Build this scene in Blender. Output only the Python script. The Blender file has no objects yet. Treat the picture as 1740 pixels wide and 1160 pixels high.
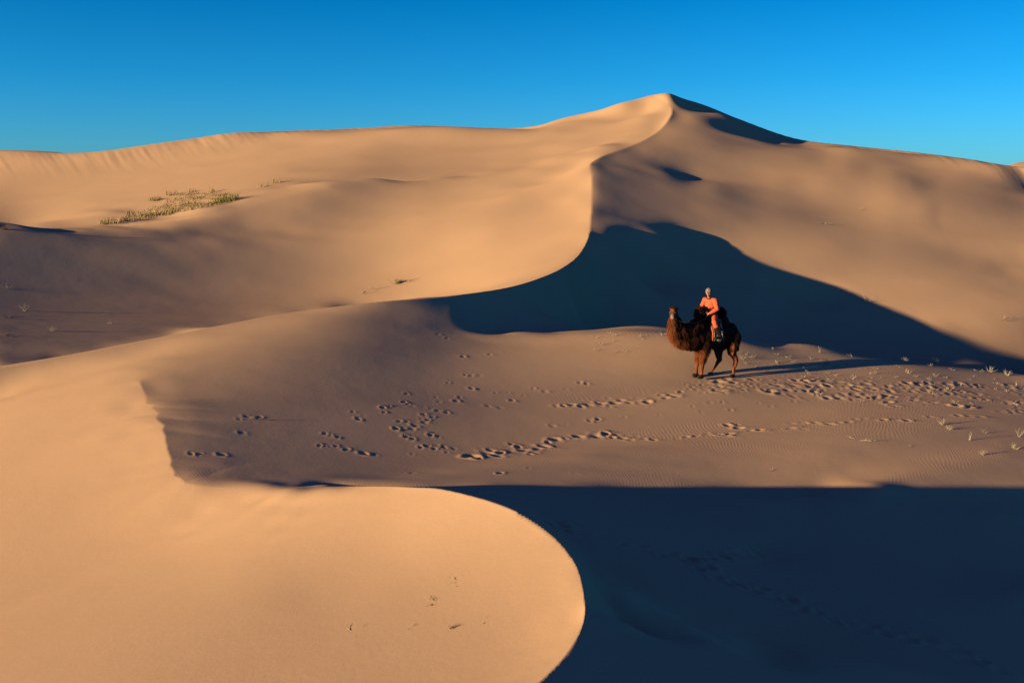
import bpy, bmesh, math, random
import numpy as np
from mathutils import Vector, Matrix, noise

scene = bpy.context.scene
# ---------------------------------------------------------------- camera
cam_data = bpy.data.cameras.new('camera'); cam = bpy.data.objects.new('camera', cam_data)
scene.collection.objects.link(cam); scene.camera = cam
cam.location = (0, 0, 6.5); cam.rotation_euler = (math.radians(90), 0, 0)
cam_data.sensor_width = 36; cam_data.lens = 36*1600/1740; cam_data.shift_y = -280/1740
cam_data.clip_start = .1; cam_data.clip_end = 20000
# ---------------------------------------------------------------- light
SUN_A, SUN_E = math.radians(26), math.radians(8.2)     # light travels towards (cos a, sin a), at height e
world = bpy.data.worlds.new('World'); scene.world = world; world.use_nodes = True
nt = world.node_tree; nt.nodes.clear()
sky = nt.nodes.new('ShaderNodeTexSky'); sky.sky_type = 'NISHITA'; sky.sun_disc = False
sky.sun_elevation = SUN_E; sky.sun_rotation = math.atan2(-math.cos(SUN_A), -math.sin(SUN_A))
sky.altitude = 1200; sky.air_density = 1.0; sky.dust_density = .3; sky.ozone_density = 3.0
tc = nt.nodes.new('ShaderNodeTexCoord'); sx = nt.nodes.new('ShaderNodeSeparateXYZ')
ramp = nt.nodes.new('ShaderNodeValToRGB'); mul = nt.nodes.new('ShaderNodeMixRGB'); mul.blend_type = 'MULTIPLY'; mul.inputs[0].default_value = 1
e = ramp.color_ramp.elements
e[0].position = 0.0; e[0].color = (.14, .45, .82, 1)
e[1].position = 1.0; e[1].color = (.17, .16, .26, 1)
for p, col in ((.10, (.04, .41, .69, 1)), (.19, (.0, .36, .60, 1)), (.35, (.09, .22, .54, 1)), (.6, (.14, .16, .36, 1))):
    k = e.new(p); k.color = col
bg = nt.nodes.new('ShaderNodeBackground'); bg.inputs['Strength'].default_value = .12
out = nt.nodes.new('ShaderNodeOutputWorld')
nt.links.new(tc.outputs['Generated'], sx.inputs[0]); nt.links.new(sx.outputs['Z'], ramp.inputs[0])
nt.links.new(sky.outputs[0], mul.inputs[1]); nt.links.new(ramp.outputs[0], mul.inputs[2])
nt.links.new(mul.outputs[0], bg.inputs['Color']); nt.links.new(bg.outputs[0], out.inputs[0])
sun_d = bpy.data.lights.new('sun', 'SUN'); sun = bpy.data.objects.new('sun', sun_d); scene.collection.objects.link(sun)
sun_d.energy = 5.0; sun_d.angle = math.radians(.5); sun_d.color = (1.0, .725, .37)
sun.rotation_euler = Vector((-math.cos(SUN_E)*math.cos(SUN_A), -math.cos(SUN_E)*math.sin(SUN_A), math.sin(SUN_E))).to_track_quat('Z', 'Y').to_euler()
scene.view_settings.view_transform = 'Standard'; scene.view_settings.look = 'None'
scene.view_settings.exposure = 1.15; scene.view_settings.gamma = 1
scene.render.engine = 'CYCLES'; scene.cycles.max_bounces = 4; scene.cycles.diffuse_bounces = 0

NEAR_SHEET = [
-189928,1275,1249,1216,1190,1191,1234,1337,1516,1789,2173,2683,3301,3930,4450,4831,5080,5208,5225,5140,4957,4694,4403,4126,3879,3661,3471,3306,3166,3050,2956,2883,2815,2747,2675,
2598,2513,2422,2319,2202,2071,1939,1823,1728,1653,1592,1542,1502,1470,1444,1414,1368,1310,1247,1189,1151,1142,1165,1204,1228,1231,1219,1203,1186,1177,1169,1153,1120,1072,1006,921,
817,701,598,552,587,709,923,1230,1605,1948,2188,2319,2351,2297,2169,1969,1696,1349,920,411,-143,-612,-775,-701,-574,-460,-361,-274,-195,-119,-46,22,81,131,170,198,215,222,218,206,
187,170,155,141,130,122,117,112,111,112,112,113,6302,26,26,22,16,5,-6,-24,-46,-74,-104,-127,-105,-71,-85,-113,-136,-150,-155,-156,-155,-170,-183,-174,-162,-149,-140,-131,-123,-118,
-108,-98,-88,-80,-72,-63,-50,-38,-25,-9,0,6,18,34,49,60,70,75,78,81,82,76,60,43,24,2,-17,-23,-23,-36,-54,-68,-83,-90,-95,-89,-87,-84,-79,-72,-62,-52,-57,-73,-77,-82,-92,-107,-112,
-86,-72,-94,-122,-144,-158,-162,-157,-143,-125,-103,-92,-139,-230,-172,-48,-4,1,2,-1,-3,-3,-2,1,1,1,2,2,3,2,3,-1,-1,-2,-2,-2,-1,-1,-2,0,0,-1,1,0,6258,42,38,33,25,17,4,-9,-26,-53,
-90,-128,-108,-66,-101,-137,-161,-174,-177,-170,-161,-177,-187,-172,-156,-144,-134,-127,-121,-115,-111,-98,-89,-83,-76,-67,-57,-44,-27,-12,1,4,21,40,56,71,80,85,86,90,94,82,68,49,
30,7,-18,-26,-24,-42,-60,-78,-88,-99,-102,-97,-94,-92,-89,-79,-65,-51,-48,-65,-61,-58,-66,-87,-111,-75,-69,-106,-142,-168,-179,-183,-178,-166,-143,-114,-82,-119,-264,-168,-1,23,10,
5,1,-4,-4,-1,0,2,1,1,2,2,3,2,1,-2,-2,-3,-1,-1,-1,0,-1,-1,1,1,1,6163,63,58,50,42,32,26,19,12,2,-10,-34,-90,-159,-186,-201,-211,-216,-218,-215,-207,-182,-158,-148,-138,-132,-125,
-119,-115,-108,-104,-104,-98,-93,-84,-76,-66,-55,-42,-27,-8,16,36,54,71,86,99,109,113,110,98,88,76,62,45,26,8,-21,-50,-70,-83,-90,-99,-103,-108,-113,-115,-112,-105,-97,-87,-74,-54,
-24,-10,-2,-1,-6,-25,-84,-135,-165,-190,-207,-217,-218,-212,-202,-196,-189,-183,-139,-32,-6,-14,-3,3,3,1,1,-2,-1,-1,-1,1,1,1,1,1,-1,1,0,0,0,-1,-1,-1,-1,1,1,0,1,1,6001,86,81,71,58,
52,46,46,44,47,40,17,-80,-198,-233,-243,-249,-250,-248,-245,-233,-189,-147,-132,-129,-123,-118,-115,-109,-106,-103,-106,-106,-99,-94,-84,-74,-65,-54,-39,-13,21,45,64,83,102,119,
132,138,130,114,102,88,74,57,40,18,-19,-69,-88,-99,-107,-110,-113,-118,-129,-132,-128,-121,-112,-102,-85,-51,-1,26,40,49,48,23,-75,-160,-200,-227,-244,-251,-247,-238,-230,-222,
-221,-210,-128,62,70,-1,-12,-3,2,2,1,0,-2,-2,0,0,1,0,0,-1,0,0,1,0,0,0,-1,0,1,0,1,1,1,2,5746,114,107,92,77,64,61,61,64,60,48,8,-76,-169,-220,-244,-253,-256,-255,-248,-228,-192,-157,
-139,-128,-123,-119,-114,-111,-109,-107,-108,-108,-104,-97,-90,-81,-71,-58,-41,-16,15,41,66,89,113,134,150,158,152,137,121,105,85,63,40,11,-28,-68,-94,-109,-117,-123,-126,-132,
-141,-141,-137,-130,-119,-104,-81,-44,-1,30,51,62,58,25,-52,-132,-192,-237,-266,-272,-264,-245,-226,-208,-186,-153,-92,9,36,-4,-13,-2,6,5,0,-2,-3,-1,-1,1,0,1,1,1,0,-1,0,0,-1,-1,0,
0,0,1,1,2,2,2,5375,146,136,116,90,76,70,72,72,66,45,4,-63,-135,-187,-217,-235,-242,-243,-233,-218,-191,-165,-146,-134,-127,-123,-118,-116,-113,-112,-111,-111,-107,-100,-92,-85,-74,
-61,-45,-22,5,33,61,89,119,146,167,178,175,163,144,120,93,66,35,3,-35,-70,-98,-115,-126,-133,-139,-143,-147,-147,-144,-135,-122,-103,-80,-48,-10,21,42,55,54,30,-23,-94,-166,-235,
-278,-287,-266,-236,-204,-173,-148,-114,-106,-21,22,-7,-19,-1,8,6,0,-3,-3,-1,-1,0,1,1,1,1,1,0,-1,-2,-1,0,-1,0,0,1,1,3,3,3,4859,182,174,144,104,83,81,82,83,75,53,13,-40,-99,-146,
-182,-201,-215,-217,-215,-201,-184,-166,-151,-140,-134,-128,-126,-121,-119,-117,-116,-112,-107,-102,-96,-87,-76,-66,-50,-31,-7,19,48,84,118,155,185,201,203,189,165,136,103,67,31,
-6,-42,-75,-102,-120,-134,-142,-148,-152,-152,-153,-147,-138,-125,-107,-83,-56,-26,1,22,38,47,40,12,-44,-131,-233,-294,-296,-261,-210,-174,-131,-114,-80,-194,-4,73,-21,-37,-4,14,
11,-1,-5,-3,-3,0,0,1,2,1,1,0,0,-1,-1,-1,-2,0,-1,1,1,3,3,3,4,4174,221,220,178,116,97,101,107,106,95,72,37,-11,-59,-105,-137,-164,-179,-188,-187,-183,-173,-161,-152,-146,-139,-135,
-131,-128,-125,-122,-119,-114,-110,-102,-95,-88,-80,-71,-59,-44,-25,-1,31,67,115,161,203,229,232,219,190,154,111,68,26,-14,-50,-83,-107,-127,-139,-149,-153,-157,-159,-155,-150,
-142,-128,-113,-93,-69,-48,-27,-6,13,33,52,56,23,-81,-238,-325,-305,-244,-165,-140,-74,-91,44,-435,13,173,-12,-50,-1,20,13,1,-6,-5,-2,0,1,1,1,1,1,0,-1,-1,-1,-2,-2,-1,1,0,2,3,3,5,5,
3302,247,258,223,140,135,147,152,148,132,105,70,27,-18,-59,-95,-121,-141,-153,-160,-161,-159,-154,-150,-146,-144,-141,-137,-135,-130,-126,-121,-116,-109,-103,-95,-87,-83,-76,-69,
-62,-48,-28,1,43,96,162,223,263,271,252,220,171,121,69,21,-22,-59,-89,-115,-132,-145,-153,-158,-161,-160,-158,-153,-143,-134,-118,-104,-88,-73,-59,-48,-29,4,53,104,117,6,-261,-397,
-287,-191,-96,-127,-2,-120,431,-722,-21,237,-57,-75,3,26,14,-2,-6,-5,-2,0,1,2,1,1,1,0,-1,-2,-3,-2,-1,-1,-1,2,2,4,5,5,6,2275,227,226,233,249,246,237,225,205,180,149,110,69,24,-14,
-51,-80,-102,-119,-131,-138,-141,-145,-146,-147,-146,-146,-143,-138,-135,-130,-124,-117,-108,-98,-92,-86,-82,-81,-82,-79,-77,-65,-43,-1,64,150,243,306,317,298,254,196,131,70,15,
-32,-69,-99,-120,-138,-149,-154,-160,-161,-160,-159,-152,-146,-136,-127,-114,-105,-98,-98,-98,-92,-58,15,128,235,170,-276,-516,-155,-55,-81,-141,-24,-238,219,-32,-107,17,-17,-36,
-8,10,10,1,-4,-4,-1,0,1,0,2,2,-1,0,-1,-3,-3,-2,-3,-1,1,1,3,4,6,7,8,1252,215,207,253,336,343,320,293,264,230,192,152,108,68,25,-8,-40,-66,-85,-102,-114,-126,-133,-141,-146,-149,
-148,-148,-144,-138,-132,-124,-115,-105,-95,-83,-79,-78,-83,-89,-100,-108,-113,-102,-70,-2,111,255,363,380,361,304,227,144,69,6,-42,-81,-107,-127,-141,-149,-155,-158,-158,-159,
-154,-151,-145,-137,-129,-122,-116,-118,-129,-153,-174,-163,-95,52,278,290,72,80,-45,-254,-213,-182,-120,-86,-148,-153,87,94,1,-18,3,12,6,0,-4,-3,-1,1,1,2,1,0,1,-1,-3,-3,-3,-4,-2,
-2,0,2,4,5,7,9,9,363,240,250,291,354,373,362,337,306,269,231,188,146,102,65,27,-5,-31,-55,-74,-92,-107,-122,-135,-145,-151,-154,-150,-146,-140,-134,-125,-113,-99,-84,-72,-66,-66,
-75,-92,-113,-138,-162,-178,-170,-120,5,223,432,485,472,386,268,156,63,-7,-58,-92,-117,-132,-140,-147,-151,-152,-152,-150,-149,-145,-140,-135,-127,-121,-117,-120,-139,-188,-250,
-274,-253,-134,279,594,526,278,-218,-261,-210,-170,-133,-94,-20,24,-55,-24,0,-4,-6,2,3,0,-1,-1,0,0,2,2,1,1,-2,-2,-2,-4,-5,-4,-3,-2,0,2,5,7,10,10,12,-370,273,286,321,363,382,380,
362,332,298,258,217,174,134,94,58,27,-3,-28,-49,-71,-90,-111,-129,-146,-155,-158,-154,-147,-139,-132,-124,-112,-91,-71,-52,-42,-45,-57,-80,-112,-153,-199,-250,-291,-299,-232,-17,
401,838,726,501,304,153,43,-30,-77,-107,-122,-132,-137,-140,-140,-140,-141,-139,-138,-136,-132,-126,-121,-113,-106,-103,-113,-171,-258,-271,-322,-308,321,1057,388,-149,-162,-155,
-137,-99,-64,-52,-37,-81,41,43,-5,-8,3,3,2,0,-2,0,0,2,2,1,2,-1,0,-3,-5,-5,-6,-5,-4,-1,0,3,6,9,10,14,13,-955,296,312,339,370,387,387,372,347,314,277,236,195,156,116,81,50,21,-4,-29,
-51,-75,-100,-126,-147,-161,-162,-156,-145,-137,-130,-124,-108,-85,-52,-24,-10,-11,-24,-49,-86,-137,-201,-274,-359,-434,-439,-243,650,1130,689,460,260,102,-3,-67,-102,-117,-125,
-126,-126,-123,-124,-123,-121,-123,-122,-121,-119,-117,-110,-102,-92,-78,-69,-79,-75,-12,-32,11,98,97,-148,-159,-63,-22,11,17,16,19,21,14,-9,-5,1,1,-1,0,0,0,0,0,2,2,2,3,0,0,-2,-4,
-5,-7,-7,-6,-5,-3,1,4,7,11,14,15,18,-1408,313,325,349,374,389,389,376,352,322,284,246,207,167,132,97,65,38,12,-11,-35,-61,-90,-124,-153,-169,-169,-156,-139,-127,-125,-125,-112,-78,
-32,10,34,34,20,1,-32,-82,-145,-222,-318,-416,-428,-195,270,810,784,477,209,35,-63,-106,-121,-121,-115,-108,-102,-100,-96,-97,-98,-99,-101,-103,-104,-101,-98,-89,-75,-51,-12,75,
188,227,340,359,-265,-1008,-668,-206,83,172,142,116,88,69,49,80,-23,-33,5,5,-2,-2,-1,-1,2,1,2,3,3,2,2,0,-4,-4,-8,-9,-8,-9,-5,-2,1,5,9,12,17,20,20,-1735,318,331,353,376,388,389,374,
350,319,284,247,210,171,135,102,72,46,21,-1,-22,-48,-80,-122,-164,-182,-176,-153,-123,-107,-114,-130,-123,-84,-13,56,84,80,69,61,42,0,-47,-97,-203,-381,-579,-672,64,1020,687,373,
93,-66,-125,-135,-121,-103,-87,-74,-66,-61,-61,-62,-66,-70,-76,-79,-83,-86,-83,-77,-58,-26,35,138,231,244,287,208,-274,-858,-697,-295,107,205,157,135,102,95,52,-14,30,15,-1,2,3,0,
-1,-1,-1,3,4,4,4,3,1,-1,-3,-7,-9,-11,-12,-9,-7,-4,2,6,12,16,20,23,26,-1938,317,328,350,375,388,381,367,341,310,276,238,201,166,130,99,70,42,21,0,-19,-38,-69,-120,-180,-198,-183,
-145,-93,-66,-93,-140,-151,-104,-1,106,139,114,98,114,123,86,68,90,40,-147,-393,-714,-1306,207,1182,452,8,-144,-157,-123,-86,-53,-30,-18,-12,-11,-15,-20,-28,-36,-44,-54,-60,-66,
-69,-65,-54,-22,35,128,188,128,115,36,-187,-258,-112,-106,-137,-60,17,51,63,58,53,130,-54,-56,6,8,-4,-5,-2,1,2,2,4,5,5,5,1,-1,-5,-9,-12,-14,-13,-13,-9,-3,2,9,13,21,24,29,30,-2013,
311,316,341,373,382,372,350,324,291,258,223,186,150,118,85,54,30,5,-15,-30,-42,-59,-114,-199,-206,-182,-131,-46,4,-49,-155,-191,-152,-7,164,187,111,83,138,193,124,118,270,313,87,
-200,-779,-2135,-1062,1942,251,-201,-209,-124,-46,10,40,54,59,56,49,39,27,15,2,-11,-22,-34,-44,-52,-56,-52,-35,11,98,127,-50,-32,-7,-77,252,228,-60,-218,-164,-52,-6,25,36,28,-85,
50,46,-4,-4,5,3,-1,-2,-1,3,6,8,7,5,2,-2,-7,-11,-15,-17,-18,-15,-10,-4,2,11,18,23,31,34,37,-1953,305,302,325,368,366,348,324,295,266,232,198,163,129,95,64,34,3,-24,-50,-73,-86,-82,
-106,-198,-160,-141,-114,-2,89,25,-148,-196,-215,-63,192,197,53,5,105,241,87,15,324,497,203,36,-369,-1906,-2430,1921,-464,-347,-87,67,142,167,170,163,147,130,112,94,76,58,41,25,10,
-5,-17,-28,-40,-46,-47,-21,77,109,-201,-146,31,-9,493,175,-248,-78,-19,-14,3,9,4,25,53,-31,-25,2,2,-2,-1,-1,-1,0,4,8,9,9,6,4,-3,-9,-15,-19,-23,-22,-19,-12,-5,5,13,22,31,36,42,44,
-1772,321,318,321,324,317,302,283,260,231,202,168,136,102,69,37,7,-26,-60,-100,-150,-218,-304,-255,103,69,-2,-42,-87,-12,91,58,7,-112,-236,-134,27,51,18,-43,29,152,-45,-73,73,176,
-86,242,-283,-2104,-2416,116,477,495,453,398,348,303,261,227,196,168,142,119,97,77,59,43,28,15,2,-8,-24,-36,-48,-6,89,-61,-145,192,96,46,-50,-184,60,109,29,4,-6,-5,-3,-49,20,24,-2,
-3,2,2,-1,-3,1,5,9,12,11,9,4,-3,-10,-18,-26,-29,-29,-24,-16,-4,6,18,28,36,45,50,52,-1535,337,345,321,272,259,254,241,222,198,167,138,105,73,43,11,-19,-49,-81,-117,-156,-202,-260,
-49,78,61,30,-26,-78,-64,61,134,-8,-71,-204,-211,2,73,24,-9,-26,122,64,-162,34,143,173,-221,533,-1307,-3587,-694,361,562,552,489,422,362,313,272,235,204,177,150,128,107,89,73,59,
48,39,33,28,15,-12,-96,-49,165,-231,-68,261,-102,19,267,33,-79,-62,-49,-40,-28,-23,-17,7,5,-1,0,1,0,-2,-2,0,7,12,14,15,11,5,-4,-12,-23,-33,-39,-37,-30,-18,-6,10,23,35,46,54,60,62,
-1327,335,331,306,266,243,229,213,193,167,138,106,75,44,15,-13,-40,-65,-93,-120,-148,-168,-171,17,23,87,37,-4,-66,-75,15,121,58,-46,-184,-235,-55,82,31,-1,-36,99,97,-112,-48,151,
38,183,-233,-84,-2390,-1116,-392,147,332,370,356,329,299,269,243,217,191,169,148,127,111,94,83,75,71,69,72,75,52,-81,-165,127,-181,-284,202,-200,-81,466,102,-31,-73,-63,-47,-36,
-27,61,-33,-36,3,5,-2,-3,-3,-2,2,8,15,19,17,14,6,-4,-19,-33,-43,-46,-46,-36,-23,-4,14,30,45,57,64,71,74,-1161,325,318,297,266,243,222,199,172,143,112,78,45,16,-13,-36,-59,-79,-98,
-119,-143,-164,-33,-9,19,71,62,7,-42,-86,-16,94,98,-7,-138,-270,-104,70,61,0,-15,6,174,-148,-91,106,82,83,162,-529,-746,-1974,-172,74,141,184,215,232,237,233,223,207,192,173,155,
138,121,107,97,87,82,81,81,76,55,-25,-135,-15,1,-453,53,146,-534,465,133,-15,10,-44,-16,-17,-25,-73,42,34,-4,-2,4,3,-3,-6,0,11,19,23,22,18,9,-3,-19,-40,-56,-64,-62,-48,-27,-4,20,
41,57,69,79,84,86,-1025,317,310,294,272,248,222,193,161,126,87,51,17,-15,-40,-62,-76,-90,-102,-113,-122,-144,31,-22,9,59,75,28,-25,-78,-52,69,105,53,-104,-253,-196,86,26,-26,-69,
35,51,34,-249,144,68,161,185,-252,-709,17,-648,-482,-267,-87,35,113,159,181,189,189,179,169,153,138,124,110,97,88,79,69,58,40,14,24,-29,-164,155,-467,-15,227,-1685,528,821,75,113,
-7,16,-11,10,93,-50,-47,4,5,-2,-5,-4,-1,4,12,21,25,27,20,13,0,-16,-34,-71,-99,-88,-64,-32,1,29,53,73,85,94,97,101,-907,312,307,297,282,257,229,194,153,110,66,25,-14,-45,-71,-87,
-99,-104,-109,-119,-136,-54,47,-13,-4,46,79,48,-5,-62,-74,28,114,78,-20,-260,-224,-28,24,-117,12,-175,264,-180,-49,-77,223,269,186,-73,-685,-117,27,-551,-387,-192,-48,45,105,142,
161,167,166,157,146,133,117,105,92,79,68,54,39,20,7,1,-40,-92,49,-130,-519,646,1293,-506,-715,-306,-89,0,-1,13,2,-95,49,50,-6,-5,7,4,-5,-8,0,15,27,32,29,24,13,-2,-28,-60,-96,-113,
-103,-70,-33,8,43,72,91,104,111,114,113,-790,311,308,303,292,273,239,198,149,96,45,-5,-46,-79,-104,-118,-122,-119,-112,-110,-140,15,29,12,-14,32,78,67,12,-39,-81,-8,93,110,25,-177,
-323,-89,11,-147,-219,100,-385,597,-714,512,-184,671,-12,153,-513,-390,-494,-196,-116,-66,-10,47,91,123,143,151,151,146,135,123,109,94,80,68,53,40,21,0,-27,-28,-4,-7,-81,121,-695,
303,2590,-1703,-1107,185,-30,96,1,2,7,33,-25,-14,1,2,1,-1,-8,-9,-1,19,33,34,32,26,16,0,-35,-91,-137,-126,-120,-84,-30,19,60,92,115,127,129,129,129,-658,310,309,311,310,291,253,202,
145,82,21,-34,-83,-120,-142,-153,-152,-140,-120,-100,-104,45,21,27,-11,15,72,80,38,-26,-62,-58,92,88,111,-117,-359,-132,-82,-111,-113,-303,347,-263,843,-1048,960,-357,399,-133,-63,
-408,-840,-100,11,0,17,52,88,116,132,140,141,133,124,109,96,80,67,53,43,30,19,6,-4,-22,-60,-14,-50,16,-233,-434,402,-571,158,398,88,25,-42,-40,-39,-33,8,12,-4,-1,6,-1,-8,-4,12,22,
28,29,28,27,22,28,24,19,-171,-284,-221,-119,-32,34,84,117,139,149,150,144,142,-496,309,308,320,332,312,268,208,138,66,-6,-70,-123,-163,-187,-194,-186,-165,-137,-101,-16,33,27,29,5,
2,62,87,62,-1,-60,-49,-4,202,-13,146,-450,-183,93,-177,-62,152,-335,255,-68,269,-192,-13,30,97,-18,-75,-680,-122,-128,-91,-20,40,83,110,126,133,131,124,110,97,78,64,50,38,27,20,12,
4,-8,-40,-68,-38,-16,-60,-88,-404,127,1570,186,-705,-280,-246,-159,-120,-96,-64,20,18,-9,4,14,-5,-21,-8,20,30,27,23,19,14,1,24,13,129,-256,-418,-248,-100,-1,67,113,146,164,173,167,
158,154,-294,318,308,325,357,333,278,207,129,45,-36,-110,-169,-211,-234,-236,-220,-185,-137,-80,21,22,32,32,20,-4,44,94,76,33,-43,-56,2,69,312,-254,225,-814,361,-2,-344,22,160,-59,
6,-185,-167,98,18,226,-110,73,-299,-535,22,-86,-9,57,93,114,125,128,124,113,100,79,62,44,29,18,10,5,1,-4,-13,-27,-33,-32,-21,-13,-204,-189,-159,108,596,240,-123,-166,-173,-137,
-103,42,-40,-40,-1,22,25,-15,-59,-43,-1,55,58,26,6,0,-65,-16,-241,35,-530,-167,-38,13,62,104,140,166,184,189,181,171,167,-54,348,341,344,357,324,270,201,116,23,-70,-153,-219,-263,
-283,-280,-254,-204,-134,-55,47,13,36,33,25,3,25,90,97,60,-10,-60,-17,76,126,289,-448,198,-673,-358,331,-276,139,6,-79,-14,-190,41,204,75,59,-75,0,-415,-84,-162,41,97,114,122,126,
125,118,105,86,64,42,21,5,-6,-10,-13,-14,-15,-18,-25,-26,-28,-31,-12,-221,-134,329,-111,177,280,-150,-111,-150,-115,-100,-131,65,40,-30,33,69,-27,-109,-33,61,94,42,-13,-32,27,-143,
204,-245,1029,-681,-768,-306,-89,24,95,141,172,190,198,191,179,174,152,398,408,385,324,298,262,197,109,5,-102,-197,-270,-316,-334,-326,-286,-226,-133,-5,46,19,23,35,29,16,4,91,91,
103,-3,-30,-40,-27,248,44,263,-674,141,-766,-213,57,-81,134,-7,-11,-120,0,212,186,-53,85,20,-246,-523,28,226,142,115,116,123,122,115,99,75,47,19,-5,-23,-32,-35,-33,-30,-25,-25,-31,
-45,-74,-121,-144,110,-187,-36,919,-163,-141,-57,-200,-80,-97,-39,51,-27,-66,-60,83,151,-111,-235,42,272,160,-73,-96,-131,111,-311,323,-297,485,-96,-596,-329,-124,0,76,127,163,186,
196,192,187,182,212,414,424,405,360,331,293,225,123,-2,-130,-240,-320,-368,-381,-361,-315,-235,-125,30,39,19,12,30,30,17,13,39,149,27,170,-197,121,-146,212,380,-334,531,-1218,-167,
-301,-131,-23,41,69,13,-72,-60,200,216,25,-67,223,-162,-435,745,-195,-91,28,92,118,124,116,97,66,32,-6,-35,-54,-63,-63,-53,-42,-31,-24,-19,-17,-16,-1,72,218,-291,-598,538,241,-91,
-66,-177,-99,-32,-15,-108,82,9,-87,191,382,-157,-647,-188,173,333,82,66,-209,173,-40,58,-62,-75,-521,-151,-67,-37,12,63,110,146,174,189,193,188,190,91,415,424,428,414,399,360,284,
163,8,-152,-281,-369,-412,-418,-389,-325,-228,-97,18,38,23,5,12,19,14,8,49,119,157,-32,248,-488,701,-675,1274,-29,-1046,-1048,498,-403,-117,-123,41,86,51,-54,-105,99,245,86,-46,
150,94,-420,-303,221,215,180,164,155,147,129,103,64,16,-32,-70,-93,-99,-90,-74,-53,-34,-14,2,15,33,59,96,85,-214,-448,26,100,-166,-256,192,127,23,35,17,26,-69,-130,253,589,-216,
-1010,-267,96,593,21,389,-172,-44,11,-6,-62,108,-12,-325,-251,-139,-52,20,77,122,155,178,189,194,196,-192,400,423,449,471,477,450,374,231,31,-172,-323,-411,-448,-443,-399,-322,
-209,-56,-7,36,30,2,6,13,16,25,39,100,165,67,6,259,-576,1307,-1609,302,-330,-36,-172,-45,-262,-77,-37,93,51,-28,-133,17,206,178,-76,80,200,-138,-531,171,248,214,188,175,162,147,
116,68,2,-63,-113,-137,-139,-122,-96,-63,-32,-5,18,38,55,69,70,21,-130,-209,2,98,-48,-293,126,98,-54,-41,-12,17,-26,-55,56,96,-102,-134,218,954,453,-1505,118,-34,77,-9,5,-39,-80,
-13,-146,-183,-142,-75,-8,51,102,141,168,187,199,203,-602,370,406,459,515,552,551,485,326,68,-202,-367,-442,-462,-441,-384,-293,-171,-8,-43,28,36,15,19,34,30,7,8,77,120,162,52,128,
113,-10,-412,-491,389,-2599,1990,-130,-122,-179,-27,52,87,-15,-132,-55,151,199,-13,-78,184,189,-409,179,164,128,151,170,173,167,142,81,-9,-100,-166,-193,-186,-157,-115,-70,-29,5,
33,52,62,64,51,9,-54,-45,116,322,466,214,-463,-413,-219,-191,-115,43,45,4,-27,-70,85,-58,-567,-388,749,120,301,-76,90,-27,-8,-16,-131,-135,-53,-120,-124,-81,-21,39,91,134,166,191,
206,212,-1077,313,357,437,529,603,636,603,448,111,-257,-398,-440,-436,-402,-336,-234,-100,24,-58,11,49,32,25,35,32,26,-5,19,155,124,159,143,145,-1640,-705,113,-2336,3759,-545,-25,
-86,-177,-90,52,85,36,-136,-123,63,192,49,-60,15,270,-97,565,-241,-55,119,184,198,202,192,117,-16,-148,-235,-264,-241,-190,-130,-72,-19,21,49,65,68,59,33,-3,-41,-40,30,123,240,480,
-111,-382,-243,-128,33,-104,-54,47,0,-39,74,80,-29,245,-3,-268,98,10,77,-8,-12,-79,-37,121,-231,-241,-169,-97,-28,38,92,137,173,199,218,225,-1524,219,266,364,488,584,646,668,579,
157,-345,-365,-346,-335,-308,-254,-153,-6,68,-57,-10,47,44,25,41,48,20,29,-13,85,221,178,-43,-1061,-849,543,1113,368,-1820,731,-130,-74,-131,-158,11,92,53,-91,-145,-20,160,82,-66,
-28,66,120,-710,196,339,367,308,248,256,285,189,-15,-218,-333,-349,-301,-221,-135,-59,1,46,73,85,79,58,27,-14,-52,-72,-72,-81,-116,-26,156,199,32,7,-75,79,64,-35,-28,35,-11,-103,
-136,-123,255,190,116,68,62,4,-30,-62,-198,-355,-49,-74,-95,-62,-8,52,108,153,189,217,232,241,-1813,93,121,228,376,449,480,511,544,123,-290,-40,-65,-126,-158,-140,-64,128,57,-31,
-36,35,45,24,38,61,65,20,10,3,238,-240,-867,-590,86,-179,-1121,791,1146,-13,164,-208,-89,-163,-59,72,91,-51,-159,-53,88,141,-88,-31,13,-131,-424,-272,530,516,342,208,269,440,328,
-13,-327,-473,-459,-359,-236,-120,-27,39,85,111,115,100,69,30,-9,-41,-50,-14,107,333,328,-642,-131,85,74,166,14,34,34,-51,-101,-28,11,25,148,-54,-24,142,97,82,7,-41,-153,-65,-84,
-329,-255,-159,-77,1,69,130,179,213,238,255,261,-1783,-37,-52,45,219,205,84,-113,-369,-248,1107,716,325,106,5,-16,7,217,-2,4,-43,5,52,19,38,86,80,21,-12,-21,-64,-813,-283,126,169,
-39,-232,667,283,-824,558,-273,-93,-163,-105,29,111,-7,-133,-103,61,107,48,-170,97,-90,-509,234,273,355,174,-30,175,755,603,-19,-522,-680,-584,-399,-218,-70,34,99,137,162,159,130,
87,41,-1,-35,-58,-63,-8,255,924,-274,-474,-87,-72,-78,-127,18,4,-48,172,100,-125,-120,-51,273,165,189,141,107,3,-63,-169,-239,-444,-224,-173,-129,-60,20,98,163,213,248,268,278,281,
-1313,-87,-137,-93,37,-13,-99,-136,0,683,264,610,246,134,93,126,120,47,-62,27,-46,-6,55,61,40,43,1,16,-60,-11,-699,101,598,-82,-190,-73,-17,244,-29,-735,332,179,-312,-83,-185,-8,
63,97,-116,-112,13,103,13,-18,-230,118,-379,-509,438,618,100,-474,-126,1511,1150,-92,-881,-975,-699,-380,-138,30,134,180,198,223,212,164,103,50,13,-12,-38,-80,-115,6,433,123,-609,
288,36,9,-411,77,122,-265,305,201,-95,-35,56,114,192,245,213,130,12,-115,-233,-301,-355,-375,-297,-192,-77,32,129,204,256,288,302,306,306,-510,-16,-2,-101,-301,-319,-274,-178,27,
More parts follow.
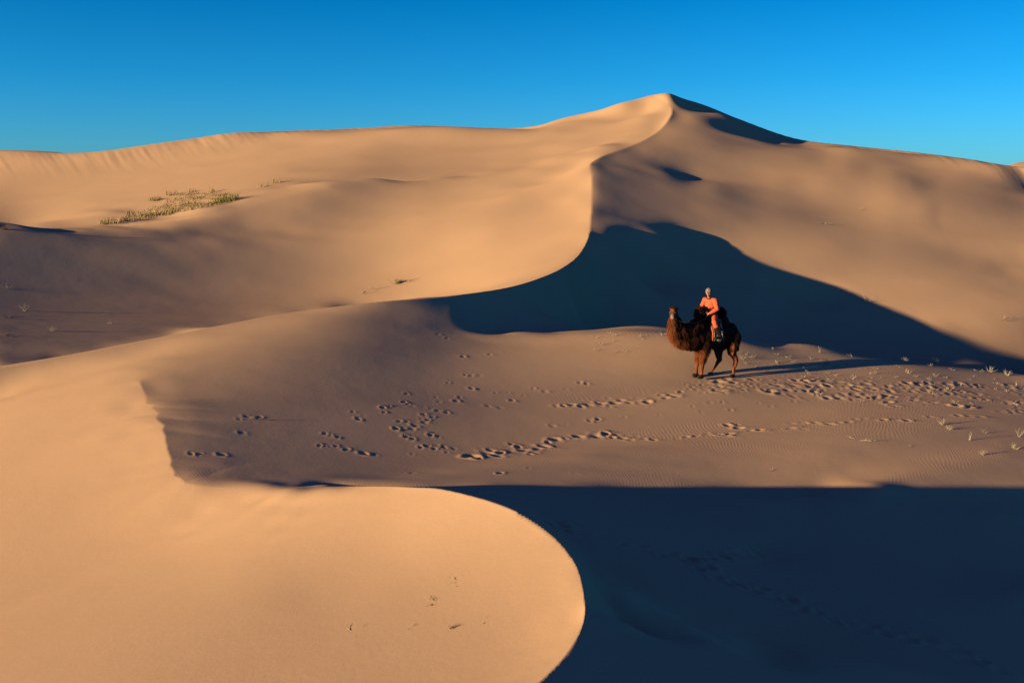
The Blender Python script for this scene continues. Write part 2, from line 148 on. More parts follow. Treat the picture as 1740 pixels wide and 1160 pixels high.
310,559,348,419,127,128,255,227,-185,-59,10,-11,-24,53,75,-7,-24,-8,-100,61,-614,-221,140,-854,296,480,368,226,127,-104,-340,-227,457,-242,-174,-133,-77,73,83,-48,-114,-20,130,9,
-25,-95,-178,83,-791,234,472,-22,-1304,-1090,3392,2104,-443,-1552,-1345,-705,-225,38,194,274,267,241,291,268,188,103,46,22,29,38,-4,-112,-81,93,-98,-180,232,-152,207,202,1050,206,
-1102,-354,-85,-47,-14,69,49,312,356,306,168,10,-181,-332,-442,-375,-484,-397,-243,-87,56,170,257,310,336,341,334,328,197,-33,-39,-173,-390,-424,-359,-229,-37,193,342,338,368,338,
113,289,304,-210,-104,10,-15,-12,8,44,-25,-91,-64,-30,-467,-195,6,-650,583,-38,132,345,273,79,-92,-182,-274,153,219,-361,-107,-117,35,104,-7,-111,-24,71,170,-202,386,-2191,440,200,
-1367,84,1124,-1865,-3862,7945,3148,-1634,-2604,-1567,-373,171,308,399,445,335,204,366,324,182,58,-9,-8,49,128,105,-221,-439,-965,279,930,-184,33,10,-607,514,89,-511,418,107,-119,
-133,-63,358,566,465,423,217,1,-264,-433,-716,-753,-487,-393,-244,-65,100,232,323,376,394,382,359,347,645,-104,-135,-240,-376,-414,-366,-257,-99,78,258,380,440,504,397,38,-4,-34,
-229,16,-18,-54,-29,-29,-7,-119,-74,-460,-289,240,-712,124,-96,156,211,337,340,125,-95,-186,64,-58,316,-180,-254,-72,-29,123,25,-106,-57,79,130,72,-212,1641,-2356,702,-1835,-2065,
-302,1284,-9599,15511,1548,-4059,-3053,-789,574,778,528,544,624,357,-65,501,372,109,-66,-134,-121,-11,196,332,-357,-196,208,-5,203,-403,-126,-192,-610,-532,-641,1219,691,-5,-120,
-7,236,153,552,693,550,279,-24,-358,-643,-747,-676,-929,-662,-330,-54,157,308,404,451,453,421,382,358,866,-172,-204,-275,-351,-378,-340,-252,-129,12,148,245,613,378,539,87,-49,46,
-238,-118,-20,-49,-55,-96,-2,-320,-466,-97,43,-756,0,-95,-4,422,451,120,178,247,-7,-106,100,-29,116,225,-416,-98,-48,93,77,-91,-68,38,194,47,18,-107,196,-1500,981,-2102,-656,3658,
2569,-6235,-5004,-47,2910,2658,702,937,276,458,833,376,-895,911,365,-99,-281,-325,-324,-240,50,685,-1068,-913,471,597,715,168,-461,-263,391,1122,-125,254,-1747,213,-261,-365,-65,
837,1063,987,735,361,-79,-507,-905,-1244,-1446,-887,-540,-233,43,260,408,495,529,514,453,389,355,930,-221,-247,-288,-327,-336,-304,-230,-128,-6,117,224,270,536,420,333,-152,254,
-239,-144,-2,-313,-1,-339,-292,-300,-281,99,-601,315,-28,-170,284,512,197,-2,42,254,83,-69,58,-26,59,241,-191,-265,-24,28,144,-77,-103,55,97,244,-120,-289,809,-1152,99,-3338,-1055,
-74,14109,-17000,-1984,1389,3491,2743,2043,1263,-183,285,984,631,-2497,1923,-54,-537,-510,-415,-451,-563,-765,490,139,-762,1117,1697,882,-482,-1279,-962,51,350,280,182,-715,324,
-246,-464,35,852,1465,1416,912,402,-133,-667,-1286,-1641,-1604,-1233,-711,-236,123,362,507,580,594,557,471,380,338,902,-257,-270,-290,-305,-300,-268,-208,-121,-17,98,213,331,443,
-121,484,296,-149,333,-937,94,-178,-417,-345,-706,-546,362,-320,-706,-186,497,1381,721,36,-62,56,12,164,231,-21,-96,135,-152,354,4,-376,-82,18,133,-4,-142,13,143,110,211,-3,-15,8,
-2486,-2121,-253,3509,-10286,-4757,1703,7285,3696,1971,2480,888,1865,1054,-1585,-922,2809,-1573,-1342,-890,-389,-48,41,390,441,-2874,2564,-581,1671,2346,639,-1268,-2459,-2015,-135,
218,-794,-570,2094,-381,-511,-356,385,1537,1884,1600,952,365,-180,-726,-1411,-1984,-2310,-1688,-856,-196,232,477,599,643,631,571,457,349,299,836,-281,-287,-290,-286,-271,-240,-191,
-123,-43,46,127,194,241,338,-462,569,-204,92,1319,-2179,-743,-954,75,-1056,3321,-1467,-119,1366,-301,215,343,-85,-50,47,43,28,50,306,33,-303,316,-109,56,300,-256,-232,-6,121,68,
-168,-21,107,195,21,24,-74,550,-2002,583,-1767,-6365,-5650,12215,-2510,785,2538,1696,-840,-61,534,-546,472,-517,538,-2043,1144,569,530,580,126,301,-1344,1194,7,-2767,5022,4864,
1317,-1976,-4201,-3618,132,261,-510,81,737,279,-641,-731,678,2211,2512,1844,818,206,-233,-687,-1555,-2415,-2996,-2225,-841,18,432,607,662,656,615,538,406,283,235,777,-300,-302,
-292,-269,-248,-223,-184,-131,-66,3,76,147,234,382,174,-369,315,124,-264,365,106,-2773,-1029,4277,-1265,795,-149,-925,-136,740,-153,0,48,7,34,52,6,185,111,-328,294,147,-205,359,
-80,-266,-88,98,170,-167,-123,142,96,208,10,-60,502,-721,411,-1695,-3036,6740,-4179,1174,-858,-197,474,1038,-605,87,37,-89,642,-433,230,-1049,291,846,634,-105,1057,-1142,2222,
-3509,908,4847,5373,2425,-2570,-5877,-5696,1086,3029,793,-549,-2307,293,-1503,-2035,-551,3705,4742,2554,525,-210,-186,-584,-2144,-4262,-4222,-1049,264,642,718,693,638,574,505,419,
303,201,154,766,-316,-318,-299,-255,-236,-217,-188,-145,-90,-27,39,114,199,297,244,-119,41,-108,-666,186,-128,1420,948,-2022,-720,41,-165,517,910,-165,-89,32,-13,12,31,77,37,36,
210,-189,14,305,-134,129,172,-259,-184,40,207,-42,-257,110,164,-36,16,-34,238,370,-143,-397,728,5351,-6350,-1358,385,-976,-3278,5040,-96,-195,181,-154,213,172,-385,551,-104,-618,
-566,1321,2273,-4057,70,5612,-2750,5179,5872,1800,-1771,-5572,-7801,-131,1361,-2360,996,1999,66,-1438,-1674,-344,6086,5372,525,-1051,-1177,270,631,-119,-4360,-5993,-794,457,600,
560,486,414,350,294,236,148,71,48,830,-317,-327,-307,-258,-245,-233,-205,-166,-115,-56,14,88,175,271,332,-16,-50,-29,-43,71,3,1016,-626,-453,-193,-519,48,408,288,-1,83,1,0,-9,40,
53,85,59,273,-66,-270,296,-2,-17,250,-141,-229,-85,218,95,-327,-14,210,18,-19,39,-280,760,133,491,1807,2410,-4004,-1592,-546,67,797,-1228,600,-61,64,83,-78,494,-746,361,353,97,31,
-538,-3396,7691,-566,-5330,-2912,4029,-555,-959,276,885,3093,-387,-2476,854,193,250,-333,1334,1485,3497,3808,992,-3326,-2716,-1724,741,2073,3360,-264,-3353,-3583,-1539,-458,-80,19,
26,8,-14,-36,-44,-48,-57,955,-291,-287,-295,-314,-301,-274,-239,-194,-142,-81,-14,61,145,234,329,166,-110,-88,103,471,-24,204,-20,-404,-591,-180,-93,439,173,95,44,-1,-4,-13,22,70,
88,65,152,173,-449,265,127,-79,187,24,-218,-177,82,301,-350,-197,264,-32,-6,43,-349,489,821,650,848,-502,-1798,-499,-377,278,1087,-2379,-78,1531,-226,141,-125,-268,100,46,487,17,
90,-91,575,-1472,-3827,7862,-5921,-3068,-4876,-2081,1622,4639,6702,1348,-1809,984,-333,-599,-152,540,-1493,-5000,-5344,1842,3122,3046,1203,-393,-2498,-3066,-2325,4843,5162,2099,
578,-17,-231,-306,-325,-317,-287,-243,-201,-175,1054,-279,-275,-298,-340,-333,-303,-265,-220,-166,-106,-40,36,115,203,295,321,-21,-58,-29,135,231,217,-57,-639,-692,-56,657,32,232,
93,25,28,-35,-56,-18,115,103,140,72,220,-454,168,214,-49,78,147,-174,-193,-95,320,-55,-591,319,-2,-27,29,-190,283,1315,183,-190,-1392,-277,-59,-41,23,556,-1037,-30,323,526,-308,
384,88,-32,-524,279,104,-82,-96,-284,825,1657,-4949,11444,-11924,-6326,-1838,2386,5553,5441,-486,-1790,762,99,-686,-158,1750,2415,644,-6314,-5785,-1021,1360,1042,-102,-922,607,
4681,6171,1056,-275,-566,-651,-671,-661,-635,-597,-534,-419,-312,-275,1081,-287,-290,-309,-334,-333,-313,-279,-236,-185,-128,-61,9,88,172,260,350,205,-86,22,97,9,-392,-250,354,
-1014,-325,1745,-322,92,122,13,21,24,-55,-55,142,8,182,105,-17,-380,254,246,6,5,143,-48,-232,-147,83,389,-480,-412,721,-29,65,-490,243,701,325,-450,-805,370,5,-211,-289,276,-359,
870,-1113,399,-34,-252,441,196,-405,-16,116,-121,281,-1624,1459,-683,-82,1947,-4953,-3487,-824,2102,4030,3325,-234,-1040,278,82,-404,97,1573,2163,501,-4122,-5088,-2469,-359,268,
212,469,2052,4512,4564,1398,10,-512,-718,-797,-818,-805,-761,-680,-546,-421,-365,1041,-295,-301,-314,-327,-328,-312,-284,-246,-200,-144,-85,-15,63,143,233,327,358,63,-22,-9,-122,
-455,-507,628,-2064,-2636,3484,2001,-319,89,46,35,53,-669,-436,1090,5,42,590,-160,-505,40,369,51,-41,105,43,-190,-214,-27,255,-81,-571,195,-98,-30,436,-284,681,103,-415,-361,307,
-128,-390,135,263,252,-435,83,-220,185,-207,181,369,-283,-101,148,-183,89,-686,-451,118,1439,1991,-3358,-2931,-842,1244,2395,1826,-63,-476,241,48,-392,-123,704,689,-882,-2345,
-2523,-1793,-757,-125,208,653,1495,2381,3084,2662,1225,214,-345,-636,-772,-823,-813,-749,-615,-484,-428,958,-302,-306,-315,-323,-319,-308,-285,-252,-211,-164,-105,-41,30,111,197,
287,371,332,-13,-25,24,5,278,-341,1116,1731,-1751,-1401,545,-80,70,2,94,455,-87,-661,286,-22,-95,401,181,-564,328,224,-78,48,93,-109,-231,-140,204,84,-480,-165,593,-100,-271,201,
110,17,-280,-213,291,404,-142,-436,-127,-1041,1390,-28,-147,123,-36,-33,445,-59,-418,181,8,-673,1768,-2074,828,317,-2064,-393,-648,-17,932,1450,1027,-28,-249,118,10,-236,-64,432,
476,-337,-1544,-2052,-1660,-956,-333,181,744,1453,2118,2335,1864,1078,364,-149,-473,-666,-759,-783,-740,-631,-521,-470,851,-304,-309,-313,-315,-315,-303,-285,-257,-224,-181,-130,
-73,-6,69,153,246,348,441,306,38,-277,386,409,-526,1706,1956,-3201,-414,22,-26,52,31,-33,324,322,-615,26,96,-124,282,100,-311,98,316,-3,-27,105,-23,-196,-211,42,242,-321,-365,900,
-121,-688,367,-125,-106,-128,-21,249,472,-4,-399,-353,-429,713,71,-118,-22,32,-86,310,188,-337,-46,312,-244,-249,51,560,-1460,-477,40,-92,148,596,833,555,-66,-166,55,6,-106,36,368,
471,41,-1053,-1711,-1489,-966,-403,146,725,1351,1875,1782,1199,754,315,-67,-356,-550,-664,-707,-688,-613,-527,-484,742,-307,-307,-310,-311,-306,-300,-285,-265,-235,-201,-159,-109,
-52,14,87,171,271,385,487,271,-158,146,70,-67,212,300,-216,248,-328,57,-24,55,24,44,170,-63,-135,34,23,503,-333,-197,-99,447,73,-55,66,64,-132,-219,-74,165,6,-602,461,-68,-282,372,
-150,-248,-29,151,161,-69,-135,364,-235,-42,-167,343,-96,-85,30,41,337,149,-301,-257,238,168,267,-74,-330,-650,985,-256,-416,-139,178,322,212,-5,-50,34,-13,-92,-7,227,268,-92,-656,
-1044,-1050,-769,-363,83,540,960,1231,1290,1104,735,354,20,-244,-433,-555,-613,-615,-567,-510,-479,642,-304,-306,-307,-303,-302,-295,-286,-271,-249,-221,-188,-149,-104,-54,1,61,
120,177,224,263,596,336,20,-109,370,350,226,-245,-72,-61,-12,31,33,45,83,-3,-92,-8,99,-49,1214,-144,-1297,262,362,-79,27,75,-32,-207,-144,120,115,-279,-453,50,432,85,-275,-193,47,
204,177,9,-188,198,-57,1093,-1520,209,127,7,80,-61,-33,340,-40,-92,128,517,-861,407,-344,-1115,1087,328,-68,-80,32,98,60,-11,-17,20,-17,-60,-6,128,132,-107,-425,-666,-723,-573,
-296,37,377,670,859,949,889,642,347,73,-156,-331,-448,-515,-534,-511,-476,-458,569,-301,-305,-301,-298,-295,-293,-287,-276,-262,-240,-216,-185,-153,-116,-76,-36,8,55,118,242,496,
433,368,377,413,179,81,32,-90,-52,-7,16,8,31,56,-5,-24,-29,-16,210,1457,-1260,96,-664,514,52,-58,84,13,-121,-197,34,183,-120,-372,36,369,-396,-40,-78,91,185,198,337,9,-388,262,-36,
-255,-375,193,82,172,-48,-108,124,0,-331,265,-84,-143,390,-563,156,217,196,53,1,12,21,7,-1,1,10,-15,-39,5,96,114,-19,-293,-509,-541,-435,-236,13,272,503,666,709,633,487,293,87,-98,
-247,-357,-423,-452,-451,-435,-424,530,-295,-298,-298,-290,-291,-292,-289,-282,-270,-255,-236,-215,-189,-164,-133,-100,-57,-2,87,229,416,491,612,607,453,156,45,13,-38,-37,-7,8,14,
35,-20,35,-25,-11,-63,26,-403,1257,-343,-422,-30,387,-99,33,69,-68,-176,-100,171,22,-272,83,-41,-148,-35,25,75,118,115,45,14,-189,205,155,-190,-329,34,139,195,171,-205,-12,210,
-183,-545,721,-340,377,-348,-481,168,258,162,84,44,21,3,-2,2,6,-12,-22,6,67,78,-16,-198,-344,-383,-320,-181,-2,188,358,480,523,484,387,245,91,-58,-183,-278,-345,-378,-390,-389,
-384,528,-280,-283,-287,-292,-294,-294,-291,-284,-274,-263,-248,-230,-213,-191,-169,-137,-99,-34,63,209,388,528,640,640,505,258,31,10,-4,-25,1,11,28,-9,22,-16,-21,-4,-3,-86,-925,
1350,312,-414,-250,260,148,-92,85,-4,-149,-158,37,157,-149,-31,-51,-81,11,93,42,47,46,-182,-125,234,109,79,9,-379,-54,97,171,33,-203,-59,23,235,-252,-60,450,377,-883,-159,166,201,
154,101,62,33,11,-5,-1,5,-6,-19,0,42,47,-23,-129,-223,-260,-227,-137,-11,124,245,331,383,383,314,209,89,-29,-133,-217,-275,-315,-332,-341,-343,543,-265,-265,-275,-289,-294,-291,
-286,-281,-272,-261,-248,-234,-219,-202,-182,-158,-121,-66,25,167,352,516,617,621,531,372,89,-28,11,-14,11,22,47,6,-22,-47,15,-35,-7,76,71,-345,750,-80,-409,60,261,-9,-14,73,-111,
-185,-66,91,-9,16,-130,-2,43,97,45,27,59,8,-76,279,-163,-121,196,-354,-185,63,245,270,-372,-136,208,10,127,-96,299,78,127,-283,-228,-36,53,74,64,40,15,5,1,1,-6,-13,-1,28,33,-10,
-88,-159,-183,-164,-102,-14,83,173,242,283,288,246,171,81,-10,-96,-166,-221,-258,-283,-295,-300,563,-252,-257,-264,-275,-279,-280,-276,-269,-261,-249,-237,-224,-208,-193,-176,-156,
-129,-91,-24,96,300,484,563,560,497,401,251,-47,6,5,-8,50,87,9,-64,-29,-40,-1,5,-44,150,-369,428,391,-317,-225,239,132,-64,59,-4,-189,-121,29,100,-52,-64,-16,52,89,67,54,30,-53,
-226,-725,1073,-187,38,-56,-378,41,260,136,-252,-190,145,500,-151,-71,-134,-1141,466,297,124,114,123,117,98,69,32,-10,-10,7,1,-7,2,19,22,-6,-61,-111,-132,-117,-76,-15,57,123,178,
212,215,189,138,72,0,-68,-128,-175,-212,-237,-253,-261,582,-240,-243,-250,-259,-262,-262,-258,-251,-240,-229,-215,-199,-183,-164,-146,-127,-108,-86,-57,16,234,432,469,449,411,379,
377,-26,-9,11,4,30,107,138,-118,-85,-74,-11,10,33,307,-602,252,393,129,-410,2,267,-23,-4,64,-94,-181,10,88,-26,-77,-14,56,86,75,61,7,-177,-178,-723,1017,1,-58,-97,-36,-216,79,277,
-161,-221,-104,172,919,-868,-109,-1852,422,584,415,297,226,178,136,93,44,2,-8,1,0,-6,-2,14,16,-4,-42,-77,-93,-85,-57,-12,37,86,128,157,167,150,112,62,6,-48,-97,-140,-173,-198,-216,
-223,598,-224,-227,-234,-239,-242,-241,-236,-227,-216,-200,-184,-165,-143,-120,-95,-67,-40,-12,14,46,159,255,261,254,256,292,395,141,-70,30,-16,52,68,422,-317,-172,22,-69,-19,8,
473,-660,149,224,331,-109,-352,235,130,-67,70,-18,-120,-143,172,-23,-147,90,111,65,9,-87,-192,-99,-30,-703,583,592,-369,324,-505,194,50,-197,255,-335,-81,187,627,-1193,2575,-2112,
-691,66,251,259,229,189,150,107,53,-10,-14,6,4,-3,-1,8,11,-5,-30,-53,-65,-62,-42,-12,25,63,93,117,128,117,91,53,10,-34,-75,-111,-141,-166,-181,-190,610,-207,-210,-213,-219,-221,
-218,-211,-200,-186,-170,-148,-126,-99,-70,-35,4,51,104,164,202,79,-41,-20,8,28,63,161,392,257,-9,-39,-59,-241,1247,-156,-794,-44,-17,15,-130,-268,548,-195,247,52,190,-182,-97,294,
-10,-16,66,-102,-180,285,-345,83,143,80,-17,-129,-273,-415,-435,-495,260,610,809,-23,-152,566,-1045,899,-225,-450,225,-792,191,-817,3794,-6411,2055,921,394,242,202,182,163,135,98,
48,-3,-12,3,3,-2,-1,5,8,-1,-21,-39,-48,-45,-32,-10,17,44,70,89,98,92,73,44,12,-24,-58,-89,-114,-136,-154,-159,612,-187,-189,-194,-198,-199,-193,-186,-172,-157,-136,-114,-87,-59,
-24,13,54,101,147,181,165,24,-111,-140,-129,-104,-59,48,320,249,147,93,41,301,-460,432,168,-269,-93,-30,10,-180,310,-380,157,342,19,-91,-147,44,176,23,-14,41,233,-408,-149,231,161,
35,-83,-185,-267,-293,-163,-224,-10,-591,1177,607,-214,124,445,-1667,435,1194,-838,817,-2674,3301,7084,-1547,-3678,-2060,-858,-268,-11,88,115,108,82,41,2,-9,1,2,-3,-1,4,6,-2,-14,
-28,-35,-34,-24,-8,11,33,52,67,76,72,59,38,12,-17,-45,-70,-93,-114,-127,-136,598,-165,-167,-173,-177,-176,-172,-158,-145,-126,-106,-82,-55,-25,6,43,79,112,138,143,99,-8,-115,-161,
-165,-136,-72,43,195,161,177,169,122,78,-625,251,481,43,-25,-50,-57,-37,215,-163,-210,-60,177,216,-44,-58,102,106,139,119,-162,-550,25,326,198,-3,-103,-148,-154,-98,86,456,872,
-1411,-711,492,522,93,295,-10,-320,-284,239,-1227,907,5024,-7884,510,1079,503,269,200,173,154,132,107,78,40,-10,-12,5,4,0,-2,2,4,0,-11,-22,-25,-25,-18,-7,8,24,39,53,58,57,48,32,10,
-11,-35,-56,-77,-94,-106,-112,561,-144,-143,-149,-157,-156,-146,-134,-116,-99,-77,-54,-29,-2,28,55,83,105,113,99,54,-27,-104,-149,-156,-130,-71,17,106,124,140,131,76,-29,-265,119,
306,144,50,-3,-22,0,62,-104,-170,-77,96,144,27,-4,57,80,78,1,-198,-320,51,347,182,-55,-78,-55,-12,70,223,428,381,-779,-645,65,312,209,275,195,47,320,1152,1590,1385,-9802,-5478,
2715,3028,1850,1021,570,336,210,139,92,58,27,11,0,-5,-1,-1,-1,3,4,-1,-9,-15,-20,-18,-15,-5,6,18,29,40,46,46,38,26,10,-8,-27,-45,-62,-77,-88,-94,492,-122,-121,-125,-137,-132,-119,
-105,-91,-71,-52,-31,-9,15,38,61,78,88,87,67,24,-33,-91,-127,-134,-115,-69,-6,53,83,97,85,45,-23,-84,76,183,138,75,29,5,2,-1,-75,-110,-58,35,72,32,12,28,32,9,-59,-155,-95,98,19,16,
66,79,101,123,169,239,282,125,-393,-408,-84,118,149,177,126,35,60,73,-514,-1405,-1520,30,477,363,501,428,305,199,125,75,46,30,12,-14,-9,7,4,-1,0,2,1,-1,-5,-12,-15,-15,-10,-4,4,13,
23,31,37,36,31,21,9,-6,-20,-37,-51,-63,-74,-78,394,-112,-109,-107,-105,-96,-88,-76,-61,-47,-31,-12,7,26,44,59,71,73,66,43,9,-36,-78,-105,-113,-97,-66,-22,22,46,59,55,29,-1,-11,61,
118,109,74,41,16,-1,-17,-56,-72,-46,1,26,16,4,5,1,-15,-43,-70,-62,41,-63,-42,124,177,198,189,194,203,173,31,-212,-256,-122,1,50,62,26,-33,-55,-60,-136,-222,-319,557,182,-173,-101,
-24,1,-2,-14,-24,-31,-33,-17,9,8,-4,-4,-1,1,2,2,0,-6,-9,-11,-11,-8,-4,3,10,18,24,29,29,25,18,8,-4,-17,-29,-42,-52,-60,-65,288,-104,-104,-92,-69,-61,-55,-48,-37,-26,-11,3,19,33,47,
56,61,61,49,30,0,-34,-66,-87,-94,-84,-61,-31,-1,22,33,33,23,11,16,51,82,81,64,39,18,-1,-20,-42,-52,-39,-15,-2,-3,-9,-13,-21,-32,-43,-34,6,44,61,69,134,162,157,157,154,142,94,-7,
-139,-179,-131,-68,-36,-33,-63,-117,-174,-256,-374,-197,566,842,419,6,-131,-148,-138,-125,-115,-107,-94,-72,-41,-4,7,1,-2,-1,1,2,1,-1,-4,-7,-8,-9,-7,-2,2,9,13,20,22,24,20,15,6,-2,
-14,-24,-33,-43,-50,-53,201,-88,-84,-72,-53,-43,-34,-26,-19,-7,3,14,26,39,46,53,55,50,40,21,-4,-32,-55,-73,-77,-74,-57,-36,-14,4,16,17,17,16,24,42,59,61,50,34,14,-1,-18,-33,-40,
-35,-24,-15,-15,-18,-23,-27,-34,-28,14,154,172,41,70,138,132,105,103,101,81,38,-34,-113,-148,-136,-110,-92,-90,-108,-131,-146,-128,-42,92,353,562,387,114,-56,-135,-162,-167,-164,
-153,-135,-107,-56,4,15,-3,-6,0,3,1,2,-1,-3,-6,-8,-6,-5,-3,3,5,12,15,19,18,17,11,7,-3,-10,-19,-28,-36,-41,-44,139,-70,-67,-55,-42,-29,-21,-12,-5,4,13,24,32,40,46,51,49,43,32,16,-5,
-27,-47,-60,-67,-64,-53,-38,-22,-8,2,9,12,15,21,35,43,45,38,26,12,-2,-16,-28,-32,-31,-27,-21,-20,-18,-19,-18,-9,11,65,151,162,94,90,115,107,85,72,59,36,-2,-55,-107,-139,-143,-134,
-125,-123,-125,-129,-125,-110,-65,158,404,462,345,163,13,-83,-136,-162,-168,-165,-148,-117,-62,10,17,-5,-7,-1,2,2,1,-1,-3,-4,-6,-5,-4,-1,0,6,8,12,15,15,14,10,4,-1,-8,-16,-22,-29,
-34,-36,100,-57,-51,-43,-30,-21,-11,-5,5,13,20,28,36,41,46,47,45,39,28,13,-5,-22,-39,-53,-57,-56,-51,-38,-27,-15,-6,2,5,12,19,26,32,33,28,19,8,-4,-14,-22,-28,-28,-24,-23,-17,-15,
-9,-1,14,41,84,131,141,112,101,100,90,68,51,31,5,-30,-72,-112,-139,-150,-149,-144,-138,-128,-107,-64,8,95,110,228,307,271,166,54,-33,-94,-130,-149,-149,-138,-107,-56,-3,13,0,-5,0,
2,3,0,-1,-2,-4,-4,-4,-3,-2,2,3,8,9,12,12,10,9,4,-1,-7,-13,-18,-24,-27,-31,74,-43,-40,-32,-23,-13,-5,3,11,16,26,30,37,42,45,44,42,36,26,12,-2,-19,-35,-44,-51,-51,-46,-40,-29,-20,
-11,-5,3,8,13,20,23,23,20,13,5,-4,-13,-20,-23,-24,-22,-18,-13,-8,1,13,30,56,86,117,122,111,99,90,74,57,34,12,-17,-50,-86,-118,-143,-156,-160,-159,-151,-138,-114,-74,-10,73,140,205,
255,238,170,87,9,-48,-91,-113,-124,-116,-95,-49,10,15,-6,-6,-1,2,1,1,0,-2,-3,-3,-4,-3,-1,1,4,5,8,9,10,10,6,3,-1,-5,-10,-15,-19,-23,-24,62,-34,-30,-25,-16,-8,0,8,14,21,25,33,36,41,
42,43,40,34,26,13,-1,-16,-29,-40,-46,-46,-44,-38,-31,-23,-15,-8,-1,3,10,13,17,17,14,8,3,-6,-12,-16,-20,-21,-18,-14,-9,0,9,24,40,61,85,101,108,102,89,79,63,43,23,-3,-30,-63,-96,
-125,-147,-161,-169,-168,-164,-153,-135,-106,-66,8,149,229,253,233,180,113,48,-9,-49,-77,-88,-87,-67,-37,-4,7,1,-1,0,1,2,-1,0,-3,-2,-3,-2,-1,-1,0,2,5,7,7,9,6,6,3,-1,-5,-8,-12,-16,
-19,-20,58,-26,-24,-17,-11,-3,4,10,15,21,27,31,36,38,42,40,38,33,24,16,1,-13,-27,-36,-41,-44,-41,-37,-30,-24,-18,-10,-5,3,5,10,11,11,9,6,0,-5,-11,-15,-17,-16,-16,-11,-4,5,17,29,46,
61,78,90,94,88,80,66,52,35,12,-11,-41,-72,-102,-129,-149,-164,-171,-173,-169,-158,-141,-116,-71,2,112,194,227,220,182,129,74,25,-14,-42,-57,-58,-49,-26,5,8,-2,-4,0,0,1,1,-1,0,-2,
-2,-3,-2,0,1,2,3,5,6,6,6,4,3,0,-3,-7,-11,-12,-15,-16,63,-21,-18,-12,-7,0,6,10,16,21,25,29,34,37,37,38,36,31,26,16,5,-11,-24,-34,-39,-39,-38,-35,-31,-24,-18,-12,-5,-1,4,5,8,7,7,3,
-1,-6,-9,-13,-14,-15,-12,-7,-2,8,21,33,46,59,71,79,81,76,66,55,41,24,7,-16,-44,-77,-105,-130,-149,-160,-169,-169,-164,-154,-136,-110,-69,-6,78,154,197,200,175,134,90,47,12,-13,-27,
-32,-27,-14,-1,2,0,-2,0,2,1,0,-1,-1,-2,-1,-1,-2,0,0,2,2,4,6,5,5,3,2,-1,-3,-5,-8,-10,-13,-13,74,-16,-13,-11,-2,2,6,12,15,18,23,26,30,32,35,34,32,30,24,18,8,-8,-24,-32,-35,-36,-34,
-31,-28,-24,-18,-11,-6,-2,1,3,5,5,3,3,-2,-5,-9,-11,-11,-11,-9,-7,0,11,22,34,43,55,61,69,68,63,53,41,30,18,2,-18,-44,-77,-107,-125,-140,-152,-157,-160,-153,-137,-121,-99,-66,-19,47,
122,172,178,160,129,93,58,29,8,-6,-12,-10,-4,-4,1,0,0,0,1,0,0,1,-1,-1,-2,-2,0,-1,0,1,4,3,3,4,4,3,1,0,-2,-4,-7,-8,-9,-11,92,-11,-11,-6,-2,2,6,9,14,17,19,22,25,30,29,28,27,24,21,18,
11,-8,-23,-28,-29,-29,-29,-26,-23,-21,-17,-11,-6,-4,0,1,2,3,2,0,-1,-6,-6,-8,-9,-7,-7,-3,1,10,24,31,39,44,52,55,56,50,38,29,20,9,-3,-19,-39,-77,-99,-115,-125,-134,-139,-141,-132,
-115,-101,-80,-57,-24,19,97,147,151,135,111,83,59,36,19,8,0,-3,-2,12,7,-2,-2,-2,-2,0,1,0,-1,-1,-1,-1,-1,-1,1,1,0,3,4,3,3,3,1,0,-2,-4,-4,-8,-7,-8,110,-6,-4,-3,-4,1,3,8,11,15,17,20,
21,22,23,21,18,16,13,7,2,-4,-13,-15,-19,-20,-19,-20,-19,-16,-13,-10,-8,-4,-4,-1,-1,0,0,0,-3,-2,-5,-4,-3,-4,0,1,5,11,17,24,28,34,38,40,40,35,28,20,11,-2,-15,-27,-45,-63,-80,-90,
-101,-107,-112,-110,-106,-93,-76,-57,-31,0,30,68,92,97,91,80,66,49,35,25,17,17,12,4,-4,-5,3,2,-1,1,0,0,-1,1,-1,-1,0,-1,0,0,1,1,2,2,3,2,1,1,0,-1,-2,-4,-5,-7,-7,127,-4,-2,-3,-2,-1,4,
7,10,13,16,17,17,16,14,14,11,6,1,-4,-9,-4,3,-3,-6,-10,-13,-12,-11,-10,-9,-10,-9,-8,-4,-4,-2,-3,-2,-3,-1,-2,0,-1,-1,2,4,8,11,11,10,13,19,23,23,24,22,23,21,14,1,-11,-26,-42,-51,-46,
-52,-65,-73,-80,-81,-79,-75,-73,-57,-32,1,33,60,38,26,37,47,47,41,35,28,23,24,26,35,23,-27,-22,0,4,6,3,2,0,0,-1,1,0,-1,0,0,0,1,3,1,0,1,1,2,0,1,-2,-2,-3,-3,-4,-5,137,-2,-3,-1,0,1,4,
6,8,11,12,15,13,11,10,8,5,3,-3,-8,-8,-3,3,3,-1,-4,-6,-8,-8,-7,-7,-8,-9,-6,-7,-4,-5,-3,-3,-2,-2,0,1,2,2,4,6,9,11,10,8,9,12,14,15,15,13,12,12,5,-5,-16,-29,-41,-45,-41,-42,-49,-56,
-59,-60,-58,-55,-51,-38,-15,9,34,46,26,10,15,20,23,24,20,17,14,13,19,28,34,16,10,4,-5,-4,-2,-2,0,0,1,-1,0,-1,-2,-1,0,-1,1,1,2,1,1,1,2,0,0,-1,-2,-3,-3,-3,141,0,-1,0,0,2,3,5,8,9,12,
10,11,9,7,5,3,-1,-3,-5,-7,-1,2,1,0,-2,-3,-5,-5,-5,-7,-7,-6,-8,-6,-5,-3,-4,-3,-3,-1,1,1,2,5,5,6,8,10,8,8,8,8,10,10,9,8,6,4,-1,-9,-19,-27,-35,-39,-37,-39,-42,-46,-48,-47,-45,-42,-37,
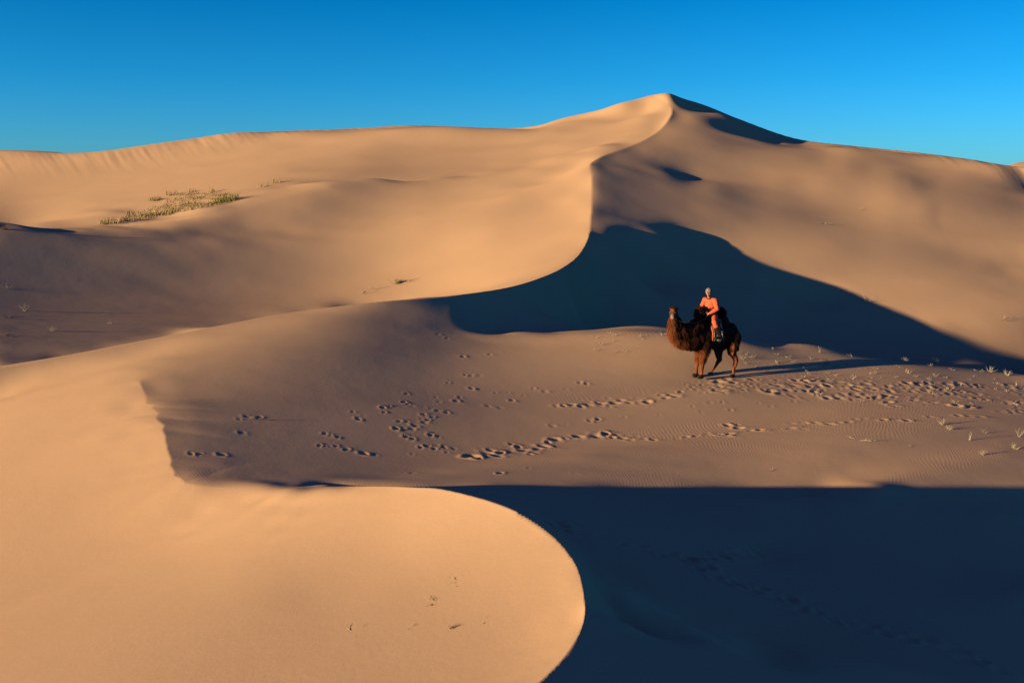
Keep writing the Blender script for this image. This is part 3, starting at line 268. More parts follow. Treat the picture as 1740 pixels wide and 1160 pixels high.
-24,-9,10,24,27,19,9,7,9,12,12,10,7,1,-3,-10,-9,34,134,86,-13,-29,-21,-14,-6,1,3,0,-2,-3,-3,-1,-3,-2,-1,-3,1,2,3,3,2,2,0,1,-1,-1,-1,-3,-2,144,-1,0,0,1,2,4,6,7,8,9,9,9,7,7,4,2,-1,
-3,-4,-3,-2,0,1,0,-1,-3,-3,-4,-6,-5,-6,-7,-6,-5,-6,-5,-2,-3,-2,-1,0,1,4,3,5,8,8,8,8,7,7,8,7,8,7,5,4,0,-5,-11,-18,-27,-32,-35,-36,-37,-39,-41,-43,-42,-39,-36,-28,-19,-7,5,16,19,14,
9,6,7,8,7,5,1,-2,-6,-7,2,44,108,79,9,-16,-18,-16,-7,-1,0,-1,-2,-3,-2,-4,-2,-2,-3,-1,-1,3,3,3,2,1,2,0,0,0,-2,-1,-2,-3,1184,2540,3638,3613,2020,12,-2112,-2957,-2753,-1842,-429,1000,
2069,2681,2625,1998,1092,399,237,517,943,-24,-789,-1068,-428,-575,-288,185,214,173,1171,1650,1153,524,342,289,910,979,185,137,561,1110,1918,-1,2,335,659,745,561,230,-91,-379,-1,5,
534,716,574,340,107,-93,-264,]
FAR_SHEET = [
-29947,0,0,0,0,0,0,0,0,0,0,0,0,0,0,0,0,0,0,0,0,0,0,0,0,0,0,0,0,0,0,0,0,0,0,0,0,0,0,0,0,0,-1397,-1310,-1206,-1081,-937,-770,-576,-358,-111,162,457,759,1037,1266,1438,1549,1605,1613,
1600,1585,1573,1564,1550,1520,1466,1374,1240,1072,903,764,659,588,543,519,514,528,564,622,700,780,832,846,819,753,644,488,284,29,-270,-586,-830,-874,-763,-618,-484,-374,-282,-202,
-125,-50,19,78,129,168,197,215,223,220,208,191,175,158,144,132,123,114,108,104,101,101,100,1347,0,0,0,0,0,0,0,0,0,0,0,0,0,0,0,0,0,0,0,0,0,0,0,0,0,0,0,0,0,0,0,0,0,0,0,0,0,0,0,0,0,
-31,-35,-40,-47,-52,-57,-65,-71,-78,-81,-78,-65,-55,-53,-55,-60,-68,-80,-91,-90,-81,-68,-51,-30,-10,11,22,15,12,19,33,45,50,52,47,37,23,12,10,13,6,-4,-11,-15,-13,-9,-3,1,-8,-48,
-114,-86,-13,15,16,14,6,2,0,0,1,3,2,2,3,2,3,2,1,-1,-3,-1,-1,-1,-2,-1,-1,-1,0,-1,0,1359,0,0,0,0,0,0,0,0,0,0,0,0,0,0,0,0,0,0,0,0,0,0,0,0,0,0,0,0,0,0,0,0,0,0,0,0,0,0,0,0,0,-30,-34,
-40,-45,-51,-56,-63,-70,-78,-87,-85,-64,-52,-53,-59,-62,-67,-89,-103,-101,-89,-74,-58,-37,-12,16,33,19,6,23,44,57,66,66,60,47,29,9,5,15,3,-14,-24,-26,-24,-16,-9,1,5,-38,-142,-91,
12,26,20,14,5,-1,-3,0,2,2,1,2,2,2,2,3,0,-1,-1,-2,-1,-1,-1,-1,-1,-1,0,0,0,1380,0,0,0,0,0,0,0,0,0,0,0,0,0,0,0,0,0,0,0,0,0,0,0,0,0,0,0,0,0,0,0,0,0,0,0,0,0,0,0,0,0,-27,-35,-37,-43,-47,
-53,-57,-63,-71,-81,-88,-67,-60,-71,-78,-79,-81,-99,-114,-106,-96,-85,-71,-53,-29,1,34,22,22,51,72,87,93,92,87,74,51,22,5,6,-22,-45,-53,-51,-43,-36,-30,-32,-38,-40,-17,-10,-4,5,4,
2,2,-1,0,-1,0,0,1,1,0,1,0,0,1,0,1,0,0,-1,0,-1,0,-1,-1,0,-1,1408,0,0,0,0,0,0,0,0,0,0,0,0,0,0,0,0,0,0,0,0,0,0,0,0,0,0,0,0,0,0,0,0,0,0,0,0,0,0,0,0,0,-27,-31,-37,-41,-44,-47,-48,-50,
-49,-49,-56,-84,-104,-110,-115,-121,-125,-109,-96,-95,-95,-92,-87,-81,-68,-51,-25,40,94,113,123,125,125,124,119,114,101,77,26,-47,-87,-100,-95,-80,-65,-52,-46,-44,-46,-28,29,24,-1,
-3,-6,-3,-1,1,0,-1,-1,-1,0,0,0,1,-1,-1,0,2,0,2,-1,1,-1,1,-1,0,-1,-1,-1,1438,0,0,0,0,0,0,0,0,0,0,0,0,0,0,0,0,0,0,0,0,0,0,0,0,0,0,0,0,0,0,0,0,0,0,0,0,0,0,0,0,0,-26,-30,-35,-39,-43,
-44,-43,-40,-38,-36,-46,-87,-116,-128,-135,-141,-139,-117,-95,-94,-96,-99,-99,-97,-92,-77,-40,48,121,148,153,150,145,143,143,141,132,104,34,-70,-133,-151,-133,-103,-76,-57,-44,-34,
-24,-9,5,7,-3,-4,1,0,0,0,0,0,0,0,0,0,0,-1,0,1,0,0,1,0,1,0,0,-1,0,-1,0,-1,-1,1469,0,0,0,0,0,0,0,0,0,0,0,0,0,0,0,0,0,0,0,0,0,0,0,0,0,0,0,0,0,0,0,0,0,0,0,0,0,0,0,0,0,-25,-30,-36,-41,
-44,-45,-44,-39,-35,-36,-49,-77,-103,-120,-129,-135,-131,-117,-102,-96,-96,-99,-100,-101,-97,-78,-32,48,120,152,157,149,141,138,142,147,146,116,41,-75,-172,-195,-158,-111,-77,-53,
-38,-25,-10,-3,-12,-7,2,2,1,1,1,0,-1,1,-1,0,0,0,0,0,1,0,1,0,0,0,1,-1,1,-1,0,0,-2,-1,0,1497,0,0,0,0,0,0,0,0,0,0,0,0,0,0,0,0,0,0,0,0,0,0,0,0,0,0,0,0,0,0,0,0,0,0,0,0,0,0,0,0,0,-24,
-31,-38,-44,-49,-52,-49,-44,-37,-35,-43,-61,-82,-97,-111,-115,-115,-107,-97,-90,-88,-85,-86,-87,-88,-78,-32,46,119,144,135,117,103,101,112,132,148,139,71,-73,-228,-246,-167,-101,
-63,-45,-33,-24,-17,-7,4,3,-1,-1,0,0,0,0,1,-1,0,0,-1,0,0,0,1,0,0,1,0,1,-1,1,0,0,-1,-1,0,-1,-2,1522,0,0,0,0,0,0,0,0,0,0,0,0,0,0,0,0,0,0,0,0,0,0,0,0,0,0,0,0,0,0,0,0,0,0,0,0,0,0,0,0,
0,-24,-33,-42,-51,-58,-60,-60,-51,-39,-29,-29,-39,-54,-70,-82,-89,-91,-86,-81,-74,-65,-55,-48,-49,-62,-73,-47,46,120,121,83,45,24,25,46,86,135,171,140,-40,-305,-306,-142,-63,-40,
-37,-35,-31,-20,-8,2,5,-1,-1,-1,0,0,0,0,0,-1,0,0,0,0,1,-1,0,1,0,1,0,2,0,-1,0,-1,0,-2,-1,-1,1542,0,0,0,0,0,0,0,0,0,0,0,0,0,0,0,0,0,0,0,0,0,0,0,0,0,0,0,0,0,0,0,0,0,0,0,0,0,0,0,0,0,
-25,-35,-46,-58,-70,-78,-74,-61,-38,-19,-8,-11,-22,-36,-48,-58,-62,-61,-56,-45,-27,-5,22,32,9,-50,-75,45,127,67,-22,-81,-106,-99,-65,-6,80,184,249,78,-363,-323,-53,-17,-36,-50,-52,
-46,-34,-15,-2,2,1,-2,1,1,1,0,-1,-1,1,-1,0,0,0,0,0,1,0,1,1,0,0,1,0,0,-1,-2,0,-3,-1,1556,0,0,0,0,0,0,0,0,0,0,0,0,0,0,0,0,0,0,0,0,0,0,0,0,0,0,0,0,0,0,0,0,0,0,0,0,0,0,0,0,0,-26,-36,
-52,-67,-85,-97,-98,-77,-39,0,22,25,14,0,-14,-23,-30,-33,-27,-12,16,64,129,190,182,64,-101,45,108,-90,-228,-283,-282,-258,-214,-151,-55,76,217,239,63,-35,-46,-86,-108,-107,-96,-78,
-57,-29,7,10,-4,-4,-1,1,1,0,0,0,-1,0,0,0,0,-1,1,0,1,1,1,1,0,0,0,0,-1,-1,-2,-1,-3,1562,0,0,0,0,0,0,0,0,0,0,0,0,0,0,0,0,0,0,0,0,0,0,0,0,0,0,0,0,0,0,0,0,0,0,0,0,0,0,0,0,0,-25,-39,-53,
-77,-101,-126,-133,-103,-40,26,64,67,53,37,22,10,1,-5,-2,12,46,118,249,433,563,502,91,17,-184,-559,-610,-543,-463,-399,-348,-295,-213,-60,183,476,663,299,-155,-240,-214,-173,-133,
-101,-69,-35,-2,6,0,-1,0,1,0,1,-1,0,0,-1,0,-1,0,1,0,1,1,0,1,1,1,0,1,-2,0,-2,-2,-3,-3,1559,0,0,0,0,0,0,0,0,0,0,0,0,0,0,0,0,0,0,0,0,0,0,0,0,0,0,0,0,0,0,0,0,0,0,0,0,0,0,0,0,0,-25,-37,
-56,-82,-118,-159,-188,-152,-40,65,121,116,92,72,56,42,31,21,14,18,35,89,249,588,1054,1787,2440,-459,-2494,-1675,-1027,-682,-509,-422,-384,-358,-295,-93,427,879,511,117,-181,-248,
-219,-170,-128,-93,-65,-33,5,9,-2,-4,0,1,1,-1,0,0,-1,0,0,0,-1,0,1,0,1,2,1,1,1,1,-1,0,-2,-1,-3,-3,-3,1542,0,0,0,0,0,0,0,0,0,0,0,0,0,0,0,0,0,0,0,0,0,0,0,0,0,0,0,0,0,0,0,0,0,0,0,0,0,
0,0,0,0,-24,-36,-53,-81,-126,-196,-269,-241,-40,123,194,171,132,106,84,69,59,47,37,26,-2,-55,-79,17,-172,-734,-1484,180,1240,448,-5,-175,-227,-248,-267,-297,-328,-265,349,1057,312,
-62,-167,-166,-134,-99,-70,-47,-30,-15,-2,3,0,-1,1,0,0,0,0,-1,1,-1,-1,0,0,0,1,1,1,1,1,2,1,0,0,-1,-1,-3,-3,-3,-4,1512,0,0,0,0,0,0,0,0,0,0,0,0,0,0,0,0,0,0,0,0,0,0,0,0,0,0,0,0,0,0,0,
0,0,0,0,0,0,0,0,0,0,-28,-36,-49,-72,-129,-254,-446,-328,30,202,251,230,185,140,104,80,75,79,93,106,90,17,-121,-289,-460,-500,-321,-171,14,145,105,41,-4,-26,-38,-39,-32,-22,68,125,
-151,-176,-69,-10,10,15,17,16,14,9,0,-3,0,2,-1,0,0,0,0,0,-1,0,0,-1,0,0,0,1,1,2,2,1,2,1,0,-1,-2,-3,-4,-4,-5,1464,0,0,0,0,0,0,0,0,0,0,0,0,0,0,0,0,0,0,0,0,0,0,0,0,0,0,0,0,0,0,0,0,0,0,
0,0,0,0,0,0,0,-35,-43,-48,-48,-46,-92,-532,-600,111,242,251,247,207,140,91,66,64,98,152,209,253,224,-3,-516,-764,-605,-404,-256,-86,52,123,145,146,150,175,231,321,349,-244,-1123,
-606,-214,96,166,146,115,87,69,50,28,1,-5,1,1,0,-1,0,0,1,-1,-1,0,-1,-1,0,0,1,1,2,2,2,2,1,1,0,-1,-2,-4,-4,-6,-5,1407,0,0,0,0,0,0,0,0,0,0,0,0,0,0,0,0,0,0,0,0,0,0,0,0,0,0,0,0,0,0,0,0,
0,0,0,0,0,0,0,0,0,-55,-69,-86,-107,-137,-175,-116,-62,-22,113,170,176,134,75,34,14,26,70,145,244,336,333,52,-558,-955,-542,-286,-328,-218,-24,122,197,219,227,235,249,263,167,-299,
-845,-724,-311,143,196,165,129,105,83,65,36,-6,-11,3,4,0,-1,-1,1,0,0,0,-2,-1,0,0,0,0,2,1,3,3,3,1,1,0,-1,-3,-4,-6,-6,-8,1360,0,0,0,0,0,0,0,0,0,0,0,0,0,0,0,0,0,0,0,0,0,0,0,0,0,0,0,0,
0,0,0,0,0,0,0,0,0,0,0,0,0,-70,-93,-118,-146,-164,-138,45,221,13,74,123,102,41,-29,-51,-63,-46,-12,65,187,348,468,250,-534,-1332,-266,-17,-459,-314,-41,154,233,234,222,187,120,78,
-5,-217,-276,-99,-92,-146,-54,17,50,59,59,47,25,5,-3,-1,0,0,-1,0,0,0,0,-1,-1,-1,-1,-1,1,1,1,3,3,3,3,3,1,0,-2,-4,-5,-6,-8,-8,1344,0,0,0,0,0,0,0,0,0,0,0,0,0,0,0,0,0,0,0,0,0,0,0,0,0,
0,0,0,0,0,0,0,0,0,0,0,0,0,0,0,0,-73,-98,-124,-146,-146,-82,134,68,51,118,127,49,-43,-138,-120,-135,-117,-124,-90,5,199,525,552,-183,-1748,392,280,-946,-319,42,225,263,201,174,118,
-49,-95,-69,-89,238,209,-32,-218,-148,-61,-6,20,29,29,16,-8,-7,3,3,1,0,-1,0,0,0,-1,-1,-2,-1,0,0,1,2,4,3,4,4,2,2,0,-2,-4,-6,-9,-10,-11,1367,0,0,0,0,0,0,0,0,0,0,0,0,0,0,0,0,0,0,0,0,
0,0,0,0,0,0,0,0,0,0,0,0,0,0,0,0,0,0,0,0,0,-61,-82,-106,-123,-124,-79,85,-28,-86,94,77,-53,-74,-226,-98,-152,-117,-192,-232,-267,-267,-28,-496,438,3017,-525,-694,-2092,358,148,222,
231,66,99,115,-182,-208,-42,-115,633,88,-193,-75,-29,-12,-3,4,7,6,4,3,1,-1,0,-1,-1,1,0,0,0,-2,-1,-1,-1,-1,0,1,3,3,5,5,4,4,2,-1,-3,-5,-7,-10,-12,-12,1425,0,0,0,0,0,0,0,0,0,0,0,0,0,
0,0,0,0,0,0,0,0,0,0,0,0,0,0,0,0,0,0,0,0,0,0,0,0,0,0,0,0,-35,-50,-65,-79,-84,-75,-54,-162,-291,-134,-295,-448,208,-106,51,-15,-36,-53,-83,-191,-153,-227,638,182,-368,475,95,256,8,
-386,-3,72,-211,-82,215,52,-108,119,38,-3,-73,-172,118,89,31,2,-9,-10,-7,-5,-2,-1,1,0,1,0,0,1,0,-2,-1,-2,-2,-2,0,0,2,3,5,5,6,6,4,2,0,-3,-6,-10,-12,-14,-16,1501,0,0,0,0,0,0,0,0,0,0,
0,0,0,0,0,0,0,0,0,0,0,0,0,0,0,0,0,0,0,0,0,0,0,0,0,0,0,0,0,0,0,0,-8,-16,-25,-36,-59,-140,-330,-520,-329,-376,-29,-11,191,-127,99,-57,-5,-89,-101,-239,-143,101,646,-45,-454,-290,
2254,-345,191,-828,-528,165,-85,9,186,-146,-88,198,-161,160,187,-26,-53,-49,-44,-38,-33,-25,-13,1,3,0,-1,-1,1,1,-1,0,-1,-1,-3,-2,-1,-2,1,2,4,5,7,7,6,6,2,0,-3,-8,-12,-14,-18,-18,
1575,0,0,0,0,0,0,0,0,0,0,0,0,0,0,0,0,0,0,0,0,0,0,0,0,0,0,0,0,0,0,0,0,0,0,0,0,0,0,0,0,0,35,34,33,29,11,-35,-141,-280,-896,-166,-272,-288,53,70,24,-30,26,-52,-39,-132,-156,-276,90,
360,-346,544,63,645,-90,39,481,-638,33,-98,-131,158,-110,-223,141,-234,-82,411,114,-13,-49,-55,-51,-42,-33,-17,5,6,-3,-3,0,1,0,1,0,-1,-3,-3,-3,-2,-1,1,2,5,6,9,9,8,6,4,-1,-5,-9,-13,
-19,-21,-23,1624,0,0,0,0,0,0,0,0,0,0,0,0,0,0,0,0,0,0,0,0,0,0,0,0,0,0,0,0,0,0,0,0,0,0,0,0,0,0,0,0,0,64,71,78,81,75,46,-25,-176,-1203,-67,-425,-718,283,43,28,-4,12,-23,-53,-73,-198,
-181,-178,510,422,-334,860,-992,162,-51,-119,948,-68,1,-222,65,35,-381,103,-160,-246,247,225,73,-5,-35,-40,-37,-28,-14,-4,3,0,1,-1,1,0,1,-1,-1,-3,-3,-3,-4,0,0,4,5,9,9,11,10,8,3,0,
-6,-11,-17,-22,-26,-28,1629,0,0,0,0,0,0,0,0,0,0,0,0,0,0,0,0,0,0,0,0,0,0,0,0,0,0,0,0,0,0,0,0,0,0,0,0,0,0,0,0,0,83,94,105,112,108,76,-24,-305,-513,-1888,550,66,-464,141,23,-12,11,4,
-67,-44,-163,-223,-144,132,795,-15,-261,765,-114,37,119,-138,-7,-76,-82,-111,174,-308,-249,656,-2212,1271,467,104,6,-21,-29,-29,-23,-12,6,4,-1,-4,0,0,2,0,0,-2,-4,-4,-4,-3,-2,1,4,6,
10,14,13,12,8,6,-1,-7,-14,-21,-26,-31,-35,1581,0,0,0,0,0,0,0,0,0,0,0,0,0,0,0,0,0,0,0,0,0,0,0,0,0,0,0,0,0,0,0,0,0,0,0,0,0,0,0,0,0,89,100,111,120,124,110,68,-24,-326,-1562,-363,126,
-387,-74,113,0,-11,16,-40,-72,-80,-273,-146,97,414,105,-157,871,-142,24,-122,314,-492,353,-210,-35,97,-90,-446,508,785,-148,-510,-238,-81,-31,-23,-21,-14,-6,-5,1,1,1,0,0,1,1,-1,-3,
-4,-5,-5,-4,-2,1,4,10,12,15,16,14,12,6,-1,-8,-18,-24,-33,-39,-40,1482,0,0,0,0,0,0,0,0,0,0,0,0,0,0,0,0,0,0,0,0,0,0,0,0,0,0,0,0,0,0,0,0,0,0,0,0,0,0,0,0,0,82,90,96,104,106,103,93,93,
274,-1486,287,198,-919,-548,-337,102,-10,6,-8,-91,-49,-204,-289,80,357,288,-333,712,-108,88,127,-751,845,-207,45,-83,29,64,-383,-226,3039,-2343,-569,70,90,34,-1,-17,-17,-8,3,2,-1,
-2,0,0,1,2,0,-3,-5,-7,-7,-5,-2,2,6,9,16,18,20,19,13,7,-1,-11,-20,-31,-40,-46,-51,1340,0,0,0,0,0,0,0,0,0,0,0,0,0,0,0,0,0,0,0,0,0,0,0,0,0,0,0,0,0,0,0,0,0,0,0,0,0,0,0,0,0,66,68,70,69,
69,75,102,178,246,-641,-1691,56,478,-288,-230,-165,-22,51,-14,-45,-111,-61,-393,35,197,272,275,-60,-69,594,-251,199,-165,77,34,-107,58,22,-183,-340,423,-699,370,239,52,-27,-51,-49,
-38,-19,0,5,0,-2,-1,2,1,1,-1,-3,-7,-8,-8,-5,-3,1,7,14,18,23,24,22,17,8,-1,-13,-25,-38,-48,-56,-61,1174,0,0,0,0,0,0,0,0,0,0,0,0,0,0,0,0,0,0,0,0,0,0,0,0,0,0,0,0,0,0,0,0,0,0,0,0,0,0,
0,0,0,47,43,38,27,11,-7,-29,-39,22,812,-1563,310,-430,-132,-12,-369,-73,-28,27,-15,-126,-42,-246,-313,489,-252,634,130,367,-121,331,-280,-77,42,27,-128,26,36,-128,-230,-174,1865,
-122,-566,-389,-234,-149,-98,-62,-30,2,7,-2,-2,-1,1,2,1,0,-5,-8,-9,-10,-8,-4,3,9,16,23,28,30,26,20,11,-2,-16,-31,-45,-58,-70,-74,1001,0,0,0,0,0,0,0,0,0,0,0,0,0,0,0,0,0,0,0,0,0,0,0,
0,0,0,0,0,0,0,0,0,0,0,0,0,0,0,0,0,0,32,26,17,3,-12,-26,-23,40,277,846,-1062,-212,396,-524,103,-119,-222,-736,8,40,-88,-134,-51,-467,313,232,-496,607,1448,-1030,308,9,-187,38,10,
-21,-148,255,-352,-10,-44,-772,899,187,-25,-86,-93,-78,-57,-27,4,8,-2,-4,0,0,2,3,-2,-5,-10,-13,-12,-9,-4,3,10,20,29,35,36,33,25,12,-3,-20,-38,-55,-72,-83,-91,832,0,0,0,0,0,0,0,0,0,
0,0,0,0,0,0,0,0,0,0,0,0,0,0,0,0,0,0,0,0,0,0,0,0,0,0,0,0,0,0,0,0,26,22,13,5,-5,-14,-14,0,34,73,364,-1297,-261,440,-108,69,-10,-101,-274,58,-22,-118,-108,-230,-254,723,-368,-353,
1147,103,76,158,-245,-60,87,-89,-21,-55,175,-597,868,-376,-286,104,98,-19,-63,-64,-45,-21,-1,4,0,-1,-1,1,3,2,0,-8,-12,-16,-15,-12,-5,3,15,24,36,43,44,40,30,15,-4,-24,-46,-68,-87,
-102,-109,676,0,0,0,0,0,0,0,0,0,0,0,0,0,0,0,0,0,0,0,0,0,0,0,0,0,0,0,0,0,0,0,0,0,0,0,0,0,0,0,0,0,26,26,27,29,36,49,78,128,203,274,152,-1136,-948,147,-34,21,-51,263,-24,-32,-23,-102,
-83,-233,-183,123,401,-726,232,1502,-605,243,-182,45,-19,24,-88,27,118,-383,-142,1261,-4,-250,-302,-243,-159,-94,-52,-22,5,7,-1,-3,-2,1,3,3,-1,-8,-16,-19,-19,-15,-6,4,18,31,44,53,
55,49,36,18,-4,-31,-57,-82,-106,-124,-133,525,0,0,0,0,0,0,0,0,0,0,0,0,0,0,0,0,0,0,0,0,0,0,0,0,0,0,0,0,0,0,0,0,0,0,0,0,0,0,0,0,0,32,37,46,60,83,120,173,248,334,378,233,-871,-910,
-257,59,-38,70,-340,-46,-63,133,-132,-113,-155,-314,169,270,-200,-132,538,456,-32,-16,-148,148,-59,-45,23,-10,13,-644,446,1932,-605,-717,-396,-180,-72,-23,-4,-3,-2,1,0,-1,0,4,3,-1,
-11,-20,-25,-25,-18,-8,7,22,39,55,66,68,60,44,22,-8,-37,-70,-101,-128,-150,-161,378,0,0,0,0,0,0,0,0,0,0,0,0,0,0,0,0,0,0,0,0,0,0,0,0,0,0,0,0,0,0,0,0,0,0,0,0,0,0,0,0,0,36,45,60,82,
111,157,219,294,366,389,237,-303,-1344,-277,73,-46,82,-363,-127,-17,56,-123,-164,-114,-261,-90,567,-363,-51,306,443,-181,107,-20,25,105,-111,0,187,-350,324,-636,-355,291,65,90,84,
58,43,27,-6,-5,1,-1,-2,1,4,5,-2,-13,-27,-31,-30,-24,-10,8,28,51,69,82,84,74,54,24,-9,-48,-86,-122,-157,-182,-195,228,0,0,0,0,0,0,0,0,0,0,0,0,0,0,0,0,0,0,0,0,0,0,0,0,0,0,0,0,0,0,0,
0,0,0,0,0,0,0,0,0,0,35,48,62,84,115,153,201,255,305,333,329,306,-1527,-393,83,-52,91,-542,2,-72,-136,0,65,-164,-204,-172,318,272,-725,445,322,590,-210,-573,380,-183,124,-93,197,
-88,-235,208,-663,108,-65,212,141,53,13,5,7,6,1,-2,-2,0,6,7,-1,-19,-32,-41,-40,-29,-12,11,38,63,86,104,103,91,65,29,-13,-59,-106,-151,-191,-220,-235,74,0,0,0,0,0,0,0,0,0,0,0,0,0,0,
0,0,0,0,0,0,0,0,0,0,0,0,0,0,0,0,0,0,0,0,0,0,0,0,0,0,0,31,41,56,72,94,118,141,155,144,82,-53,-199,537,-1205,328,-210,373,487,-347,-305,-148,74,-493,149,-241,-210,169,271,-415,-269,
532,498,-706,342,79,122,-53,12,73,261,-643,358,-419,1652,-603,-259,-204,-168,-122,-64,3,13,-2,-6,-3,2,8,9,-3,-23,-43,-53,-51,-37,-15,15,48,80,112,129,130,111,79,34,-19,-75,-131,
-184,-230,-267,-285,-82,0,0,0,0,0,0,0,0,0,0,0,0,0,0,0,0,0,0,0,0,0,0,0,0,0,0,0,0,0,0,0,0,0,0,0,0,0,0,0,0,0,25,32,41,55,66,80,88,89,72,39,16,119,703,-862,-30,20,-38,184,-148,-246,
-338,-412,58,567,-153,-278,87,395,-293,-428,135,181,1146,-1143,182,213,-52,-4,112,186,-407,248,-433,306,1107,-225,-406,-297,-186,-90,-3,15,-4,-7,-5,3,10,10,-5,-32,-57,-69,-66,-49,
-17,21,63,106,141,162,161,138,94,39,-26,-95,-162,-225,-282,-320,-342,-233,0,0,0,0,0,0,0,0,0,0,0,0,0,0,0,0,0,0,0,0,0,0,0,0,0,0,0,0,0,0,0,0,0,0,0,0,0,0,0,0,0,16,22,28,35,45,50,56,59,
66,87,157,312,414,-99,-777,493,-867,73,144,96,-58,-116,46,-45,169,-315,-56,357,-33,-467,-64,-45,819,-437,-179,232,95,-198,249,134,-39,-137,176,-739,173,411,25,-64,-61,-33,10,14,0,
-6,-4,1,14,15,-3,-41,-76,-91,-87,-62,-21,29,84,136,180,206,202,169,115,44,-36,-120,-201,-276,-339,-389,-411,-374,0,0,0,0,0,0,0,0,0,0,0,0,0,0,0,0,0,0,0,0,0,0,0,0,0,0,0,0,0,0,0,0,0,
0,0,0,0,0,0,0,0,8,13,17,22,25,31,35,40,54,89,170,322,514,41,-661,425,-764,-161,207,267,112,-48,-208,-50,155,-163,-227,280,133,-345,-250,148,-513,850,-391,100,130,-71,-159,677,-432,
39,54,105,333,-545,-87,0,23,23,-1,-5,3,-2,-5,-2,19,24,-8,-53,-98,-121,-113,-79,-27,42,112,177,233,263,252,209,137,48,-51,-152,-250,-338,-412,-464,-491,-502,0,0,0,0,0,0,0,0,0,0,0,0,
0,0,0,0,0,0,0,0,0,0,0,0,0,0,0,0,0,0,0,0,0,0,0,0,0,0,0,0,0,4,6,10,13,16,18,21,24,27,35,46,56,121,827,-269,-176,385,-449,260,-96,97,257,-79,-419,130,-32,-254,176,200,-269,-316,64,48,
417,-509,34,154,-58,-152,288,14,-205,93,-236,946,-418,-300,-87,27,40,-6,-11,5,-1,-11,1,22,25,-9,-78,-141,-165,-153,-104,-30,59,151,236,301,333,316,255,164,52,-70,-194,-310,-412,
-498,-558,-586,-613,0,0,0,0,0,0,0,0,0,0,0,0,0,0,0,0,0,0,0,0,0,0,0,0,0,0,0,0,0,0,0,0,0,0,0,0,0,0,0,0,0,1,4,7,10,14,18,22,28,37,52,75,124,216,297,22,-409,23,294,12,0,-5,15,316,-41,
-56,73,-310,-113,322,-113,-365,-73,250,277,-254,-285,221,54,-305,259,13,-249,103,-281,1487,-714,-482,-89,73,77,-9,-18,13,2,-22,6,29,31,-9,-110,-195,-225,-200,-135,-33,83,205,313,
393,423,394,313,195,54,-96,-247,-385,-505,-601,-665,-695,-707,0,0,0,0,0,0,0,0,0,0,0,0,0,0,0,0,0,0,0,0,0,0,0,0,0,0,0,0,0,0,0,0,0,0,0,0,0,0,0,0,0,0,5,8,13,19,27,35,48,68,99,145,212,
296,315,-34,-311,-58,122,214,-64,51,-111,362,-85,-110,34,-194,-233,239,54,-334,-134,187,-284,331,-203,12,161,-244,-54,36,-133,72,-196,828,-1103,7,238,202,109,-1,-22,-1,-6,-9,-7,56,
71,-17,-138,-244,-288,-261,-170,-38,117,272,407,510,550,499,384,229,53,-131,-311,-480,-621,-723,-787,-816,-786,0,0,0,0,0,0,0,0,0,0,0,0,0,0,0,0,0,0,0,0,0,0,0,0,0,0,0,0,0,0,0,0,0,0,
0,0,0,0,0,0,0,4,6,13,19,27,37,51,71,97,132,184,243,299,302,179,-257,30,228,-162,48,-38,82,62,-184,-87,-71,-45,-308,129,331,-358,-167,67,393,-231,-296,-6,169,-137,-217,-42,335,-88,
199,-2466,1321,521,211,121,57,-25,-19,10,-10,-17,-17,77,98,-34,-212,-352,-402,-348,-219,-40,165,368,542,668,704,620,459,261,48,-173,-390,-591,-756,-869,-930,-955,-850,0,0,0,0,0,0,
0,0,0,0,0,0,0,0,0,0,0,0,0,0,0,0,0,0,0,0,0,0,0,0,0,0,0,0,0,0,0,0,0,0,0,6,11,17,25,35,46,64,84,110,143,180,218,236,206,103,-11,98,304,-234,69,-52,107,-157,-101,-111,-74,-141,-145,
-110,536,-168,-296,48,62,-9,107,-384,378,-228,-209,168,-645,-11,202,2070,-708,-472,-249,-122,-30,39,62,43,-23,-80,61,76,34,-54,-341,-560,-569,-461,-277,-40,231,509,755,883,865,745,
536,287,35,-221,-479,-721,-915,-1042,-1097,-1103,-903,0,0,0,0,0,0,0,0,0,0,0,0,0,0,0,0,0,0,0,0,0,0,0,0,0,0,0,0,0,0,0,0,0,0,0,0,0,0,0,0,0,9,15,21,30,40,54,69,87,110,135,157,172,165,
120,37,-38,38,270,152,-45,34,99,-90,-102,-101,-40,-81,-155,-175,117,583,-895,599,-138,23,-73,-152,48,227,-493,-158,931,-285,658,-3062,1000,902,207,-109,-128,-26,24,-2,-60,-88,29,
184,194,-35,-426,-680,-689,-553,-324,-36,291,632,946,1151,1154,945,627,308,15,-270,-574,-881,-1125,-1245,-1265,-1248,-946,0,0,0,0,0,0,0,0,0,0,0,0,0,0,0,0,0,0,0,0,0,0,0,0,0,0,0,0,0,
0,0,0,0,0,0,0,0,0,0,0,0,11,18,25,33,43,56,69,85,102,118,131,133,121,90,47,35,113,-1,172,171,168,-38,-81,-128,-5,-26,-139,64,-323,159,488,-225,-596,833,70,-75,-510,88,-94,-30,376,
13,747,-1982,1205,645,-61,-462,-609,-463,-119,-26,-120,-110,29,-147,372,519,-150,-589,-773,-816,-647,-369,-30,356,768,1146,1498,1567,1165,679,282,-18,-300,-650,-1058,-1396,-1490,
-1420,-1369,-983,0,0,0,0,0,0,0,0,0,0,0,0,0,0,0,0,0,0,0,0,0,0,0,0,0,0,0,0,0,0,0,0,0,0,0,0,0,0,0,0,0,15,19,27,35,44,53,66,79,89,101,106,106,93,73,54,51,70,-5,-26,75,180,264,139,19,
-397,310,-171,-90,433,-746,832,417,-1243,463,-118,78,11,-464,547,-835,792,-392,761,-2064,1898,1635,-199,-791,-740,-304,210,342,214,-71,-230,117,351,192,-394,-1226,-1514,-1225,-817,
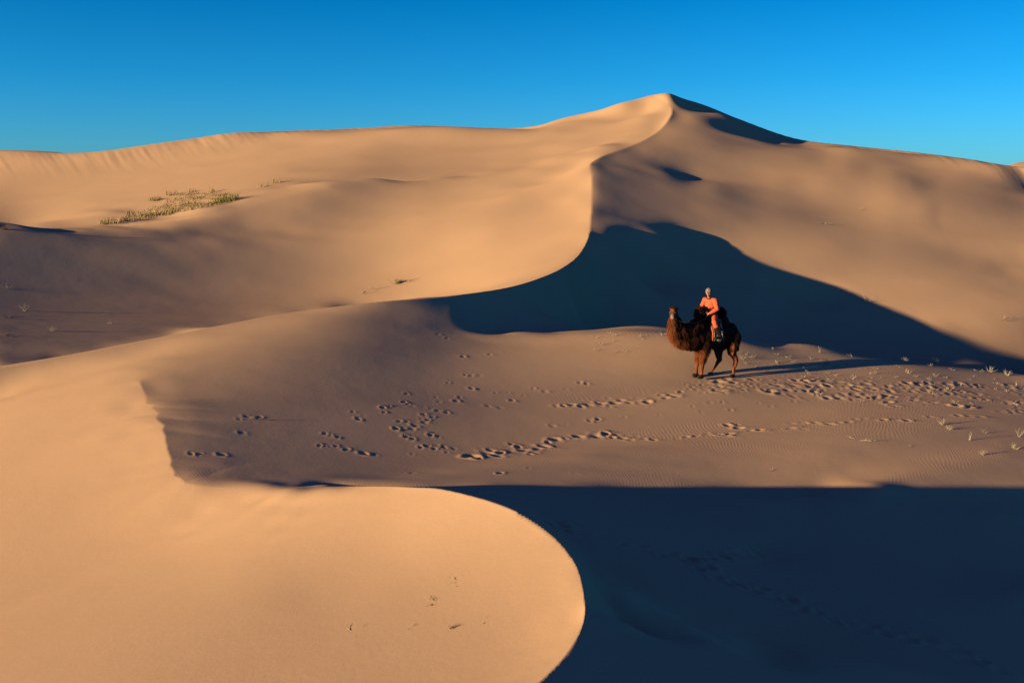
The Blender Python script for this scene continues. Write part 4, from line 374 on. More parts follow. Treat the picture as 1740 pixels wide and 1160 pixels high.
-419,-16,454,1034,1665,2023,1798,1194,560,145,-68,-269,-635,-1173,-1648,-1782,-1644,-1487,-1012,0,0,0,0,0,0,0,0,0,0,0,0,0,0,0,0,0,0,0,0,0,0,0,0,0,0,0,0,0,0,0,0,0,0,0,0,0,0,0,0,0,
15,21,28,34,43,52,60,69,78,83,85,80,71,53,37,23,5,-44,-64,-44,-53,-55,340,550,378,-443,543,-178,-522,923,-1166,1309,137,-1270,733,12,-497,-241,144,108,-558,1351,-1078,-263,3424,
290,-911,-1194,-900,-237,323,414,350,-158,-618,431,644,270,-490,-1903,-2086,-1323,-740,-353,-17,418,1104,2097,2729,2238,1234,301,-107,-112,-107,-461,-1253,-2017,-2141,-1795,-1475,
-1036,0,0,0,0,0,0,0,0,0,0,0,0,0,0,0,0,0,0,0,0,0,0,0,0,0,0,0,0,0,0,0,0,0,0,0,0,0,0,0,0,0,16,22,27,34,40,47,54,61,65,68,66,61,48,33,15,-5,-30,-65,-83,-76,-50,39,-82,1,163,-169,644,
-483,1322,982,-2068,-1655,1228,926,-243,-257,1172,-470,6,192,-778,2136,-2599,-955,3082,885,-653,-1225,-1243,-873,-991,-949,-724,-531,344,-1186,2184,3131,-1156,-2285,-841,-339,-177,
-119,-58,96,488,1421,3512,3872,1525,-175,-546,-134,284,19,-1277,-2799,-2560,-1535,-1149,-1055,0,0,0,0,0,0,0,0,0,0,0,0,0,0,0,0,0,0,0,0,0,0,0,0,0,0,0,0,0,0,0,0,0,0,0,0,0,0,0,0,0,17,
22,26,32,38,43,48,51,55,54,52,43,32,17,-3,-24,-48,-73,-86,-86,-69,-49,-122,-167,-131,250,-424,175,-588,-880,2283,1490,-2110,76,1285,492,-470,343,-397,817,-463,-1835,4441,-1013,332,
-623,-963,-820,-246,910,-173,-194,78,-506,1147,-2400,2984,4186,-3652,-5037,-1305,-262,-29,-27,-66,-27,271,1345,4803,4495,268,-1642,-1377,-166,967,1105,-658,-3423,-2893,-1210,-769,
-1069,0,0,0,0,0,0,0,0,0,0,0,0,0,0,0,0,0,0,0,0,0,0,0,0,0,0,0,0,0,0,0,0,0,0,0,0,0,0,0,0,0,17,22,26,30,34,39,43,45,46,44,39,32,21,5,-12,-33,-53,-72,-87,-88,-88,-89,-123,-122,-24,187,
-23,641,367,-709,330,110,423,-570,470,306,399,-355,8,-575,2060,110,-2807,-1544,2564,-388,-464,64,1108,3291,2624,4035,4114,-19,649,-87,1398,52,-5516,-8368,-3478,-1089,-286,-67,8,
165,744,2467,5806,1595,-2735,-2965,-1680,-85,1329,2105,782,-2740,-2386,-1028,-494,-1079,0,0,0,0,0,0,0,0,0,0,0,0,0,0,0,0,0,0,0,0,0,0,0,0,0,0,0,0,0,0,0,0,0,0,0,0,0,0,0,0,0,18,21,25,
29,33,35,38,39,39,37,33,25,14,1,-16,-33,-50,-66,-75,-83,-85,-95,-110,-108,-48,80,94,-32,581,185,61,-599,1090,452,-343,840,1073,1928,-1399,-1297,-1371,-3383,4463,1252,-4352,-1233,
100,394,124,-195,-4047,-4231,-3446,-876,3006,-3611,-971,1742,5086,5280,3234,1271,434,141,1,-221,-809,-2091,-2767,-1119,2105,2518,1405,129,-1010,-1519,-224,1557,1389,788,356,-1084,
0,0,0,0,0,0,0,0,0,0,0,0,0,0,0,0,0,0,0,0,0,0,0,0,0,0,0,0,0,0,0,0,0,0,0,0,0,0,0,0,0,19,21,25,27,30,33,34,36,35,32,28,22,13,1,-13,-26,-41,-52,-59,-61,-62,-63,-73,-81,-86,-11,286,-130,
356,427,-165,458,338,136,-281,65,-82,-753,547,-72,-675,2778,-4732,5730,-7300,-778,1233,1770,1976,1529,286,-677,-575,418,-2736,3935,-1406,-6483,4474,5280,29,-547,-336,-68,169,366,
419,-327,-5213,-4911,319,1841,1427,139,-1071,-1482,253,3857,2961,848,466,-1084,0,0,0,0,0,0,0,0,0,0,0,0,0,0,0,0,0,0,0,0,0,0,0,0,0,0,0,0,0,0,0,0,0,0,0,0,0,0,0,0,0,19,21,24,27,29,31,
33,32,32,31,28,22,15,5,-5,-18,-29,-35,-37,-32,-21,-4,23,65,127,172,165,350,-758,239,-123,9,281,140,-177,-244,-434,-645,9,-116,662,-704,1172,635,-4025,-29,1142,1389,1010,355,1953,
2527,1263,1439,-1887,1131,-1796,-3538,1190,2283,314,-174,-137,20,165,215,6,-931,-3612,-3991,-1630,221,625,113,-373,-77,1255,2857,2539,1359,948,-1079,0,0,0,0,0,0,0,0,0,0,0,0,0,0,0,
0,0,0,0,0,0,0,0,0,0,0,0,0,0,0,0,0,0,0,0,0,0,0,0,0,0,18,22,24,27,28,30,31,32,31,30,28,24,20,13,2,-7,-16,-22,-18,-9,8,34,71,124,188,143,-237,149,-193,-82,121,-6,30,-15,-163,-246,
-316,-280,96,429,1562,-2500,2379,2360,-1507,-1692,-150,672,732,-199,-655,-1354,-1025,155,353,-284,-730,-54,620,2159,2241,1252,632,315,76,-286,-988,-2166,-2868,-2133,-1023,-104,191,
114,18,307,1164,2065,2190,1781,1393,-1071,0,0,0,0,0,0,0,0,0,0,0,0,0,0,0,0,0,0,0,0,0,0,0,0,0,0,0,0,0,0,0,0,0,0,0,0,0,0,0,0,0,20,22,25,26,28,30,29,31,31,30,30,29,25,21,14,1,-9,-12,
-10,1,16,28,38,27,-32,-137,-77,337,229,-217,86,32,-27,-62,-116,-132,-85,85,429,647,-433,2228,-1676,-3604,1180,1125,807,424,-546,-2528,-307,428,196,-568,387,1737,-239,-406,487,1230,
1361,1084,720,387,56,-356,-909,-1550,-2042,-1903,-1212,-533,-111,71,244,614,1175,1674,1791,1604,1425,-1059,0,0,0,0,0,0,0,0,0,0,0,0,0,0,0,0,0,0,0,0,0,0,0,0,0,0,0,0,0,0,0,0,0,0,0,0,
0,0,0,0,0,21,24,24,27,28,29,30,30,30,32,31,33,33,31,23,10,-6,-12,-6,5,18,29,29,18,-10,-41,-31,72,256,-131,12,50,0,-41,-67,-59,-6,95,189,34,-667,-66,-1692,-803,2116,1249,952,716,
534,-814,-221,1404,-16,-998,-1214,778,-433,-554,120,570,750,760,598,353,52,-307,-719,-1138,-1523,-1591,-1170,-654,-260,17,280,625,1056,1437,1512,1404,1334,-1044,0,0,0,0,0,0,0,0,0,
0,0,0,0,0,0,0,0,0,0,0,0,0,0,0,0,0,0,0,0,0,0,0,0,0,0,0,0,0,0,0,0,23,24,26,27,29,29,30,30,30,30,32,35,39,42,37,17,-9,-17,-9,8,24,35,41,37,29,16,5,7,46,-30,34,36,1,-27,-41,-33,-2,36,
32,-105,-354,-122,-160,282,850,492,418,-17,-89,-1002,-71,384,-301,50,36,354,-296,-199,85,473,653,660,532,317,49,-264,-602,-925,-1193,-1197,-945,-625,-302,-13,269,575,886,1139,1259,
1263,1233,-1024,0,0,0,0,0,0,0,0,0,0,0,0,0,0,0,0,0,0,0,0,0,0,0,0,0,0,0,0,0,0,0,0,0,0,0,0,0,0,0,0,0,23,25,28,29,30,29,30,30,29,28,30,34,43,54,55,23,-20,-31,-14,9,33,48,50,57,61,58,
45,-60,-296,164,134,24,-8,-23,-29,-25,-12,2,-7,-62,-121,-23,225,310,272,21,11,-267,125,-611,-237,444,14,-124,-34,-14,57,-7,19,310,611,597,469,282,43,-229,-524,-793,-873,-849,-753,
-530,-282,-32,219,477,727,925,1053,1103,1102,-1004,0,0,0,0,0,0,0,0,0,0,0,0,0,0,0,0,0,0,0,0,0,0,0,0,0,0,0,0,0,0,0,0,0,0,0,0,0,0,0,0,0,26,28,29,30,31,32,31,29,28,26,24,28,39,61,82,
37,-52,-51,-20,17,45,58,51,56,56,31,-20,-122,-187,141,135,51,15,-2,-12,-17,-16,-15,-15,-14,-31,-208,207,252,298,77,-103,-95,-36,79,24,-4,-82,36,-6,66,-106,-142,66,207,331,393,347,
220,44,-161,-365,-535,-680,-737,-629,-465,-263,-46,175,396,600,770,878,931,954,-981,0,0,0,0,0,0,0,0,0,0,0,0,0,0,0,0,0,0,0,0,0,0,0,0,0,0,0,0,0,0,0,0,0,0,0,0,0,0,0,0,0,28,29,31,33,
35,35,34,31,29,23,18,13,21,50,108,56,-95,-67,-15,31,64,77,33,44,48,7,-34,-67,-67,19,66,61,44,26,11,-1,-14,-23,-20,31,127,-682,-68,505,356,179,-8,-22,-121,27,35,-52,18,44,18,14,-86,
-78,20,157,246,290,262,172,39,-116,-274,-413,-530,-566,-505,-387,-229,-54,133,315,487,631,732,793,819,-957,0,0,0,0,0,0,0,0,0,0,0,0,0,0,0,0,0,0,0,0,0,0,0,0,0,0,0,0,0,0,0,0,0,0,0,0,
0,0,0,0,0,29,31,35,37,37,39,39,39,34,28,17,5,-6,18,167,110,-222,-82,5,47,90,124,-11,17,37,-41,-63,-65,-51,-4,68,89,76,59,39,20,2,-19,-31,30,625,25,-221,-43,-142,24,-23,-14,-31,-73,
-31,16,47,-26,9,-48,4,23,-35,116,231,239,206,135,35,-88,-216,-341,-401,-408,-404,-317,-196,-53,98,251,390,510,609,672,700,-934,0,0,0,0,0,0,0,0,0,0,0,0,0,0,0,0,0,0,0,0,0,0,0,0,0,0,
0,0,0,0,0,0,0,0,0,0,0,0,0,0,0,30,35,37,39,43,45,47,48,47,45,38,22,-3,-29,81,54,-216,-15,35,53,93,208,-19,-29,-52,-139,-91,-47,-15,25,80,101,97,80,62,45,32,31,49,10,382,506,-522,
-462,-44,19,45,29,11,81,139,-139,-98,50,82,77,-180,-71,65,139,104,143,144,102,31,-54,-139,-213,-345,-373,-314,-259,-166,-52,72,197,315,424,505,561,589,-913,0,0,0,0,0,0,0,0,0,0,0,0,
0,0,0,0,0,0,0,0,0,0,0,0,0,0,0,0,0,0,0,0,0,0,0,0,0,0,0,0,0,33,36,38,44,46,50,55,58,64,69,74,83,91,81,-131,-226,85,-10,4,50,97,106,43,-268,-281,-98,-14,28,52,75,99,110,103,89,70,48,
20,-23,-77,-292,-782,68,130,163,268,148,187,125,100,-33,-121,88,114,-34,-57,-81,112,37,-59,15,146,149,125,84,24,-49,-132,-214,-210,-231,-264,-212,-139,-48,53,155,254,339,417,472,
497,-892,0,0,0,0,0,0,0,0,0,0,0,0,0,0,0,0,0,0,0,0,0,0,0,0,0,0,0,0,0,0,0,0,0,0,0,0,0,0,0,0,0,33,35,41,43,48,54,58,64,71,77,83,83,64,-11,-183,-145,130,65,45,81,150,-185,-45,-296,-371,
-49,63,105,116,116,116,110,98,83,65,48,25,-22,-140,-391,-1817,-299,909,315,487,290,282,185,149,126,80,-64,-100,43,43,61,-96,-81,68,58,39,77,85,64,22,-27,-74,-112,-197,-242,-201,
-171,-116,-44,37,122,205,283,345,389,415,-876,0,0,0,0,0,0,0,0,0,0,0,0,0,0,0,0,0,0,0,0,0,0,0,0,0,0,0,0,0,0,0,0,0,0,0,0,0,0,0,0,0,32,37,39,43,47,52,57,62,68,72,77,72,53,-3,-148,-128,
128,78,58,104,243,-116,-97,-263,-484,-176,70,151,155,136,114,94,74,54,36,28,38,83,144,190,-1028,-962,144,174,311,270,265,208,166,22,-113,82,63,-24,-50,-54,107,9,-24,-16,85,92,78,
52,18,-28,-78,-127,-113,-146,-167,-139,-97,-39,27,97,164,226,283,328,346,-861,0,0,0,0,0,0,0,0,0,0,0,0,0,0,0,0,0,0,0,0,0,0,0,0,0,0,0,0,0,0,0,0,0,0,0,0,0,0,0,0,0,32,33,37,41,44,47,
51,55,56,59,54,47,28,-8,-61,-34,72,37,-17,-82,-188,-330,-262,-503,-26,431,375,275,192,128,87,54,29,-4,-40,-82,-134,-209,-348,-512,326,47,-208,309,158,235,192,187,135,83,2,-20,-13,
13,5,4,-16,-18,10,25,40,53,53,39,14,-17,-49,-78,-114,-136,-131,-114,-79,-34,19,76,134,187,234,270,287,-847,0,0,0,0,0,0,0,0,0,0,0,0,0,0,0,0,0,0,0,0,0,0,0,0,0,0,0,0,0,0,0,0,0,0,0,0,
0,0,0,0,0,29,32,34,36,40,41,43,44,43,40,34,21,6,-2,31,74,35,-12,-94,-256,-583,-358,-80,277,455,331,249,175,110,54,18,-5,-28,-63,-112,-176,-249,-327,-374,-252,630,697,64,-266,-103,
128,122,141,104,81,54,-61,-40,33,37,33,-86,-18,23,49,18,31,35,28,12,-9,-32,-55,-108,-117,-104,-92,-65,-30,14,60,107,155,194,221,239,-834,0,0,0,0,0,0,0,0,0,0,0,0,0,0,0,0,0,0,0,0,0,
0,0,0,0,0,0,0,0,0,0,0,0,0,0,0,0,0,0,0,0,27,29,31,33,34,35,35,36,33,27,21,10,-1,-1,54,115,81,31,-36,-116,-180,53,12,438,390,35,2,-3,-24,-55,-68,-64,-71,-99,-150,-220,-288,-336,-316,
-141,286,312,-8,146,178,140,142,122,96,-12,-32,-9,103,-43,-28,-42,49,52,-54,9,64,49,37,23,7,-15,-41,-75,-65,-57,-88,-76,-55,-25,10,49,87,122,158,187,199,-820,0,0,0,0,0,0,0,0,0,0,0,
0,0,0,0,0,0,0,0,0,0,0,0,0,0,0,0,0,0,0,0,0,0,0,0,0,0,0,0,0,0,25,27,27,29,30,31,32,29,28,26,20,17,17,33,74,118,109,80,43,12,20,127,145,329,266,38,-48,-80,-103,-146,-134,-94,-77,-96,
-146,-217,-284,-317,-290,-175,-5,-20,-89,506,386,169,160,83,68,94,437,-543,79,-76,88,123,-135,-54,61,61,-19,7,20,16,5,-6,-12,-13,-89,-102,-63,-61,-44,-21,6,38,72,106,133,149,161,
-804,0,0,0,0,0,0,0,0,0,0,0,0,0,0,0,0,0,0,0,0,0,0,0,0,0,0,0,0,0,0,0,0,0,0,0,0,0,0,0,0,0,23,25,26,27,27,29,28,29,29,29,29,33,41,60,92,120,129,115,94,81,95,140,163,215,160,38,-56,
-116,-136,-196,-151,-72,-36,-51,-102,-178,-245,-274,-245,-152,-27,46,136,319,200,107,83,35,67,-157,157,-538,575,-12,-106,-119,150,20,-40,-47,74,62,38,18,-3,-21,-46,-69,-11,-19,-62,
-49,-38,-18,6,31,57,79,106,128,137,-784,0,0,0,0,0,0,0,0,0,0,0,0,0,0,0,0,0,0,0,0,0,0,0,0,0,0,0,0,0,0,0,0,0,0,0,0,0,0,0,0,0,22,23,25,25,27,27,28,31,33,36,42,49,62,80,101,125,141,136,
117,108,112,124,126,118,59,-13,-109,-213,-222,-113,-37,7,28,7,-27,-120,-180,-209,-171,-76,61,191,344,10,-44,1,-32,-45,-7,-34,330,-423,-262,643,-45,-194,0,-32,18,10,16,31,24,7,-8,
-20,-22,-11,-44,-69,-42,-40,-30,-15,3,25,47,71,88,102,111,-762,0,0,0,0,0,0,0,0,0,0,0,0,0,0,0,0,0,0,0,0,0,0,0,0,0,0,0,0,0,0,0,0,0,0,0,0,0,0,0,0,0,23,23,23,25,26,28,32,33,39,45,54,
66,78,91,104,121,144,145,122,113,112,106,86,49,-31,-145,-181,-132,-96,5,-22,-69,-27,16,53,-44,-82,-117,-71,18,154,220,297,-79,-162,-107,-115,-98,-59,-105,188,-235,-263,491,113,
-186,-150,77,-7,26,73,48,18,-4,-21,-35,-44,-48,-8,-24,-39,-33,-25,-13,3,20,38,55,71,87,92,-734,0,0,0,0,0,0,0,0,0,0,0,0,0,0,0,0,0,0,0,0,0,0,0,0,0,0,0,0,0,0,0,0,0,0,0,0,0,0,0,0,0,22,
22,25,26,27,30,32,38,44,53,66,79,95,104,102,100,118,133,129,124,118,101,68,11,-53,-130,-157,-130,-95,-101,-94,-119,-154,-72,33,119,121,44,98,167,332,349,-79,-242,-150,-174,-153,
-141,-106,-90,92,-67,-84,284,258,39,-502,170,-218,153,80,30,-1,-20,-34,-41,-44,-41,-24,-23,-30,-28,-20,-10,2,16,31,45,60,71,77,-704,0,0,0,0,0,0,0,0,0,0,0,0,0,0,0,0,0,0,0,0,0,0,0,0,
0,0,0,0,0,0,0,0,0,0,0,0,0,0,0,0,0,23,25,25,26,29,31,35,41,49,60,75,94,113,127,121,115,110,102,116,103,94,64,29,-17,-69,-112,-141,-150,-140,-124,-121,-118,-128,-159,-166,54,185,326,
375,377,251,47,-136,-120,-157,-177,-166,-154,-116,-2,6,-74,-92,68,-17,-529,-486,1339,-386,247,99,21,-14,-31,-41,-43,-34,-19,-50,-43,-21,-21,-17,-9,1,13,26,40,51,56,64,-670,0,0,0,0,
0,0,0,0,0,0,0,0,0,0,0,0,0,0,0,0,0,0,0,0,0,0,0,0,0,0,0,0,0,0,0,0,0,0,0,0,0,25,25,27,29,31,33,39,43,51,65,81,102,125,142,141,126,105,92,82,74,61,35,4,-37,-79,-120,-143,-149,-149,
-144,-140,-132,-106,-46,18,45,108,270,304,301,155,24,-16,-93,-140,-148,-153,-135,-122,-125,65,21,-39,137,305,202,-325,29,-462,272,98,21,-12,-33,-46,-53,-61,-66,-2,14,-24,-20,-13,
-8,2,11,20,27,40,52,55,-633,0,0,0,0,0,0,0,0,0,0,0,0,0,0,0,0,0,0,0,0,0,0,0,0,0,0,0,0,0,0,0,0,0,0,0,0,0,0,0,0,0,26,29,29,31,34,36,40,46,54,67,85,111,141,144,120,116,93,76,62,69,38,
18,-18,-52,-90,-121,-145,-158,-162,-159,-150,-136,-115,-82,-8,91,143,197,254,231,173,100,9,-55,-87,-117,-126,-124,-85,40,-33,-45,-21,55,88,-20,-87,53,-124,118,85,41,6,-18,-35,-42,
-30,-3,-42,-52,-11,-13,-12,-5,0,8,18,28,34,40,46,-593,0,0,0,0,0,0,0,0,0,0,0,0,0,0,0,0,0,0,0,0,0,0,0,0,0,0,0,0,0,0,0,0,0,0,0,0,0,0,0,0,0,28,30,33,34,37,40,43,49,58,68,88,121,152,
133,93,102,80,55,57,51,23,2,-31,-64,-97,-127,-149,-162,-168,-168,-164,-153,-132,-102,-67,7,143,232,257,238,182,110,47,-6,-51,-79,-89,-83,-75,-136,51,52,-16,-18,-35,-94,13,141,6,15,
71,56,27,-4,-31,-54,-69,-66,25,24,-20,-12,-9,-6,2,7,13,15,27,41,45,-554,0,0,0,0,0,0,0,0,0,0,0,0,0,0,0,0,0,0,0,0,0,0,0,0,0,0,0,0,0,0,0,0,0,0,0,0,0,0,0,0,0,32,33,36,38,40,45,49,53,
60,72,95,143,152,56,98,77,49,49,62,32,17,-11,-38,-72,-103,-129,-150,-164,-171,-173,-167,-157,-142,-115,-69,3,114,192,227,219,184,131,76,23,-15,-44,-55,-69,-36,24,-21,-16,-5,2,9,21,
-9,-20,-9,28,43,57,42,10,-24,-49,-52,-21,-15,-38,-4,-9,-8,-3,-1,6,12,21,25,32,39,-515,0,0,0,0,0,0,0,0,0,0,0,0,0,0,0,0,0,0,0,0,0,0,0,0,0,0,0,0,0,0,0,0,0,0,0,0,0,0,0,0,0,35,36,39,43,
46,49,52,59,64,72,87,120,123,56,77,44,54,60,40,24,10,-16,-43,-76,-106,-130,-148,-160,-168,-169,-164,-152,-134,-110,-69,-6,77,154,198,202,176,136,89,47,15,-17,-21,-39,-10,-78,13,30,
4,6,7,4,11,14,-53,-35,89,102,69,25,-22,-67,-102,-91,44,-7,-11,-11,-6,-3,2,5,8,3,20,40,47,-477,0,0,0,0,0,0,0,0,0,0,0,0,0,0,0,0,0,0,0,0,0,0,0,0,0,0,0,0,0,0,0,0,0,0,0,0,0,0,0,0,0,36,
40,43,46,49,54,59,63,68,73,77,76,64,59,62,58,59,40,29,19,2,-16,-43,-77,-105,-125,-139,-151,-156,-158,-152,-136,-121,-97,-65,-17,46,123,171,179,159,130,90,62,21,14,-17,-19,5,-85,46,
22,-3,13,0,-34,6,51,-58,-23,166,138,85,36,-14,-69,-139,-193,14,30,-18,8,-9,-1,-2,-3,17,-7,21,53,53,-444,0,0,0,0,0,0,0,0,0,0,0,0,0,0,0,0,0,0,0,0,0,0,0,0,0,0,0,0,0,0,0,0,0,0,0,0,0,0,
0,0,0,39,42,45,49,54,57,62,67,70,70,62,45,46,66,51,52,33,27,20,9,-3,-16,-41,-75,-102,-115,-126,-133,-140,-142,-131,-116,-99,-82,-57,-30,20,97,149,158,134,119,78,73,21,57,-41,128,
-166,374,-103,-228,-6,64,55,10,-101,-85,173,220,75,59,49,30,11,-11,-36,-96,-394,36,-53,-8,-4,-3,-1,26,-3,25,47,39,42,-415,0,0,0,0,0,0,0,0,0,0,0,0,0,0,0,0,0,0,0,0,0,0,0,0,0,0,0,0,0,
0,0,0,0,0,0,0,0,0,0,0,0,40,44,47,50,54,60,63,67,70,70,58,11,-28,45,34,42,35,29,15,0,-16,-35,-49,-53,-65,-80,-93,-101,-103,-100,-98,-92,-76,-48,-16,27,58,60,59,74,73,72,46,48,-8,27,
-112,52,-536,588,148,-152,42,103,65,-35,-261,-343,156,557,240,110,58,32,9,-25,-92,-272,-704,356,125,7,18,-6,-12,-25,-163,77,125,72,53,-392,0,0,0,0,0,0,0,0,0,0,0,0,0,0,0,0,0,0,0,0,
0,0,0,0,0,0,0,0,0,0,0,0,0,0,0,0,0,0,0,0,0,42,44,46,51,54,56,61,62,62,55,38,-1,-26,15,22,29,28,23,9,-4,-21,-34,-42,-43,-45,-57,-64,-71,-73,-71,-70,-64,-47,-23,7,38,53,40,25,27,31,
33,22,17,-6,-2,-50,25,-129,377,4,-155,17,85,69,-24,-196,-211,145,391,222,119,64,29,-3,-49,-126,-264,-415,135,110,37,19,-5,-23,-50,-99,55,99,66,52,-374,0,0,0,0,0,0,0,0,0,0,0,0,0,0,
0,0,0,0,0,0,0,0,0,0,0,0,0,0,0,0,0,0,0,0,0,0,0,0,0,0,0,41,44,47,49,51,54,54,55,51,42,27,1,-12,3,12,18,19,13,4,-7,-19,-29,-34,-34,-38,-42,-48,-52,-52,-52,-48,-42,-30,-10,13,30,37,26,
14,11,12,11,8,4,-5,-1,-4,39,52,207,-16,-94,-6,44,47,-9,-104,-90,101,219,160,104,61,26,-8,-51,-110,-176,-214,-8,40,24,11,-7,-23,-37,-42,30,61,49,43,-363,0,0,0,0,0,0,0,0,0,0,0,0,0,0,
0,0,0,0,0,0,0,0,0,0,0,0,0,0,0,0,0,0,0,0,0,0,0,0,0,0,0,42,43,45,47,49,50,50,47,42,35,21,7,-2,3,7,11,11,7,0,-8,-17,-24,-29,-30,-32,-35,-38,-40,-41,-39,-36,-29,-18,-5,9,20,23,17,10,6,
4,3,1,-1,-4,-4,-2,11,23,96,124,42,-20,7,27,1,-57,-61,29,124,136,99,62,26,-9,-46,-89,-128,-124,-34,6,8,3,-9,-17,-24,-18,15,36,35,33,-357,0,0,0,0,0,0,0,0,0,0,0,0,0,0,0,0,0,0,0,0,0,0,
0,0,0,0,0,0,0,0,0,0,0,0,0,0,0,0,0,0,0,41,43,45,46,47,47,45,43,39,31,20,10,5,4,7,7,6,3,-1,-9,-16,-22,-24,-29,-29,-32,-35,-36,-35,-33,-28,-24,-15,-4,6,13,16,13,8,4,2,2,-1,-3,-3,-3,1,
9,24,72,109,65,12,7,14,0,-29,-29,17,78,98,83,55,24,-8,-40,-71,-91,-83,-39,-13,-5,-6,-8,-13,-14,-8,9,20,25,21,-1926,-2128,-2187,-2116,-1963,-1386,-470,144,7,897,513,265,98,173,148,
443,450,14,]

# ---------------------------------------------------------------- terrain
# The dunes are a height field z(x, y), stored as two bicubic spline sheets (one on each side of
# the long middle ridge) plus slope breaks along the crests. Columns fan out from the origin
# (u = x / y) and rows are spaced in log distance, so cells stay about square at every distance.
F, CX, HY, ZC = 1600.0, 870.0, 300.0, 6.5
YS = F/2417.0
# crest lines: picture column, picture row, depth
R={}
R['front']=[(238,650,36.2),(250,678,34.8),(262,700,33.5),(276,730,32),(292,800,29.5),(330,822,28.6),(380,828,28.3),(440,829,27.9),(500,828,27.2),(570,826,25.5),(640,825,23.9),(700,827,22.5),(760,832,21.6),(860,860,20),(930,900,18.6),(972,945,17.4),(990,990,16.4),(993,1050,15),(970,1100,13.9),(920,1155,12.8),(820,1230,11.8),(700,1330,11)]
R['mid']=[(-260,665,39),(-120,641,39.5),(0,622,40.5),(120,602,41.7),(250,577,43.3),(400,548,45.6),(500,530,47.3),(640,513,49),(760,503,51.6),(860,489,54.7),(930,468,58.8),(975,443,64),(996,415,69),(1003,385,73),(1005,340,79),(1005,300,84),(1002,283,87),(1008,274,90),(1030,263,93),(1060,253,96),(1095,238,101),(1122,220,107),(1140,196,113),(1140,182,117),(1128,173,120),(1112,164,123)]
R['sky']=[(-400, 290, 114.0), (-150, 262, 114.0), (0, 256, 114.0), (112, 260, 114.0), (180, 256, 114.0), (250, 246, 115.1), (330, 235, 117.4), (400, 226, 119.7), (560, 220, 125.4), (640, 216, 127.7), (700, 213, 128.8), (800, 216, 130.0), (870, 218, 130.0), (920, 212, 127.7), (960, 200, 125.4), (1040, 182, 124.3), (1112, 161, 124.3), (1150, 165, 124.5), (1200, 180, 125), (1250, 200, 124.5), (1350, 235, 122), (1450, 248, 119), (1550, 258, 115.5), (1650, 271, 111.5), (1712, 281, 109), (1850, 296, 105), (2100, 330, 101)]
R['bowl']=[(-300,395,76),(-100,400,76),(0,398,76),(120,393,76),(250,382,77),(350,366,78.5),(420,350,81),(500,330,84),(560,318,86)]
R['edge']=[(850,563,50.3),(910,564,51.3),(1000,565,52.5),(1140,572,53.5),(1280,585,53),(1400,600,52),(1600,622,50),(1740,638,49),(1950,660,48)]
R = {k: [(p[0], p[1], p[2]*YS) for p in v] for k, v in R.items()}
NU, NS = 87, 123
U0, U1 = -1.0, 1.0
S0, S1 = math.log(8.5*YS), math.log(420*YS)
HU, HS = (U1-U0)/(NU-3), (S1-S0)/(NS-3)
NG = NU*NS
SHEETS = {'W': [('front','sym',.13), ('front','sym',.05), ('edge','far',.2), ('edge','far',.07)], 'B': [('bowl','sym',.14), ('bowl','sym',.06)]}
def ridge_line(pts, step=6):
    P = np.array([((p[0]-CX)/F, math.log(p[2]), (HY-p[1])/F) for p in pts]); n = len(P)
    E = np.vstack([2*P[0]-P[1], P, 2*P[-1]-P[-2]]); out = []
    for k in range(n-1):
        a, b, c, d = E[k:k+4]
        for j in range(step):
            t = j/step
            out.append(.5*((2*b)+(c-a)*t+(2*a-5*b+4*c-d)*t*t+(3*b-a-3*c+d)*t**3))
    out.append(P[-1]); return np.array(out)
LINES = {k: ridge_line(v) for k, v in R.items()}
for i in range(6, 44):                     # the near crest is ragged where sand has slumped
    LINES['front'][i, 0] += .0075*noise.noise(Vector((i*.37, 3.1, 0)))+.005*noise.noise(Vector((i*1.3, 7.7, 0)))
def unpack(data):
    a = np.array(data, np.int64)          # second differences of the spline control values, in units of 0.00001
    return np.concatenate([a[:NG].reshape(NU, NS).cumsum(0).cumsum(1).ravel(), a[NG:]])*1e-5
def bas(x, n):
    x = np.clip(x, 0, n-3-1e-9); i = np.floor(x).astype(int); t = x-i
    return i, np.stack([(1-t)**3/6, (3*t**3-6*t**2+4)/6, (-3*t**3+3*t**2+3*t+1)/6, t**3/6], -1)
def line_dist(L, u, s):
    best = np.full(u.shape, 9.); side = np.zeros(u.shape, bool)
    for k in range(len(L)-1):
        ax, ay = L[k, :2]; dx, dy = L[k+1, :2]-L[k, :2]
        t = np.clip(((u-ax)*dx+(s-ay)*dy)/(dx*dx+dy*dy+1e-12), 0, 1)
        d = (u-ax-t*dx)**2+(s-ay-t*dy)**2; c = d < best
        best = np.where(c, d, best); side = np.where(c, dx*(s-ay)-dy*(u-ax) > 0, side)
    return np.sqrt(best), side
def nodes(k, D):
    P = np.array([((p[0]-CX)/F, math.log(p[2])) for p in R[k]]); d = np.hypot(*np.diff(P, axis=0).T)
    return P, 1.15*D+1.1*np.maximum(np.r_[d, d[-1]], np.r_[d[0], d])
